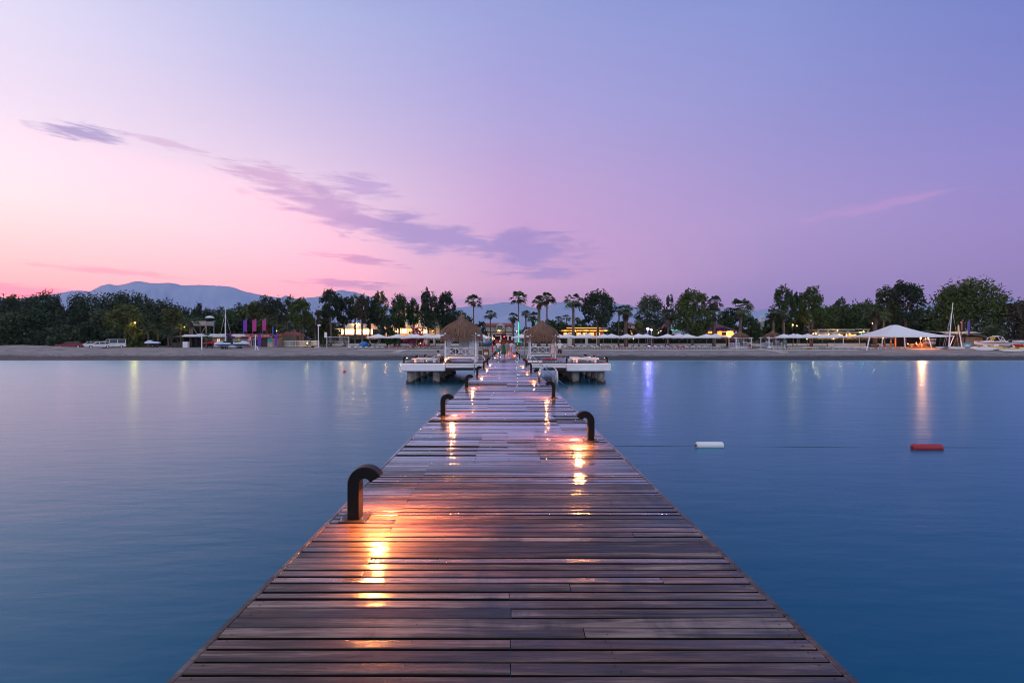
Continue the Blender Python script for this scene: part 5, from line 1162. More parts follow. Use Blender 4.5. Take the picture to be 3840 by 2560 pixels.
for px, Y, lab in ((1447, 103, 'red towel on a lounger left of the gazebo, leftmost'), (1478, 103, 'red towel on a lounger left of the gazebo, second from the left'), (1497, 103.4, 'red towel on a lounger beside the second one, left of the gazebo'), (1527, 103, 'red towel on the last lounger before the walkway slab'), (1622, 106, 'red towel behind the left bollards near the left gazebo'), (1661, 106, 'red towel right beside the left gazebo'),
                   (1834, 103.5, 'pinkish red towel between left gazebo and pier'), (2020, 104.5, 'red towel seen above the right gazebo rail'), (2138, 103, 'red towel right of the man in white'), (2271, 104, 'red towel on the right front row, left one'), (2285, 104.5, 'red towel on the right front row, beside the left one'), (2322, 105, 'red towel under the umbrellas, first of three'), (2334, 105, 'red towel under the umbrellas, middle of three'), (2346, 105, 'red towel under the umbrellas, last of three'),
                   (2522, 104, 'red towel under the umbrella by the purple light'), (2548, 103, 'red towel in the far right group, left one'), (2563, 103.4, 'red towel in the far right group, right one')): towel(px, Y, lab)
# paved strip and slabs
def slab(p, label, name='paved_strip', th=.07):
    m = MB(); n = len(p); m.add([tuple(v) for v in p] + [(v[0], v[1], v[2] - th) for v in p], [tuple(range(n)), tuple(range(2 * n - 1, n - 1, -1))] + [(i, i + n, (i + 1) % n + n, (i + 1) % n) for i in range(n)])
    o = m.build(name, mat('pale_paving', (.52, .50, .47), .85, noise=(1.5, (.42, .40, .38)))); return tag(o, label, 'walkway')
def strip(p0, p1, Y0, Y1, dz, label):
    m = MB(); n = 14; vs = []
    for i in range(n + 1):
        for Y in (Y0, Y1):
            v = gat(p0 + (p1 - p0) * i / n, Y, dz); vs.append(tuple(v))
    k = len(vs); vs += [(x, y, z - .3) for x, y, z in vs]
    fs = []
    for i in range(n): fs += [(2 * i, 2 * i + 2, 2 * i + 3, 2 * i + 1), (k + 2 * i, k + 2 * i + 2, 2 * i + 2, 2 * i), (2 * i + 1, 2 * i + 3, k + 2 * i + 3, k + 2 * i + 1)]
    m.add(vs, fs); tag(m.build('paved_strip', mat('pale_paving', (.52, .50, .47), .85, noise=(1.5, (.42, .40, .38)))), label, 'walkway')
strip(1343, 1862, 97.2, 98.6, .14, 'pale paved strip along the beach left of the pier'); strip(1938, 2880, 96.8, 98.2, .14, 'pale paved strip along the beach right of the pier'); strip(2885, 3215, 96.6, 97.7, .12, 'pale paved strip beyond the green sign board')
def ramp_slab(a, b, label):
    m = MB(); vs = []
    for px, Y in (a[0], a[1], b[1], b[0]): vs.append(tuple(gat(px, Y, .22)))
    vs += [(x, y, z - .35) for x, y, z in vs]; m.add(vs, [(0, 1, 2, 3), (7, 6, 5, 4)] + [(i, i + 4, (i + 1) % 4 + 4, (i + 1) % 4) for i in range(4)])
    tag(m.build('walkway_slab', mat('pale_paving2', (.50, .47, .43), .85, noise=(2, (.40, .38, .35)))), label, 'walkway')
ramp_slab(((1472, 91.0), (1501, 91.0)), ((1505, 96.8), (1534, 96.8)), 'slanting pale slab leading down the beach left of the gazebo'); ramp_slab(((2930, 90.2), (2956, 90.2)), ((2838, 99.5), (2862, 99.5)), 'slanting pale walkway leading down from the right beach gazebo')
# beach gazebos at the right
g1 = gazebo(tuple(gat(2775, 105, .05)), 'left of the two thatched gazebos on the right beach', n_strands=1500, rail_open=True, curtains=False, W_=2.9, seed=8, finial=.25); g1.scale = (1.13, 1.13, 1.02)
g2 = gazebo(tuple(gat(2897, 105.5, .05)), 'right of the two thatched gazebos on the right beach', n_strands=1500, rail_open=True, curtains=False, W_=2.9, seed=9, finial=.3); g2.scale = (1.16, 1.16, 1.05)
# green notice board
M_DGREEN = mat('dark_green_paint', (.012, .045, .03), .5)
t = thing('notice_board', 'dark green notice board on two posts beside the right beach gazebo', 'notice board', gat(2943, 97.5))
for x in (-.38, .38): m = MB(); m.box((x, 0, .95), (.07, .07, 2.1)); m.build('post', M_DGREEN, t)
m = MB(); m.box((0, -.01, 1.62), (.82, .09, .95), bev=.02); m.build('board', M_DGREEN, t); m = MB(); m.box((0, -.062, 1.62), (.66, .014, .78)); m.build('panel', mat('board_panel', (.10, .16, .17), .5), t)
# marquee
t = thing('marquee', 'large white peaked marquee with a slanting pole frame on the right beach', 'tent', gat(3353, 109))
W2_ = 7.3; D2 = 6.0; m = MB(); N = 10; ring = []
for k in range(4):
    for j in range(N):
        q = (j / N) * 2 - 1; c_ = [(q, -1), (1, q), (-q, 1), (-1, -q)][k]; sag = 1 - q * q; ring.append((c_[0] * W2_ * (1 - .05 * sag), c_[1] * D2 * (1 - .05 * sag), 2.55 - .10 * sag if k % 2 == 0 else 2.55))
ring = [(x + (0.8 if x > 6 else 0), y, z + (.12 if x > 6 else 0)) for x, y, z in ring]
L_ = len(ring); rows = []
for f_ in (.075, .16, .3, .5, .75, 1.0):
    hz_ = 2.55 + 2.55 * (1 - (f_ - .075) / .925) ** 1.75; rows.append([(x * f_, y * f_, hz_ + (z - 2.55) * f_) for x, y, z in ring])
rows.append([(x * 1.001, y * 1.001, z - .16) for x, y, z in ring])
rows.insert(0, [(x * .001, y * .001, 5.16) for x, y, z in ring])
m.add([p for r in rows for p in r], [(i * L_ + k, i * L_ + (k + 1) % L_, (i + 1) * L_ + (k + 1) % L_, (i + 1) * L_ + k) for i in range(len(rows) - 1) for k in range(L_)]); m.build('canopy', M_CANV, t)
for p, q in (((-W2_, -D2, 2.5), (-W2_ + .3, -D2 + .6, 0)), ((W2_ + .6, -D2, 2.55), (W2_ - .15, -D2 + .3, 0)), ((-W2_ * .35, -D2 * .97, 2.45), (-W2_ * .30, -D2 + .3, 0)), ((W2_ * .36, -D2 * .97, 2.45), (W2_ * .33, -D2 - .9, -.15)), ((-W2_ * .5, D2 * .97, 2.45), (-W2_ * .47, D2, 0)), ((W2_ * .3, D2 * .97, 2.45), (W2_ * .3, D2, 0)), ((-W2_, D2, 2.5), (-W2_, D2, 0)), ((W2_, D2, 2.5), (W2_, D2, 0))):
    m = MB(); m.tube([p, q], .085, 8); m.build('frame_pole', M_WHITE, t)
m = MB(); m.box((0.2, 0, 2.5), (.28, .28, 5.2)); m.build('centre_post', mat('warm_brown_wood', (.42, .22, .10), .7), t)  # post wood in one even warm brown
m = MB(); m.box((.6, .5, .1), (12.5, 9.5, .22)); m.build('wooden_floor', mat('floor_wood', (.33, .18, .09), .7), t)
t = thing('slanting_pole', 'white slanting guy pole standing before the marquee', 'pole', gat(3252, 95.5)); m = MB(); m.tube([(-.15, 0, -.1), (.75, .3, 2.95)], .1, 8); m.build('pole', M_WHITE, t); m = MB(); m.lathe([(.2, -.1), (.2, .04)], 10, (-.12, 0, 0)); m.build('foot', M_POLE, t)
def glow(parent, loc, col, watts, r=.12):
    l = bpy.data.lights.new('lamp_or_fill_light', 'POINT'); l.energy = watts; l.color = col; l.shadow_soft_size = r; o = bpy.data.objects.new('lamp_or_fill_light', l); COL.objects.link(o); o.location = loc
    if parent: o.parent = parent
    return o
def emis(name, col, s): return mat(name, tuple(min(1, c) for c in col), .5, emit=col, estr=s)
E_WARM = emis('warm_bulb', (1.0, .55, .22), 7); E_HOT = emis('hot_lamp', (1.0, .60, .28), 14); E_YEL = emis('sodium_lamp', (1.0, .68, .15), 12); E_PUR = emis('violet_flood', (.66, .52, 1.0), 22); E_GRN = emis('green_led', (.04, 1.0, .25), 1.8); E_WIN = emis('lit_window', (1.0, .62, .27), 5.0); E_WIN2 = emis('dim_lit_window', (1.0, .55, .22), 1.3); E_ORG = emis('orange_surface_glow', (1.0, .38, .06), 1.7); E_REDL = emis('red_lamp', (1.0, .05, .03), 6)
M_DARKW0 = mat('dark_lamp_post', (.03, .03, .032), .5)
def lamp(label, loc, h, mbulb, col, watts, r=.13, post=True, arm=0.0, kind='lamp', lift=0.15, pole_m=None):
    t = thing('garden_lamp' if h < 3.2 else 'street_lamp', label, 'lamp', loc)
    pm_ = pole_m or M_POLE
    pm_ = M_DARKW0
    if post: m = MB(); m.tube([(0, 0, -.1), (0, 0, h - .1)] + ([(arm * .4, 0, h + .15), (arm, 0, h + .2)] if arm else []), .05, 8); m.build('post', pm_, t)
    m = MB(); m.ball((arm, 0, h + lift), r * .7, 12, 8); m.build('bulb', mbulb, t, True)
    m = MB(); m.lathe([(r * 1.3, h + lift + r * .9), (r * .5, h + lift + r * 1.5), (.02, h + lift + r * 1.6)], 10, (arm, 0, 0)); m.build('cap', pm_, t)
    glow(t, (arm, -r - .12, h + lift), col, watts, r); return t
lamp('bright lamp hanging at the right end of the marquee', gat(3452, 105, .1), 2.05, E_HOT, (1, .30, .10), 2200, .16, lift=.05)
lamp('small lamp right of the bright marquee lamp', gat(3470, 106, .1), 2.0, E_WARM, (1, .58, .28), 50, .09, lift=.05); lamp('small round table lamp low inside the marquee', gat(3404, 106, .2), .75, E_WARM, (1, .5, .2), 40, .12, lift=.05); lamp('tiny hanging lamp left of the marquee centre post', gat(3312, 112, .2), 1.9, E_WARM, (1, .6, .25), 25, .07)
# sofas and tables in the marquee
M_RATTAN = mat('dark_rattan', (.10, .07, .06), .8, noise=(9, (.05, .035, .03)))
def sofa(px, Y, w, label, rz=0):
    t = thing('rattan_sofa', label, 'sofa', gat(px, Y, .22), rz, 'rattan sofas in the marquee')
    m = MB(); m.box((0, 0, .22), (w, .85, .34), bev=.04); m.build('base', M_RATTAN, t); m = MB(); m.box((0, .35, .55), (w, .16, .5), bev=.04); m.build('backrest', M_RATTAN, t)
    for x in (-w / 2 + .1, w / 2 - .1): m = MB(); m.box((x, 0, .45), (.18, .85, .3), bev=.04); m.build('armrest', M_RATTAN, t)
    m = MB(); m.box((0, -.05, .44), (w - .4, .65, .12), bev=.05); m.build('seat_cushion', M_CUSH, t)
sofa(3275, 107, 2.0, 'dark rattan sofa at the left side of the marquee'); sofa(3425, 106, 1.9, 'dark rattan sofa at the right side under the bright lamp', R(180)); sofa(3462, 107, 1.3, 'short rattan sofa farthest right in the marquee', R(180))
person('person in black standing in the marquee beside the pale figure', gat(3312, 109, .22), R(150), 'stand', 1.72, top=C_BK, bottom=C_BK); person('person in a pale shirt standing near the marquee centre post', gat(3340, 109.5, .22), R(20), 'stand', 1.75, top=C_PK, bottom=C_GY)
person('person in white seated on the sofa under the bright marquee lamp', gat(3436, 105.4, .22), R(30), 'sit', 1.7, top=C_WH, bottom=C_NV); person('person in red seated at the right end of the marquee', gat(3452, 105.4, .22), R(-20), 'sit', 1.7, top=C_RD, bottom=C_GY)
person('person in red sitting on a lounger beside the walkway slab', gat(1601, 101.5, .0), R(-30), 'sit', 1.7, top=C_RD, bottom=C_NV); person('person in black sitting on a lounger left of the glowing ground lamp', gat(1577, 101.5, .0), R(40), 'sit', 1.7, top=C_BK, bottom=C_BK)
person('person sitting beside the left beach gazebo, seen from behind', gat(2812, 103, .0), R(170), 'sit', 1.7, top=C_RD, bottom=C_GY)
# ball, inflatable and other small beach things
m = MB(); m.ball((0, 0, .75), (1.0, 1.0, .72), 16, 10); o = m.build('inflatable_ball', mat('blue_vinyl', (.01, .16, .50), .35), smooth=True); o.location = gat(1365, 106); tag(o, 'big squat blue inflatable on the beach before the trees', 'inflatable')
m = MB(); m.tube([(-1.0, 0, .6), (-.5, 0, .8), (.4, .1, 1.15), (.95, .1, 1.35)], [.2, .42, .42, .2], 12); o = m.build('inflatable_boat', mat('blue_vinyl2', (.02, .10, .26), .4), smooth=True); o.location = gat(1832, 110); tag(o, 'tilted blue inflatable between left gazebo and the walkers', 'inflatable')
m = MB(); m.lathe([(.28, -.08), (.4, -.1), (.5, 0), (.4, .1), (.28, .08), (.22, 0), (.28, -.08)], 16); o = m.build('ring_buoy', M_RED, smooth=True); o.location = gat(3035, 100, .2); tag(o, 'red ring lying on a lounger right of the green notice board', 'ring')
M_BIKE = mat('bike_orange', (.4, .12, .06), .5)
t = thing('bicycle', 'small orange bicycle leaning beside the left beach gazebo', 'bicycle', gat(2824, 101.5), R(20))
for x in (-.5, .5):
    m = MB(); m.tube([(x + .32 * math.cos(q), 0, .33 + .32 * math.sin(q)) for q in np.linspace(0, 2 * math.pi, 17)], .03, 6, cap=False); m.build('wheel', M_BLK, t)
m = MB()
for p, q in (((-.5, 0, .33), (-.2, 0, .75)), ((-.2, 0, .75), (.35, 0, .75)), ((-.05, 0, .33), (.35, 0, .75)), ((-.05, 0, .33), (-.2, 0, .8)), ((-.5, 0, .33), (-.05, 0, .33)), ((.5, 0, .33), (.33, 0, .95))): m.tube([p, q], .022, 6)
m.build('frame', M_BIKE, t); m = MB(); m.box((-.22, 0, .83), (.24, .12, .05)); m.build('saddle', M_BLK, t); m = MB(); m.tube([(.28, -.25, .98), (.33, 0, .96), (.28, .25, .98)], .018, 6); m.build('handlebar', M_BLK, t)
# hammocks, volleyball net, lifeguard chair, lamp post, posts, ramp, fence
M_NET = mat('pale_net', (.50, .47, .45), .9)
for a, b_, nm in ((1384, 1421, 'second hammock, hanging under the olive-tinted tall tree'), (1278, 1312, 'first hammock, hanging behind the volleyball net')):
    p, q = gat(a, 118, 1.35), gat(b_, 118, 1.35); m = MB(); vs = []
    for i in range(13):
        f_ = i / 12; c_ = p.lerp(q, f_); sg = 1.0 * math.sin(math.pi * f_); w = .5 * math.sin(math.pi * f_) ** .6 + .02; vs += [(c_.x, c_.y - w, c_.z - sg + .1 * (w > .2)), (c_.x, c_.y, c_.z - sg - .06), (c_.x, c_.y + w, c_.z - sg + .1 * (w > .2))]
    m.add(vs, [(3 * i + k, 3 * i + k + 1, 3 * i + 4 + k, 3 * i + 3 + k) for i in range(12) for k in range(2)]); tag(m.build('hammock', M_NET), nm, 'hammock')
t = thing('volleyball_net', 'volleyball net between two posts on the beach before the restaurant', 'net', gat(1267, 108)); hw_ = 2.45
for x in (-hw_, hw_): m = MB(); m.tube([(x, 0, -.1), (x, 0, 2.5)], .06, 8); m.build('post', M_WHITE, t)
m = MB()
for z in (1.45, 2.45): m.tube([(-hw_, 0, z), (hw_, 0, z)], .035, 5)
m.build('tape', M_WHITE, t); m = MB()
for k in range(24): x = -hw_ + hw_ * 2 * k / 23; m.box((x, 0, 1.95), (.014, .01, 1.0))
for k in range(9): m.box((0, 0.003, 1.5 + k * .11), (hw_ * 2, .008, .012))
m.build('mesh', mat('net_cord', (.12, .12, .13), .8), t)
t = thing('lifeguard_chair', 'tall dark green lifeguard chair beside the volleyball net', 'lifeguard chair', gat(1219, 110))
for x in (-.5, .5):
    for y in (-.5, .5): m = MB(); m.bar((x * 1.25, y * 1.25, 0), (x * .7, y * .7, 2.1), .08); m.build('leg', M_DGREEN, t)
for z in (.5, 1.0, 1.5): m = MB(); m.box((0, -.5 * (1.25 - z * .26) - .02, z), (1.1 - z * .28, .06, .08)); m.build('rung', M_DGREEN, t)
m = MB(); m.box((0, 0, 2.12), (.85, .8, .08)); m.build('seat', M_DGREEN, t); m = MB(); m.box((0, .36, 2.55), (.85, .06, .8)); m.build('backrest', M_DGREEN, t); m = MB(); m.box((.25, -.3, 2.9), (.6, .04, 1.2)); m.build('white_panel', M_WHITE, t)
lp = thing('lamp_post', 'unlit white lamp post at the left end of the low garden wall', 'lamp post', gat(1194, 111)); m = MB(); m.tube([(0, 0, -.1), (0, 0, 4.9)], .11, 10); m.build('post', M_WHITE, lp); m = MB(); m.ball((.15, 0, 5.1), (.42, .3, .24), 12, 8); m.build('lamp_head', M_CONC, lp, True); m = MB(); m.box((0, 0, .02), (1.4, 1.2, .14), bev=.03); m.build('foot', M_CONC, lp)
for px, Y, h, lab in ((757, 99, 2.85, 'plain white post standing on the shingle left of the jet skis'), (958, 97.5, 3.0, 'white post with a fallen strut right of the jet skis')):
    t = thing('white_post', lab, 'post', gat(px, Y)); m = MB(); m.tube([(0, 0, -.2), (0, 0, h)], .1, 10); m.build('post', M_WHITE, t); m = MB(); m.lathe([(.12, h), (.12, h + .06), (.03, h + .1)], 10); m.build('cap', M_WHITE, t)
    if px > 900: m = MB(); m.bar((.25, 0, .85), (.75, -.3, 0), .14, .05); m.bar((.25, 0, .85), (-.2, -.2, .05), .05); m.build('strut', M_WHITE, t)
M_PLK = mat('ramp_planks', (.35, .22, .14), .8, noise=(3, (.25, .15, .1), (4, .3, 1)))
t = thing('boardwalk_ramp', 'short wooden ramp lit by the path lamp left of the lamp post', 'ramp', gat(1154, 113)); m = MB(); m.prism([(-3, -.1), (2.8, .55), (2.8, .42), (-3, -.25)], 'y', -.9, .9); m.build('planked_deck', M_PLK, t); m = MB(); m.box((1.2, 0, .1), (.15, 1.6, .5)); m.build('support', M_BEAM, t)
lamp('glowing path lamp behind the wooden ramp', gat(1152, 115.5), .75, E_YEL, (1, .6, .16), 120, .13)
lamp('glowing ground lamp behind the loungers left of the gazebo', gat(1577, 111), .85, E_YEL, (1, .62, .2), 70, .12); lamp('ground lamp glowing before the hedge under the right umbrellas', gat(2252, 113), .4, E_YEL, (1, .7, .1), 50, .1); lamp('lamp glowing orange at the red bar entrance', gat(1823, 120), 1.9, E_WARM, (1, .5, .2), 40, .1); lamp('lamp glowing above the walkers on the pier', gat(1875, 121), 1.1, E_WARM, (1, .55, .2), 50, .11); lamp('lamp glowing beneath the umbrella by the violet floodlight', gat(2376, 112), 1.9, E_WARM, (1, .5, .2), 40, .1)
def fence(p0, p1, Y, label, h=1.45):
    x0, x1 = (p0 - CX) * Y / F, (p1 - CX) * Y / F; L_ = x1 - x0; t = thing('picket_fence', label, 'fence', ((x0 + x1) / 2, Y, gz(0, Y))); m = MB()
    for z in (.25, h - .1): m.box((0, 0, z), (L_, .05, .07))
    m.build('rail', M_WHITE, t); m = MB(); n = int(L_ / .26)
    for k in range(n + 1): m.box((-L_ / 2 + L_ * k / n, -.05, h / 2), (.07, .03, h))
    m.build('pickets', M_WHITE, t)
    for k in range(4): m = MB(); m.box((-L_ / 2 + L_ * k / 3, .08, h / 2), (.1, .1, h + .1)); m.build('post', M_WHITE, t)
fence(1062, 1196, 117, 'pale picket fence between the watersports hut and the lamp post', 1.5)
# ------------------------------------------------------------------ buildings
M_CREAM = mat('cream_render', (.55, .50, .44), .85, noise=(.4, (.48, .43, .38))); M_TILE = mat('red_roof_tiles', (.26, .065, .05), .8, noise=(2, (.18, .05, .04), (6, .6, 1))); M_SLATE = mat('grey_roof', (.30, .30, .32), .7); M_DARKW = mat('dark_timber', (.045, .04, .045), .6); M_GLASS = mat('dark_glass', (.03, .04, .05), .08); M_STRAWW = mat('cane_wall', (.36, .22, .12), .85, noise=(3, (.26, .15, .08), (8, 1, .4))); M_ROOFD = mat('green_black_roof', (.03, .045, .045), .7); M_METAL = mat('weathered_sheet_roof', (.26, .25, .25), .6, noise=(1, (.18, .17, .17)))
def text(body, size, m_, loc, rot, parent, name='lettering', ext=.012):
    c_ = bpy.data.curves.new(name, 'FONT'); c_.body = body; c_.size = size; c_.align_x = 'CENTER'; c_.align_y = 'CENTER'; c_.extrude = ext; c_.materials.append(m_)
    tmp = bpy.data.objects.new('tmp', c_); COL.objects.link(tmp); bpy.context.view_layer.update(); me = bpy.data.meshes.new_from_object(tmp.evaluated_get(bpy.context.evaluated_depsgraph_get())); bpy.data.objects.remove(tmp)
    o = bpy.data.objects.new(name, me); COL.objects.link(o); o.location = loc; o.rotation_euler = rot; o.parent = parent; return o
class House:
    """Building in photo pixels at depth Y; local x, z metres, front face at y=0."""
    def __init__(s, name, label, cat, px0, px1, Y, depth=8.0, group=None):
        s.Y = Y; s.x0 = (px0 - CX) * Y / F; s.x1 = (px1 - CX) * Y / F; s.cx = (s.x0 + s.x1) / 2; s.g = gz(s.cx, Y); s.w = s.x1 - s.x0; s.d = depth
        s.t = thing(name, label, cat, (s.cx, Y, s.g), 0, group)
    def X(s, px): return (px - CX) * s.Y / F - s.cx
    def Z(s, py): return ZC + (CY - py) * s.Y / F - s.g
    def block(s, name, px0, px1, py0, py1, m_, y0=0.0, y1=None, bev=0):
        """py0 top, py1 bottom; py1=None reaches the ground"""
        a, b_ = s.X(px0), s.X(px1); zt = s.Z(py0); zb = -.1 if py1 is None else s.Z(py1); y1 = s.d if y1 is None else y1
        m = MB(); m.box(((a + b_) / 2, (y0 + y1) / 2, (zt + zb) / 2), (b_ - a, y1 - y0, zt - zb), bev=bev); return m.build(name, m_, s.t)
    def window(s, px0, px1, py0, py1, glass, y=0.0, bars=2, frame=None, name='window'):
        a, b_ = s.X(px0), s.X(px1); zt, zb = s.Z(py0), s.Z(py1); m = MB(); fw = .07
        for z in (zt, zb): m.box(((a + b_) / 2, y - .03, z), (b_ - a, .1, fw))
        n = max(1, bars)
        for k in range(n + 1): m.box((a + (b_ - a) * k / n, y - .03, (zt + zb) / 2), (fw, .1, zt - zb - fw - .004))
        f_ = m.build(name, frame or M_WHITE, s.t); m = MB(); m.box(((a + b_) / 2, y - .02, (zt + zb) / 2), (b_ - a - .02, .03, zt - zb - .02)); m.build('pane', glass, f_); return f_
    def gable(s, name, px0, px1, pyr, pye, m_, y0=-.5, y1=None, hip=.3):
        a, b_ = s.X(px0), s.X(px1); zr, ze = s.Z(pyr), s.Z(pye); y1 = (s.d if y1 is None else y1) + .5; hx = (b_ - a) * hip; ym = (y0 + y1) / 2
        v = [(a, y0, ze), (b_, y0, ze), (b_, y1, ze), (a, y1, ze), (a + hx, ym, zr), (b_ - hx, ym, zr)]
        v += [(x, y, z - .14) for x, y, z in v[:4]]
        m = MB(); m.add(v, [(0, 1, 5, 4), (1, 2, 5), (2, 3, 4, 5), (3, 0, 4), (0, 6, 7, 1), (1, 7, 8, 2), (2, 8, 9, 3), (3, 9, 6, 0), (9, 8, 7, 6)]); return m.build(name, m_, s.t)
    def bulb(s, px, py, m_, col, w, y=-.4, r=.13):
        m = MB(); m.ball((s.X(px), y, s.Z(py)), r * .75, 10, 6); m.build('lamp', m_, s.t, True); glow(s.t, (s.X(px), y - r - .1, s.Z(py)), col, w, r)
WARMC = (1.0, .62, .28)
# left restaurant wing
h = House('restaurant', 'low restaurant wing with a bright lit window bay, left of the tall trees', 'building', 1266, 1398, 140)
h.block('wall', 1272, 1392, 1255, None, M_CREAM); h.block('upper_wall', 1285, 1388, 1212, 1231.5, M_CREAM, 1.2); h.block('lit_interior', 1275, 1390, 1233.5, 1253, E_WIN, 1.4, 2.0)
h.block('floor_slab', 1270, 1394, 1253.2, 1254.9, M_SLATE, -.6); h.gable('roof', 1262, 1396, 1226, 1232, M_SLATE, -1.4); h.block('awning', 1278, 1376, 1256.4, 1258, M_SLATE, -2.5, -.02)
for a, b_ in ((1283, 1302), (1304, 1322), (1325, 1345), (1347, 1366), (1368, 1386)): h.window(a, b_, 1234, 1252.5, E_WIN, .3, 3)
h.bulb(1332, 1212, E_HOT, WARMC, 300, .7, .2)
for px in (1293, 1335, 1377): glow(h.t, (h.X(px), -2.8, h.Z(1243)), (1, .36, .09), 520, .3); h.bulb(1275, 1240, E_WARM, WARMC, 60, -.3)  # unseen point lights added before the windows to strengthen their sea reflection
# right restaurant and hotel
h = House('hotel', 'three-storey cream hotel with lit windows behind the drooping trees', 'building', 1440, 1705, 146, 12)
h.block('wall', 1446, 1650, 1212, None, M_CREAM); h.block('upper_wall', 1475, 1640, 1168, 1211.5, M_CREAM, 2.0); h.block('side_wing', 1651, 1700, 1196, None, M_CREAM, .6)
h.block('eave', 1438, 1660, 1226.5, 1230.5, M_SLATE, -2.2, -.01); h.gable('roof', 1468, 1650, 1156, 1168, M_TILE, 1.2); h.block('balcony_slab', 1476, 1652, 1211.5, 1213.2, M_WHITE, -.5, 2.0)
for k in range(8): h.window(1448 + k * 20, 1465 + k * 20, 1233, 1248.5, E_WIN if k not in (4, 5) else E_WIN2, -.06, 3)
for k in range(6): h.window(1482 + k * 26, 1493 + k * 26, 1188, 1206, (E_WIN2 if k in (0, 3) else M_GLASS), 1.94, 2)
for px, py in ((1471, 1198), (1466, 1220), (1560, 1199), (1517, 1216), (1566, 1219)): h.bulb(px, py, E_WARM, WARMC, 50, -.55, .2)
h.window(1655, 1668, 1210, 1222, M_GLASS, .54); h.window(1677, 1692, 1210, 1222, E_WIN2, .54); h.bulb(1629, 1240, E_HOT, WARMC, 120, -2.6, .2); h.bulb(1598, 1238, E_HOT, WARMC, 150, -2.6, .24)
glow(h.t, (h.X(1632), -16, h.Z(1215)), (.1, 1, .3), 90, .15)
for px in (1460, 1510, 1560): glow(h.t, (h.X(px), -3.0, h.Z(1240)), (1, .36, .09), 520, .3)  # added lights without lamps, boosting the orange streaks on the water
# house with the red roof
h = House('house', 'white house with a red hipped roof and a gable window beyond the pier end', 'house', 1812, 1930, 158, 9)
h.block('wall', 1818, 1924, 1220, None, M_CREAM); h.gable('roof', 1811, 1931, 1209, 1221, M_TILE, -.8, hip=.08)
m = MB(); a, b_ = h.X(1861), h.X(1893); m.prism([(a, h.Z(1219)), (b_, h.Z(1219)), ((a + b_) / 2, h.Z(1210.5))], 'y', -1.0, .5); m.build('gable', M_CREAM, h.t); h.block('gable_wall', 1862, 1892, 1219, 1250, M_CREAM, -1.0, -.02)
h.window(1865, 1885, 1220, 1233, M_GLASS, -1.04, 3); h.block('balcony', 1863, 1889, 1233.5, 1235, M_DARKW, -1.8, -1.02); h.bulb(1871, 1240, E_WARM, WARMC, 40, -1.3, .1)
m = MB(); a, b_ = h.X(1896), h.X(1920); m.prism([(a, h.Z(1234)), (b_, h.Z(1234)), ((a + b_) / 2, h.Z(1224))], 'y', -2.6, -.02); m.box(((a + b_) / 2, -1.3, h.Z(1234) / 2 - .02), (b_ - a - .3, 2.4, h.Z(1234) - .05)); m.build('porch', M_CREAM, h.t)
# red open bar with dark pergola
h = House('open_bar', 'open red bar under a dark pergola at the far end of the pier', 'bar', 1800, 1960, 133, 5)
for px in (1806, 1845, 1886, 1925, 1956): h.block('post', px - .7, px + .7, 1246, None, M_DARKW, 0, .12)
h.block('pergola_beam', 1800, 1960, 1243.6, 1246, M_DARKW, -.1, .25); h.block('rear_beam', 1800, 1960, 1243.8, 1246, M_DARKW, 4.6, 4.9)
m = MB()
for k in range(14): m.box((h.X(1804 + k * 11.7), 2.4, h.Z(1243.2)), (.1, 4.4, .12))
m.build('rafters', M_DARKW, h.t)
h.block('red_counter', 1858, 1912, 1272, None, mat('dark_red_counter', (.22, .02, .03), .7), 1.0, 1.8); h.block('back_wall', 1842, 1930, 1253, None, mat('maroon_wall', (.07, .015, .018), .8), 4.0, 4.5); h.block('red_awning', 1868, 1888, 1248.5, 1252, M_RED, 2.5, 3.5); h.block('white_shelf', 1855, 1875, 1256, 1259.5, M_CONC, 3.2, 3.9); h.block('white_shelf', 1897, 1916, 1256, 1260, M_CONC, 3.2, 3.9)
h.bulb(1891, 1262, E_REDL, (1, .08, .05), 14, 1.5, .26); h.bulb(1855, 1270, E_WARM, WARMC, 40, -1.4, .12); h.bulb(1938, 1242, E_WARM, WARMC, 40, .6, .14); h.bulb(1937, 1266, E_WARM, WARMC, 40, -.3, .1)
h.block('seat_row', 1856, 1914, 1276, None, mat('dark_red_seat', (.26, .02, .03), .8), -1.0, -.4)
# orange pavilion
h = House('pavilion', 'long open pavilion glowing orange behind the big round tree', 'pavilion', 2105, 2288, 140, 9)
h.block('back_wall', 2108, 2286, 1236, None, mat('ochre_wall', (.45, .22, .08), .8), 8.2, 8.6); h.block('flat_roof', 2104, 2288, 1233, 1235.6, M_DARKW, -.6, 9.0); h.block('upper_roof', 2122, 2270, 1223, 1225.2, M_DARKW, .4, 7.5); h.block('clerestory', 2128, 2262, 1227.5, 1230.5, E_ORG, 1.6, 2.0); h.block('lower_beam', 2104, 2288, 1242, 1244, M_DARKW, -.5, .1); h.block('glowing_ceiling', 2110, 2282, 1237.5, 1239.4, E_ORG, 1.0, 7.5)  # ceiling glows by itself in place of lamps shining on it
for px in (2112, 2134, 2163, 2186, 2210, 2238, 2262, 2284): h.block('post', px - .8, px + .8, 1236, None, M_DARKW, 0, .2)
for a, b_ in ((2118, 2132), (2136, 2150), (2166, 2184), (2190, 2208), (2214, 2234), (2242, 2258)): h.window(a, b_, 1245.5, 1258, E_WIN2, 3.0, 3, mat('orange_timber', (.35, .16, .05), .7))
for px in (2120, 2160, 2200, 2245, 2275): h.bulb(px, 1241, E_WARM, WARMC, 45, .8, .1)
glow(h.t, (h.X(2246), -17, h.Z(1218)), (.1, 1, .3), 50, .15)
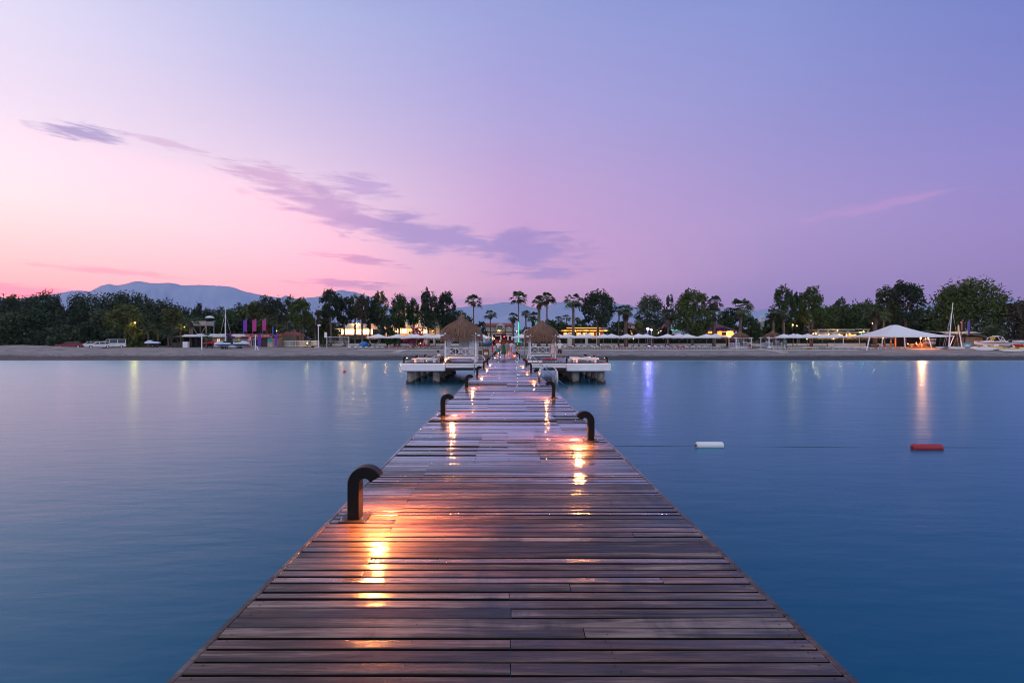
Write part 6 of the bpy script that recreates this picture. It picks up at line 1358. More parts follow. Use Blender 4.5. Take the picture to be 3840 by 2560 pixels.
for px0, px1, nm in ((2129, 2151, 'widest white gate pillar with a grey plate, right of the couple'), (2196, 2204, 'slim white pillar right of the gate pillar'), (2238, 2246, 'second slim white pillar before the orange pavilion'), (1588, 1597, 'white pillar left of the left gazebo, left one'), (1625, 1633, 'white pillar nearest the left gazebo')):
    hh = House('pillar', nm, 'pillar', px0, px1, 123.5, .6, 'white garden pillars'); hh.block('shaft', px0, px1, 1252 if px0 in (2129, 2196, 2238) else 1264, None, M_WALL, bev=.03); hh.block('cap', px0 - 1, px1 + 1, 1250 if px0 in (2129, 2196, 2238) else 1262, 1251.8 if px0 in (2129, 2196, 2238) else 1263.8, M_WALL, -.1, .7)
    if px0 == 2129: hh.block('plate', 2137, 2147, 1264, 1268, M_POLE, -.04, -.002)
# house and lit kiosk right of the big tree
h = House('house', 'white house with red roof partly hidden behind the shaggy thick palm', 'house', 2332, 2384, 150, 8)
h.block('wall', 2340, 2380, 1215, None, M_CREAM); h.gable('roof', 2332, 2386, 1205, 1216, M_TILE); h.window(2356, 2366, 1220, 1228, M_GLASS, -.05); h.gable('porch_roof', 2340, 2386, 1231, 1237, M_TILE, -3, 0, .2); h.block('glowing_porch', 2346, 2378, 1238, 1252, E_WIN2, -.8, -.5); h.bulb(2380, 1252, E_WARM, WARMC, 40, -2.2, .13)  # porch block has its own glow in place of porch lighting
h = House('kiosk_row', 'row of low stalls with green strip lights behind the umbrellas', 'building', 2385, 2660, 131, 5)
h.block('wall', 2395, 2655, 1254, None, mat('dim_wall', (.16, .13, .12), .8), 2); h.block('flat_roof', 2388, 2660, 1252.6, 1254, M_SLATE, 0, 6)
for a, b_ in ((2466, 2478), (2516, 2526), (2529, 2540), (2549, 2555), (2628, 2645)): h.block('strip_light', a, b_, 1234.6, 1236.2, E_GRN, 3, 3.15)
h.gable('canvas_roof', 2518, 2572, 1238, 1256, mat('pale_blue_canvas', (.40, .48, .55), .8), -3, 2, .06); h.gable('tiled_roof', 2505, 2537, 1217, 1229, M_TILE, 4, 9, .45)
for px, py in ((2455, 1249), (2468, 1247), (2477, 1241)): h.bulb(px, py, E_WARM, (1, .5, .35), 50, -.2, .16)
for k in range(5): h.block('counter', 2478 + k * 28, 2498 + k * 28, 1268, None, M_WALL, -2, -1.4)
t = thing('floodlight', 'bright violet-white floodlight above the beach umbrellas', 'floodlight', gat(2429, 112)); m = MB(); m.tube([(0, 0, 0), (0, 0, 4.05)], .06, 8); m.build('post', M_POLE, t); m = MB(); m.box((0, .1, 4.3), (.6, .2, .5), bev=.03); m.build('housing', M_BLK, t); m = MB(); m.ball((0, -.06, 4.3), (.27, .09, .24), 12, 8); m.build('lens', E_PUR, t, True); glow(t, (0, -.45, 4.3), (.46, .22, 1), 800, .2)
t = thing('floodlight', 'smaller violet lamp beside the bright floodlight', 'floodlight', gat(2443, 113)); m = MB(); m.tube([(0, 0, 0), (0, 0, 3.95)], .05, 8); m.build('post', M_POLE, t); m = MB(); m.ball((0, 0, 4.1), .15, 10, 6); m.build('bulb', emis('violet_bulb', (.8, .6, 1), 60), t, True)
h = House('shop', 'shop front lit bright orange behind the left beach gazebo', 'shop', 2632, 2762, 129.5, 5)
h.block('wall', 2640, 2752, 1238, None, mat('ochre_wall2', (.42, .20, .06), .8)); h.block('glowing_wall', 2690, 2748, 1241, 1263, E_ORG, -.12, -.005); h.block('glowing_wall', 2655, 2676, 1242, 1250, E_ORG, -.12, -.005); h.gable('roof', 2632, 2760, 1213, 1239, mat('plum_roof', (.13, .06, .08), .8), -1.0, hip=.42)  # orange wall panels emit the light that would fall on them
m = MB(); cx_, cz_ = h.X(2736), h.Z(1251)
m.loft([[(cx_ + (r0 * math.cos(q)), -.2 - d_, cz_ + r0 * math.sin(q)) for r0, d_ in ((.95, 0), (.95, .1), (.55 + .3 * abs(math.cos((q - math.pi) / 1.0)) * 0, .1), (.55, 0))] for q in np.linspace(R(65), R(295), 15)]); m.build('crescent_lamp', emis('crescent_glow', (1, .55, .25), 2.5), h.t); h.bulb(2747, 1252, E_HOT, WARMC, 50, -.5, .14)
h.block('sign_frame', 2706, 2722, 1245, 1257, mat('brown_board', (.2, .1, .04), .7), -.2, -.13); h.block('dark_hedge_box', 2722, 2748, 1264, None, mat('plum_planter', (.10, .02, .06), .9), -1.5, -.6)
t = thing('flower_bank', 'purple flowering climber on the orange shop roof edge', 'climber', (at(2690, 1236, 128.2).x, 128.2, at(2690, 1241, 128.2).z)); foliage('blossom', t, LEAF['purple'], 'bush', 7.5, 0, .9, 420, 501, .4, depth=1.6)
h = House('gazebo_hut', 'brown pyramid-roofed hut behind the right umbrellas', 'hut', 2618, 2670, 128, 4); h.gable('roof', 2616, 2672, 1242, 1257, mat('brown_shingle', (.14, .09, .07), .9), -.3, hip=.45)
for px in (2622, 2666): h.block('post', px - .8, px + .8, 1256, None, M_DARKW, 0, .15); h.block('post', px - .8, px + .8, 1256, None, M_DARKW, 3.6, 3.75)
t = thing('chimney_tower', 'slim white tower above the bushes behind the right beach gazebo', 'tower', gat(2856, 134)); H_ = at(0, 1184, 134).z - t.location.z
m = MB(); m.lathe([(1.0, 0), (.95, H_ * .78), (1.1, H_ * .78), (1.1, H_ * .82), (.5, H_ * .83), (.45, H_ * .96), (.1, H_)], 10); m.build('tower_body', M_WALL, t); m = MB(); m.box((-2.0, 0, H_ * .38), (2.4, 2, H_ * .76)); m.build('side_block', M_WALL, t)
# beach bar pergola
h = House('beach_bar', 'lit beach bar under a grey pergola, left of the marquee', 'bar', 3052, 3264, 129.5, 6)
for px in (3068, 3107, 3181, 3257): h.block('post', px - 1.6, px + 1.6, 1236, None, M_POLE, 0, .3)
h.block('upper_beam', 3066, 3262, 1233.5, 1236.5, M_POLE, -.1, .3); h.block('lower_beam', 3052, 3264, 1244.5, 1248, M_POLE, -.45, -.12); h.block('rear_beam', 3066, 3262, 1234.5, 1237.5, M_POLE, 5.5, 5.9); h.block('bar_ceiling', 3056, 3262, 1247, 1248.6, M_DARKW, 0.4, 5.4)
h.block('back_wall', 3060, 3262, 1249, None, mat('bar_back', (.20, .12, .06), .8), 5.0, 5.4); h.block('counter', 3075, 3262, 1268, None, mat('bar_front', (.28, .17, .09), .7), -.4, .2)
jr = np.random.RandomState(12)
for k in range(14): a = 3112 + k * 10.5; h.block('shelf_block', a, a + 4.5 + 4 * jr.rand(), 1251 + 2 * jr.rand(), 1263 + 3 * jr.rand(), (E_WIN, E_ORG, E_WIN2, E_WIN2, M_DARKW)[k % 5], 4.3, 4.6)  # most shelf blocks carry a built-in glow in place of bar lighting
for px, py, m_, w in ((3041, 1251, E_HOT, 140), (3052, 1252, E_HOT, 140), (3100, 1253, E_WARM, 60), (3133, 1239, E_WARM, 60), (3141, 1255, E_HOT, 80), (3178, 1252, E_WARM, 50), (3230, 1243.5, E_HOT, 140), (3118, 1270, E_WARM, 40), (3018, 1271, E_WARM, 50)): h.bulb(px, py, m_, WARMC, w, -.8, .17)
h.bulb(3225, 1254, E_GRN, (.1, 1, .3), 40, -.5, .2)
lamp('bright street lamp rising behind the left edge of the marquee', gat(3273, 122), 5.6, E_HOT, (1, .62, .22), 260, .2, lift=.2); lamp('cluster lamp glowing above the umbrellas beside the green notice board', gat(2972, 121), 5.2, E_YEL, (1, .62, .22), 160, .2); lamp('small lamp right of the cluster lamp above the umbrellas', gat(2988, 121), 5.0, E_YEL, (1, .62, .22), 70, .12)
# ------------------------------------------------------------------ boat shed, boats on the right
h = House('boat_shed', 'open boat shed with a weathered sheet roof on the right beach', 'shed', 3432, 3690, 117, 7)
def sheet(pts, th=.12, name='sheet_roof', y0=-2.2, y1=6.5, m_=M_METAL):
    m = MB(); q = [(h.X(a), h.Z(b_)) for a, b_ in pts]; m.prism(q + [(x, z - th) for x, z in q[::-1]], 'y', y0, y1); m.build(name, m_, h.t)
sheet([(3425, 1242.5), (3470, 1242), (3500, 1245), (3612, 1244), (3626, 1250)]); 
m = MB(); a, b_ = h.X(3485), h.X(3622); m.add([(a, -2.25, h.Z(1243)), (b_, -2.25, h.Z(1243.5)), (b_ + .2, -3.6, h.Z(1250)), (a + .7, -3.6, h.Z(1253)), (a, -2.25, h.Z(1244)), (b_, -2.25, h.Z(1244.5)), (b_ + .2, -3.6, h.Z(1251)), (a + .7, -3.6, h.Z(1254))], [(3, 2, 1, 0), (4, 5, 6, 7), (0, 1, 5, 4), (2, 3, 7, 6), (1, 2, 6, 5), (3, 0, 4, 7)]); m.build('roof_apron', M_METAL, h.t)
for px in (3436, 3500, 3560, 3592): h.block('post', px - 1, px + 1, 1246, None, M_DARKW, -1.8, -1.65)
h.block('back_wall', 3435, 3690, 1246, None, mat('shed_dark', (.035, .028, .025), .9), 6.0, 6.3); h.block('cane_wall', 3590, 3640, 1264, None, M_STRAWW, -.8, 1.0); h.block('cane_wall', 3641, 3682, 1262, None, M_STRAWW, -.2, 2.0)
sheet([(3632, 1254), (3660, 1256), (3686, 1264)], .1, 'tin_roof', -1.2, 3.0, M_METAL)
m = MB(); m.bar((h.X(3545), -2, 0), (h.X(3563), -2, h.Z(1254)), .14); m.bar((h.X(3580), -2, h.Z(1272)), (h.X(3562), -2, h.Z(1254)), .12); m.build('brace', M_STRAWW, h.t)
def sail(px0, py0, px1, py1, wpx, label, col):
    t = thing('windsurf_sail', label, 'sail', (at(px0, 0, 117.5).x, 117.5, gz(0, 117.5)), 0, 'rolled sails in the boat shed'); x1 = (px1 - px0) * 117.5 / F; z0, z1 = at(0, py0, 117.5).z - t.location.z, at(0, py1, 117.5).z - t.location.z; w = wpx * 117.5 / F
    m = MB(); m.prism([(0, z0), (w, z0), (x1 + w * .6, z1), (x1, z1)], 'y', 0, .06); m.build('sail_cloth', mat('sail_' + label.split()[0], col, .6), t); m = MB(); m.tube([(-.05, .03, max(0, z0 - .4)), (x1 - .05, .03, z1 + .1)], .035, 6); m.build('mast', M_BLK, t)
sail(3541, 1260, 3552, 1279, 5, 'red rolled sail leaning in the boat shed, left one', (.6, .05, .02)); sail(3549, 1259, 3560, 1276, 4.5, 'orange rolled sail leaning in the boat shed, right one', (.65, .09, .02)); sail(3519, 1259, 3531, 1277, 3, 'green edged sail leaning in the boat shed', (.05, .45, .06))
E_YB = emis('yellow_board', (1, .6, .08), 1.2)
t = thing('upright_board', 'yellow lit board standing upright on the boat shed roof', 'board', (at(3594, 0, 118).x, 118, at(0, 1243, 118).z)); m = MB(); m.loft([[(-w, -.04, z), (w, -.04, z), (w, .04, z), (-w, .04, z)] for z, w in ((0, .1), (.3, .2), (1.0, .22), (1.5, .15), (1.65, .04))]); m.build('board', mat('yellow_board_paint', (.6, .42, .03), .4), t)
lamp('yellow-white street lamp above the boat shed beside the catamaran mast', gat(3605, 113.5), 5.6, E_YEL, (1, .58, .14), 600, .18, lift=.2)
def rack():
    t = thing('surfboard_rack', 'rack of stacked white boards at the right end of the marquee', 'rack', gat(3482, 110))
    for x in (-1.0, 1.0): m = MB(); m.box((x, 0, 1.05), (.07, .6, 2.1)); m.build('post', M_DARKW, t)
    return t
rk = rack()
for i in range(5):
    z = .75 + .3 * i; m = MB(); m.loft([[(x, -w, dz - .03), (x, w, dz - .03), (x, w * .9, dz + .05), (x, -w * .9, dz + .05)] for x, w, dz in ((-1.45, .05, .09), (-1.1, .25, .03), (-.3, .33, 0), (.7, .3, 0), (1.3, .16, .02), (1.5, .04, .05))])
    o = m.build('surfboard', M_PLAST); o.location = gat(3482 + i, 110, z); tag(o, f'white board in the rack by the marquee, {ORD[i]} from the bottom', 'surfboard', 'white boards in the rack')
M_GEL = mat('white_gelcoat', (.78, .78, .79), .25, coat=.4); M_STRIPE = mat('maroon_stripe', (.16, .015, .03), .3); M_NAVY = mat('navy_stripe', (.02, .07, .20), .3); M_YEL = mat('yellow_plastic', (.66, .43, .01), .35)
def hull(m, L_, B, H, sheer=.25, n=12, flat=.55):
    secs = []
    for i in range(n + 1):
        u = i / n; x = -L_ / 2 + L_ * u; b = B / 2 * min(1, (1.02 - (1 - u) ** 3.2 if u < .5 else 1)) * (1 if u > .5 else 1); b = B / 2 * max(.03, 1 - (1 - min(1, u / .62)) ** 2.1); zk = H * .62 * (1 - min(1, u / .45)) ** 2.2; zt = H + sheer * (1 - u) ** 1.5
        secs.append([(x, 0, zk), (x, b * flat, zk + .12), (x, b * .92, zk + (zt - zk) * .55), (x, b, zt), (x, -b, zt), (x, -b * .92, zk + (zt - zk) * .55), (x, -b * flat, zk + .12)])
    m.loft(secs); return secs
def speedboat(px, Y, L_, label, stripe, rz, arch_=True, z=.45):
    t = thing('speedboat', label, 'speedboat', gat(px, Y, z), rz); B, H = 2.1, .95
    m = MB(); secs = hull(m, L_, B, H); m.build('hull', M_GEL, t, False)
    for sd in (0, 1):
        m = MB(); vs = []
        for s_ in secs[1:]:
            p, q = Vector(s_[2 if not sd else 5]), Vector(s_[3 if not sd else 4]); o_ = Vector((0, .012 if not sd else -.012, 0)); vs += [p.lerp(q, .35) + o_, p.lerp(q, .68) + o_]
        m.add(vs, [(2 * i, 2 * i + 2, 2 * i + 3, 2 * i + 1) for i in range(len(vs) // 2 - 1)]); m.build('stripe', stripe, t)
    m = MB(); m.loft([[(x, -b, z0), (x, b, z0), (x, b * .8, z1), (x, -b * .8, z1)] for x, b, z0, z1 in ((-L_ * .36, .3, 1.12, 1.16), (-L_ * .2, .62, 1.06, 1.25), (-L_ * .02, .72, 1.0, 1.32), (L_ * .04, .74, .98, 1.3))]); m.build('foredeck', M_GEL, t)
    m = MB(); m.loft([[(x, -b, z0), (x, b, z0), (x + .25, b * .85, z1), (x + .25, -b * .85, z1)] for x, b, z0, z1 in ((-L_ * .06, .7, 1.25, 1.55), (-L_ * .04, .72, 1.25, 1.58))]); m.build('windscreen', mat('smoked_screen', (.03, .035, .04), .5), t)
    m = MB(); m.box((L_ * .2, 0, 1.05), (1.4, 1.5, .35), bev=.08); m.box((L_ * .33, 0, 1.2), (.35, 1.5, .5), bev=.08); m.build('seats', mat('grey_vinyl', (.45, .47, .52), .5), t)
    m = MB(); m.box((L_ / 2 + .28, 0, 1.15), (.5, .42, .55), bev=.1); m.box((L_ / 2 + .3, 0, .55), (.28, .18, .75)); m.build('outboard_motor', M_BLK if arch_ else M_POLE, t)
    if arch_:
        m = MB()
        for y in (-.9, .9): m.tube([(-.5, y, .95), (-.1, y, 1.9), (.7, y * .95, 2.28), (1.5, y * .95, 2.1), (2.1, y, 1.0)], .05, 6)
        for x, z_ in ((.2, 2.08), (.7, 2.28), (1.4, 2.15)): m.tube([(x, -.88, z_), (x, .88, z_)], .04, 6)
        for z_ in (1.2, 1.5, 1.8): m.tube([(1.55 + (2.1 - z_) * .5, -.93, z_), (1.15 + (2.1 - z_) * .55, -.93, z_)], .03, 6)
        m.tube([(1.05, -.93, 1.0), (1.5, -.93, 2.1)], .04, 6); m.build('tow_arch', M_WHITE, t)
        m = MB(); m.lathe([(.14, -.1), (.3, -.12), (.4, 0), (.3, .12), (.14, .1), (.1, 0), (.14, -.1)], 14); o = m.build('ring_float', M_YEL, t, True); o.location = (-.15, -1.0, 1.78); o.rotation_euler = (R(90), 0, 0)
    else:
        m = MB()
        for y in (-.6, .6): m.tube([(-L_ * .42, y * .3, 1.15), (-L_ * .36, y * .7, 1.5), (-.6, y * 1.3, 1.5), (-.5, y * 1.35, 1.0)], .03, 6)
        m.build('bow_rail', M_STEEL, t)
    tr = thing('boat_trailer', 'low dark trailer under the ' + ('maroon-striped' if arch_ else 'navy-striped') + ' speedboat', 'trailer', gat(px, Y), rz, 'boat trailers on the right beach')
    m = MB(); m.bar((-L_ * .45, 0, .35), (L_ * .35, 0, .35), .1)
    for y in (-.7, .7): m.bar((-L_ * .2, y, .38), (L_ * .4, y, .38), .08)
    m.bar((L_ * .15, -.9, .32), (L_ * .15, .9, .32), .08); m.build('frame', M_DARKW, tr)
    for y in (-.95, .95):
        m = MB(); m.tube([(L_ * .15, y - .09, .3), (L_ * .15, y + .09, .3)], .3, 14); m.build('wheel', M_BLK, tr)
    return t
speedboat(3716, 104, 5.7, 'white speedboat with a maroon stripe and tow arch on the right beach', M_STRIPE, R(-22)); speedboat(3836, 105, 6.0, 'white speedboat with a navy stripe at the right edge of the view', M_NAVY, R(-24), False)
def pedal(px, Y, label, m_, rz):
    t = thing('pedal_boat', label, 'pedal boat', gat(px, Y, .12), rz, 'pedal boats on the right beach')
    for y in (-.55, .55):
        m = MB(); m.loft([[(x, y - b, z0), (x, y + b, z0), (x, y + b, .42), (x, y - b, .42)] for x, b, z0 in ((-1.75, .1, .3), (-1.3, .27, .06), (0, .32, 0), (1.2, .3, .05), (1.7, .18, .2))]); m.build('float_hull', M_GEL, t)
    m = MB(); m.loft([[(x, -b, .42), (x, b, .42), (x, b * .9, z1), (x, -b * .9, z1)] for x, b, z1 in ((-1.8, .5, .52), (-1.2, .85, .66), (-.3, .88, .5), (.5, .88, .62), (1.2, .86, .5), (1.75, .6, .48))]); m.build('deck', m_, t)
    for y in (-.42, .42): m = MB(); m.box((.35, y, .82), (.12, .6, .55), ry=-.25, bev=.05); m.box((.05, y, .66), (.5, .6, .14), bev=.04); m.build('seat', M_GEL if m_ is M_YEL else M_PLAST, t)
    m = MB(); m.box((-.9, 0, .7), (.5, .3, .28), bev=.05); m.build('pedal_box', M_POLE, t); return t
pedal(3686, 95.5, 'white pedal boat lying on the shingle before the speedboat', M_PLAST, R(-25)); pedal(3728, 98.5, 'yellow pedal boat partly behind the white one', M_YEL, R(-20)); pedal(3792, 92.8, 'nearest yellow pedal boat with a white seat on the right beach', M_YEL, R(-38)); pedal(3838, 97.5, 'yellow pedal boat at the right edge behind the red life vests', M_YEL, R(8))
for i, px in enumerate((3806, 3818, 3832)):
    t = thing('life_vest', f'{("left", "middle", "right")[i]} red life vest hanging above the yellow pedal boats', 'life vest', gat(px, 94.6, .72), rng.uniform(-.3, .3), 'red life vests')
    m = MB(); m.box((-.15, 0, .35), (.24, .16, .62), bev=.06); m.box((.15, 0, .35), (.24, .16, .62), bev=.06); m.box((0, .1, .4), (.5, .1, .6), bev=.04); m.build('vest_body', mat('vest_red', (.62, .05, .03), .7), t); m = MB(); m.box((0, -.09, .3), (.56, .02, .05)); m.build('strap', M_BLK, t)
def catamaran(px, Y, label, mast_h, rz, lean=0.0, L_=5.2, spar=True):
    t = thing('catamaran', label, 'catamaran', gat(px, Y, .08), rz, 'beach catamarans')
    for y in (-1.1, 1.1):
        m = MB(); m.loft([[(x, y, z0), (x, y + b, z0 + .12), (x, y + b, z1), (x, y - b, z1), (x, y - b, z0 + .12)] for x, b, z0, z1 in ((-L_ / 2, .03, .42, .62), (-L_ * .36, .14, .14, .6), (-L_ * .1, .19, 0, .56), (L_ * .25, .18, .02, .54), (L_ / 2, .14, .14, .52))]); m.build('hull', M_GEL, t)
    for x in (-.5, 1.3): m = MB(); m.tube([(x, -1.1, .6), (x, 1.1, .6)], .05, 8); m.build('cross_beam', M_STEEL, t)
    m = MB(); m.box((.4, 0, .6), (1.7, 2.0, .03)); m.build('trampoline', M_BLK, t); m = MB(); m.tube([(-.5, 0, .6), (-.5 + lean * mast_h, 0, mast_h)], [.085, .055], 8); m.build('mast', M_WHITE, t)
    m = MB(); tp = Vector((-.5 + lean * mast_h * .85, 0, mast_h * .85))
    for p in ((-L_ * .45, 0, .62), (.6, -1.15, .6), (.6, 1.15, .6)): m.tube([tp, p], .014, 5)
    m.build('stays', M_STEEL, t)
    if spar: m = MB(); m.tube([(-.8, -.3, .7), (-.5 + lean * mast_h * .55 - .15, -.1, mast_h * .6)], .07, 8); m.build('boom', M_WHITE, t)
    return t
catamaran(3562, 98.5, 'white beach catamaran with a tall leaning mast on the right beach', 9.6, R(20), .155, 5.0); catamaran(856, 107, 'beach catamaran with a tall bare mast behind the jet skis', 9.0, R(60), -.02, 5.0)
t = thing('spare_mast', 'white spare mast propped upright behind the right catamaran', 'mast', gat(3606, 100)); m = MB(); m.tube([(.15, 0, 0), (-.45, .3, 5.0)], [.11, .06], 8); m.build('spar', M_WHITE, t); m = MB(); m.lathe([(.2, -.05), (.2, .05)], 8, (.15, 0, 0)); m.build('foot', M_POLE, t)
t = thing('picture_board', 'blue picture board showing a jet ski before the boat shed', 'sign', gat(3627, 104)); m = MB(); m.box((0, 0, .75), (2.1, .06, .95)); m.build('panel', mat('sea_blue_print', (.03, .25, .38), .5, noise=(1.6, (.20, .45, .55))), t); m = MB(); m.prism([(-.6, .6), (-.2, .5), (.45, .62), (.6, .75), (.1, .85), (-.1, 1.0), (-.2, .82), (-.5, .75)], 'y', -.045, -.032); m.build('jet_ski_picture', M_GEL, t)
for x in (-.9, .9): m = MB(); m.box((x, .05, .4), (.06, .06, .8)); m.build('post', M_POLE, t)
def feather(px, ptop, pbot, wpx, Y, label, col, edge, lean=0.0, pole_to_ground=True, txt=None):
    X = (px - CX) * Y / F; g = gz(X, Y); z1 = at(0, ptop, Y).z - g; z0 = at(0, pbot, Y).z - g; w = wpx * Y / F; t = thing('feather_flag', label, 'flag', (X, Y, g), 0, 'tall feather flags')
    H = z1 - z0; dx = lean * H; n = 8; A = []; B_ = []
    for i in range(n + 1):
        u = i / n; z = z0 + H * u; ww = w * (1 if u < .85 else math.sqrt(max(0.02, 1 - ((u - .85) / .155) ** 2))); A.append((dx * u - w / 2, z)); B_.append((dx * u - w / 2 + ww if u < .85 else dx * u + w / 2, z))
    A = [(a[0] if i < n * .85 else a[0] + (w - w * math.sqrt(max(.02, 1 - ((i / n - .85) / .155) ** 2))), a[1]) for i, a in enumerate(A)]
    fm_ = mat('flag_cloth', col, .7, noise=(1.2, tuple(c * .75 for c in col))); m = MB(); m.prism(A + B_[::-1], 'y', -.02, .02); m.build('flag_cloth', fm_, t)
    m = MB(); em = mat('flag_edge', edge, .7)
    for i in range(n): m.bar((A[i][0], -.025, A[i][1]), (A[i + 1][0], -.025, A[i + 1][1]), .12, .03)
    m.build('flag_edge', em, t)
    m = MB(); m.tube([(-dx * 0 - w / 2 - .06, .05, 0 if pole_to_ground else z0 - .6), (A[0][0] - .06, .05, z0), (A[-2][0] - .06, .05, A[-2][1])], .04, 6); m.build('pole', M_POLE, t)
    if txt: text(txt, w * .95, M_WHITE, (dx * .5, -.045, (z0 + z1) / 2), (R(90), R(-90) + math.atan(lean), 0), t)
    return t
PURP, MAG, VIO = (.22, .035, .42), (.52, .04, .26), (.10, .06, .55)
feather(920, 1195, 1244, 13, 116, 'tall purple feather flag, leftmost of the upper three', PURP, VIO); feather(955, 1195, 1242, 13, 116.5, 'tall magenta feather flag, middle of the upper three', MAG, (.65, .15, .40)); feather(992, 1195, 1240, 12, 117, 'tall magenta feather flag, rightmost of the upper three', MAG, (.65, .15, .40))
feather(973, 1250, 1299, 11, 108, 'lower purple feather flag standing before the hut sign', PURP, VIO, pole_to_ground=True); feather(1035, 1250, 1297, 9, 109, 'lower purple feather flag at the right end of the hut', PURP, VIO, .06); feather(931, 1254, 1300, 13, 107, 'leaning red feather flag lettered for jet skis', (.50, .05, .08), (.62, .12, .14), .22, txt='JETSKI')
feather(1024, 1222, 1258, 4.5, 116, 'narrow furled blue flag above the hut sign', (.03, .10, .40), (.05, .15, .5)); feather(3608, 1200, 1238, 5, 112, 'narrow red flag beside the lamp above the boat shed', (.40, .06, .10), (.45, .1, .14)); feather(3634, 1199, 1252, 5.5, 112, 'narrow purple flag right of the lamp above the boat shed', (.15, .05, .42), VIO)
# ------------------------------------------------------------------ watersports hut and things on the left beach
h = House('watersports_hut', 'low watersports hut with a red tiled roof and a red sign', 'hut', 790, 1030, 116, 6)
h.block('wall', 796, 1022, 1268, None, M_CREAM); h.gable('roof', 786, 1026, 1250.5, 1262, M_TILE, -.6, hip=.12); h.block('fascia', 788, 1024, 1262.6, 1265, M_WHITE, -.62, -.5); h.block('beam', 790, 1024, 1265.6, 1268, M_BRN, -.4, -.05)
h.window(815, 826, 1270, 1282, E_WIN2, -.05, 2, M_BRN); h.window(944, 957, 1272, 1298, M_GLASS, -.05, 2); h.window(960, 972, 1272, 1298, M_GLASS, -.05, 1); h.block('green_door', 850, 874, 1268.5, None, mat('green_door', (.02, .06, .035), .6), -.08, -.01); h.block('dark_opening', 978, 1003, 1268.5, None, M_DARKW, -.05, -.01)
sg = h.block('sign_board', 912, 1022, 1254.5, 1264.5, mat('sign_red', (.40, .03, .05), .5), -1.0, -.9); o = text('WATERSPORTS & DIVING CENTRE', .50, M_WHITE, (h.X(967), -1.02, h.Z(1259.5)), (R(90), 0, 0), sg); o.scale = (.85, 1, 1)
h.block('surf_rack', 1008, 1023, 1267, 1279, mat('turquoise_board', (.03, .32, .38), .4), -.5, -.4)
def scallop(px0, px1, py, Y, label):
    x0, x1 = (px0 - CX) * Y / F, (px1 - CX) * Y / F; g = gz(0, Y); z = at(0, py, Y).z - g; t = thing('awning', label, 'awning', ((x0 + x1) / 2, Y, g), 0, 'white awnings left of the pier'); L_ = x1 - x0; m = MB(); n = 20
    up = [(-L_ / 2 + L_ * i / n, z + .45 * abs(math.sin(i / n * math.pi * 2))) for i in range(n + 1)]; m.prism(up + [(L_ / 2, z - .1), (-L_ / 2, z - .1)], 'y', -1.2, 1.2); m.build('canvas', M_CANV, t)
    for x in (-L_ / 2 + .1, L_ / 2 - .1): m = MB(); m.tube([(x, -1.1, 0), (x, -1.1, z - .1)], .03, 6); m.build('post', M_DARKW, t)
scallop(790, 846, 1259, 113, 'white wavy awning before the hut roof behind the jet skis'); scallop(876, 912, 1260, 113, 'short white awning left of the red sign'); scallop(696, 746, 1261, 112, 'white awning beside the dark green hut'); scallop(748, 766, 1259, 111, 'small white awning behind the white post')
t = thing('flower_arch', 'arch of purple bougainvillea at the hut door', 'climber', gat(864, 112)); foliage('blossom', t, LEAF['purple'], 'bush', 2.6, 2.2, 3.1, 420, 777, .3, depth=.8)
m = MB(); m.tube([(-1.1, 0, 0), (-1.1, 0, 2.2), (0, 0, 2.8), (1.2, 0, 2.2), (1.3, 0, 0)], .05, 6); m.build('arch_frame', M_POLE, t)
t = thing('upright_board', 'yellow kayak standing upright against the hut', 'kayak', gat(896, 112)); m = MB(); m.loft([[(-w, -.1, z), (w, -.1, z), (w * .8, .12, z), (-w * .8, .12, z)] for z, w in ((0.3, .25), (.9, .36), (1.5, .3), (2.1, .1), (2.2, .03))]); m.build('hull', M_YEL, t); m = MB(); m.box((0, -.12, 1.1), (.3, .05, .5), bev=.02); m.build('seat', M_BLK, t)
h = House('house', 'dark red-roofed house right of the watersports hut', 'house', 1035, 1104, 124, 7); h.gable('roof', 1035, 1104, 1239, 1257, M_TILE, -.5, hip=.3); h.block('wall', 1040, 1098, 1257.5, None, mat('dark_brown_wall', (.12, .10, .09), .9)); h.window(1052, 1064, 1262, 1272, M_GLASS, -.05); h.bulb(1046, 1241, E_WARM, WARMC, 60, -1.2, .18); h.block('lit_counter', 1050, 1070, 1264, 1279, mat('green_yellow_board', (.35, .45, .10), .6), -.4, -.1)  # house wall in one even dark brown
t = thing('reed_screen', 'grey reed screen beside the red-roofed house', 'screen', gat(1086, 118.5)); m = MB(); m.box((0, 0, 1.6), (3.4, .1, 2.6)); m.build('reeds', mat('dry_reed', (.20, .17, .14), .9, noise=(4, (.12, .10, .08), (6, 1, .3))), t)
for x in (-1.6, 1.6): m = MB(); m.box((x, .08, 1.5), (.1, .1, 3.0)); m.build('post', M_DARKW, t)
h = House('green_hut', 'dark open hut with a low green pyramid roof', 'hut', 640, 722, 112, 5); h.gable('roof', 638, 722, 1254, 1263, M_ROOFD, -.8, hip=.42)
for px in (646, 668, 690, 715): h.block('post', px - 1, px + 1, 1263, None, M_DARKW, -.3, -.15)
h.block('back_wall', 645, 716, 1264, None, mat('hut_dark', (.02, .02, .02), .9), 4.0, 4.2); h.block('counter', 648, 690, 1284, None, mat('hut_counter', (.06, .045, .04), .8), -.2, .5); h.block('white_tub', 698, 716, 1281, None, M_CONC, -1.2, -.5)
t = thing('lookout_scaffold', 'weathered timber lookout platform with a railing behind the hut', 'platform', gat(762, 122)); H_ = at(0, 1221, 122).z - t.location.z; M_GRW = mat('grey_timber', (.32, .29, .29), .8)
for x in (-1.75, 1.75):
    for y in (-1.6, 1.6): m = MB(); m.box((x, y, (H_ + 1.1) / 2), (.16, .16, H_ + 1.1)); m.build('leg', M_GRW, t)
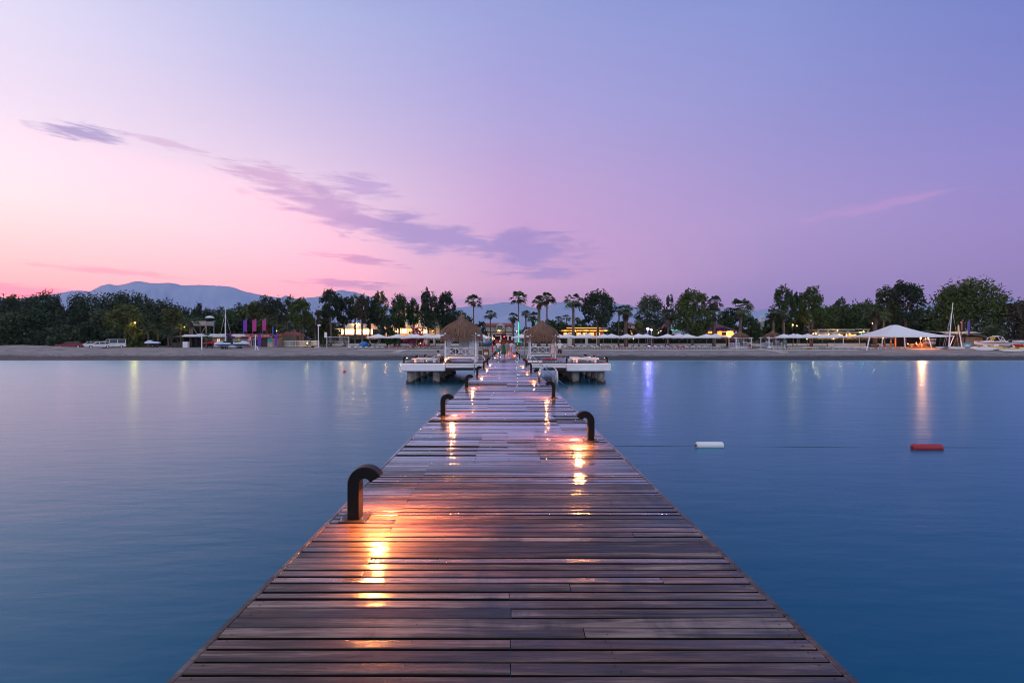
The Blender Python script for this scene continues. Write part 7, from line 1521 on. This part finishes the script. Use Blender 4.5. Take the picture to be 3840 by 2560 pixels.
m = MB(); m.box((0, 0, H_), (3.7, 3.4, .14)); m.build('platform_deck', M_GRW, t); m = MB(); m.box((0, -1.7, H_ + .6), (3.5, .05, 1.05)); m.box((0, 1.7, H_ + .6), (3.5, .05, 1.05)); m.build('railing', M_GRW, t); m = MB(); m.bar((-1.7, -1.62, H_ - .2), (0, -1.62, H_ * .45), .1); m.bar((1.7, -1.62, H_ - .2), (0, -1.62, H_ * .45), .1); m.bar((-1.75, -1.64, H_ * .42), (1.75, -1.64, H_ * .42), .12); m.build('brace', M_GRW, t)
t = thing('pool_slide', 'turquoise water slide top with a white dome above the trees', 'water slide', (at(787, 0, 128).x, 128, gz(0, 128))); z_ = at(0, 1204, 128).z - t.location.z
m = MB(); m.lathe([(.9, z_ - .9), (1.3, z_ - .2), (1.35, z_ + .15), (1.2, z_ + .15)], 16); m.tube([(0, 0, 0), (0, 0, z_ - .8)], .25, 10); m.build('slide_tub', mat('turquoise_plastic', (.02, .35, .40), .4), t, True); m = MB(); m.lathe([(1.15, z_ + .8), (.9, z_ + 1.15), (.4, z_ + 1.35), (.02, z_ + 1.4)], 16); m.tube([(0, 0, z_), (0, 0, z_ + .9)], .08, 8); m.build('dome', M_WHITE, t, True)
def jetski(px, Y, label, main, rz):
    t = thing('jet_ski', label, 'jet ski', gat(px, Y, .55), rz, 'jet skis on trailers'); L_ = 3.2
    m = MB(); m.loft([[(x, 0, z0), (x, b * .7, z0 + .1), (x, b, .36), (x, b * .98, .46), (x, -b * .98, .46), (x, -b, .36), (x, -b * .7, z0 + .1)] for x, b, z0 in ((-1.65, .06, .44), (-1.35, .34, .26), (-.8, .52, .12), (0, .58, .08), (1.0, .58, .08), (1.55, .5, .14))]); m.build('hull', M_NAVY if main is not M_RED else M_BLK, t)
    m = MB(); m.loft([[(x, -b, .45), (x, b, .45), (x, b * .6, z1), (x, -b * .6, z1)] for x, b, z1 in ((-1.66, .1, .70), (-1.2, .46, .88), (-.6, .55, 1.12), (-.25, .5, 1.15), (.1, .48, .86), (1.1, .5, .80), (1.55, .46, .74))]); m.build('upper_deck', main, t)
    m = MB(); m.loft([[(x, -b, .68), (x, b, .68), (x, b * .7, z1), (x, -b * .7, z1)] for x, b, z1 in ((-.1, .16, .98), (.2, .2, 1.06), (.7, .22, 1.1), (1.3, .2, 1.0))]); m.build('seat', M_BLK, t); m = MB(); m.tube([(-.3, -.38, 1.3), (-.38, 0, 1.24), (-.3, .38, 1.3)], .03, 6); m.tube([(-.38, 0, 1.1), (-.38, 0, 1.26)], .05, 6); m.build('handlebar', M_BLK, t)
    tr = thing('jet_ski_trailer', 'small dark trailer carrying the ' + label.split(' ')[0] + ' jet ski ' + ('at the left' if px < 800 else 'in the middle' if px < 860 else 'at the right' if px < 1000 else 'far away') if px > 600 else 'trailer carrying the distant jet ski by the palms', 'trailer', gat(px, Y), rz, 'jet ski trailers')
    m = MB(); m.bar((-2.0, 0, .42), (1.2, 0, .42), .09); m.bar((.4, -.75, .4), (.4, .75, .4), .08)
    for y in (-.35, .35): m.bar((-.9, y, .52), (1.3, y, .5), .08)
    m.build('frame', M_DARKW, tr)
    for y in (-.78, .78):
        m = MB(); m.tube([(.4, y - .09, .3), (.4, y + .09, .3)], .3, 14); w_ = m.build('wheel', M_BLK, tr); m = MB(); m.tube([(.4, y - .1, .3), (.4, y + .1, .3)], .13, 10); m.build('rim', M_POLE, w_)
M_ICE = mat('ice_blue_gelcoat', (.55, .62, .74), .25, coat=.4)
jetski(790, 107, 'red jet ski on a trailer behind the white post', M_RED, R(168)); jetski(834, 102.5, 'white jet ski with its nose towards the water, middle of three', M_ICE, R(58)); jetski(905, 105, 'blue-white jet ski facing right, rightmost of three', M_ICE, R(190)); jetski(573, 111, 'distant blue-white jet ski on a trailer beside the palms', M_ICE, R(10))
# cars
def car(px, Y, label, paint, rz, kind='estate'):
    t = thing('parked_car' if kind != 'van' else 'parked_van', label, 'car' if kind != 'van' else 'van', gat(px, Y), rz, 'vehicles parked before the wood'); pm_ = paint
    L_, Wd = (4.5, 1.68) if kind != 'van' else (4.7, 1.8); h_ = {'estate': 1.42, 'hatch': 1.40, 'van': 1.95}[kind]; x0, x1 = -L_ / 2, L_ / 2; hw = Wd / 2
    low = [(x0, .32), (x0, .62), (x0 + .12, .74), (x0 + 1.25, .88), (x1 - .05, .92), (x1, .8), (x1, .34), (x1 - .3, .24), (x0 + .25, .24)]
    if kind == 'van': low = [(x0, .34), (x0, .9), (x0 + .15, 1.0), (x0 + .75, 1.08), (x1 - .02, 1.08), (x1, .9), (x1, .36), (x1 - .2, .26), (x0 + .2, .26)]
    m = MB(); m.loft([[(x, y, z) for x, z in low] for y in (-hw, hw)] if False else [[(x * (1 if abs(y) < hw - .01 else .985), y, z if abs(y) < hw - .01 else (z - .04 if z > .5 else z + .05)) for x, z in low] for y in (-hw, -hw + .08, hw - .08, hw)]); m.build('body', pm_, t)
    top = {'estate': [(x0 + 1.25, .86), (x0 + 1.9, h_ - .04), (x0 + 2.3, h_), (x1 - .7, h_ - .01), (x1 - .1, .90)], 'hatch': [(x0 + 1.2, .86), (x0 + 1.95, h_ - .03), (x0 + 2.4, h_), (x1 - .75, h_ - .04), (x1 - .15, .9)], 'van': [(x0 + .75, 1.06), (x0 + 1.35, h_ - .06), (x0 + 1.7, h_), (x1 - .15, h_), (x1 - .03, 1.06)]}[kind]
    rf = MB(); rf.prism([(top[1][0] - .02, top[1][1] - .05)] + top[1:4] + [(top[3][0] + .05, top[3][1] - .05)], 'y', -hw + .13, hw - .13)
    for (p, q) in ((top[0], top[1]), (top[3], top[4])):
        for y in (-hw + .12, hw - .12): rf.bar((p[0], y, p[1]), (q[0], y * .96, q[1] - .02), .09, .07)
    for fx in (.36, .66) if kind != 'van' else (.28, .62):
        x = top[0][0] + (top[4][0] - top[0][0]) * fx
        for y in (-hw + .12, hw - .12): rf.bar((x, y, .88), (x, y * .97, h_ - .04), .08, .05)
    rf.build('roof', pm_, t)
    m = MB(); g_ = [(a + (.03 if i < 2 else -.03 if i > 2 else 0), b_ - (.05 if 0 < i < 4 else 0)) for i, (a, b_) in enumerate(top)]; m.prism(g_, 'y', -hw + .15, hw - .15); m.build('windows', M_GLASS, t)
    for x in (x0 + .82, x1 - .8):
        for y in (-hw, hw):
            sg_ = 1 if y > 0 else -1; m = MB(); m.tube([(x, y - sg_ * .18, .31), (x, y + sg_ * .015, .31)], .31, 16); w_ = m.build('wheel', M_BLK, t); m = MB(); m.tube([(x, y, .31), (x, y + sg_ * .025, .31)], .18, 12); m.build('rim', M_STEEL, w_)
    for y in (-hw + .28, hw - .28): m = MB(); m.box((x0 + .02, y, .6), (.08, .34, .15), bev=.02); m.build('headlight', M_CONC, t); m = MB(); m.box((x1 - .02, y + (.12 if y > 0 else -.12), .74), (.06, .14, .24)); m.build('tail_light', M_RED, t)
    for x, lab in ((x0 - .02, 'front_bumper'), (x1 + .02, 'rear_bumper')): m = MB(); m.box((x, 0, .42), (.12, Wd - .06, .16), bev=.03); m.build(lab, M_BLK if kind == 'estate' else pm_, t)
    return t
P_RED = mat('red_car_paint', (.23, .012, .02), .35, coat=.3); P_WH = mat('white_car_paint', (.66, .68, .72), .3, coat=.6); P_SIL = mat('grey_car_paint', (.42, .46, .52), .3, coat=.6)
AV = 43
car(259, 107, 'old red estate car, leftmost of the parked vehicles', P_RED, R(AV)); car(338, 111.5, 'white estate car mostly hidden behind the pale hatchback', P_WH, R(AV)); car(369, 106.5, 'pale hatchback facing left in front of the white van', P_WH, R(AV + 8), 'hatch'); car(385, 115, 'grey car whose roof shows between hatchback and van', P_SIL, R(AV)); car(423, 109, 'white van at the right end of the parked vehicles', P_WH, R(AV - 6), 'van')
lamp('lit street lamp with a short arm above the yellow-green creeper', gat(484, 112.6), 5.6, E_YEL, (1, .58, .10), 380, .16, arm=1.45, lift=.1, pole_m=M_DARKW); lamp('lamp lighting the short yellow palm behind the green hut', gat(692, 116.5), 4.6, E_YEL, (1, .60, .10), 170, .1)
lamp('green ground spotlight at the foot of the slim palm beyond the pier', gat(1941, 124.5), .3, E_GRN, (.05, 1, .25), 25, .1); lamp('green spotlight below the thick-trunked palm crown', gat(2004, 120.5), 6.2, E_GRN, (.05, 1, .25), 45, .1)
# green light strip on the slim palm
p_ = gat(1945, 126); t = thing('light_strip', 'green light strip running up the slim palm trunk', 'light strip', (p_.x, p_.y - .24, p_.z)); m = MB(); m.box((0, 0, 3.6), (.16, .05, 5.2)); m.build('glowing_tube', E_GRN, t); m = MB(); m.box((0, .035, 3.6), (.2, .02, 5.3)); m.build('backing', M_DARKW, t)
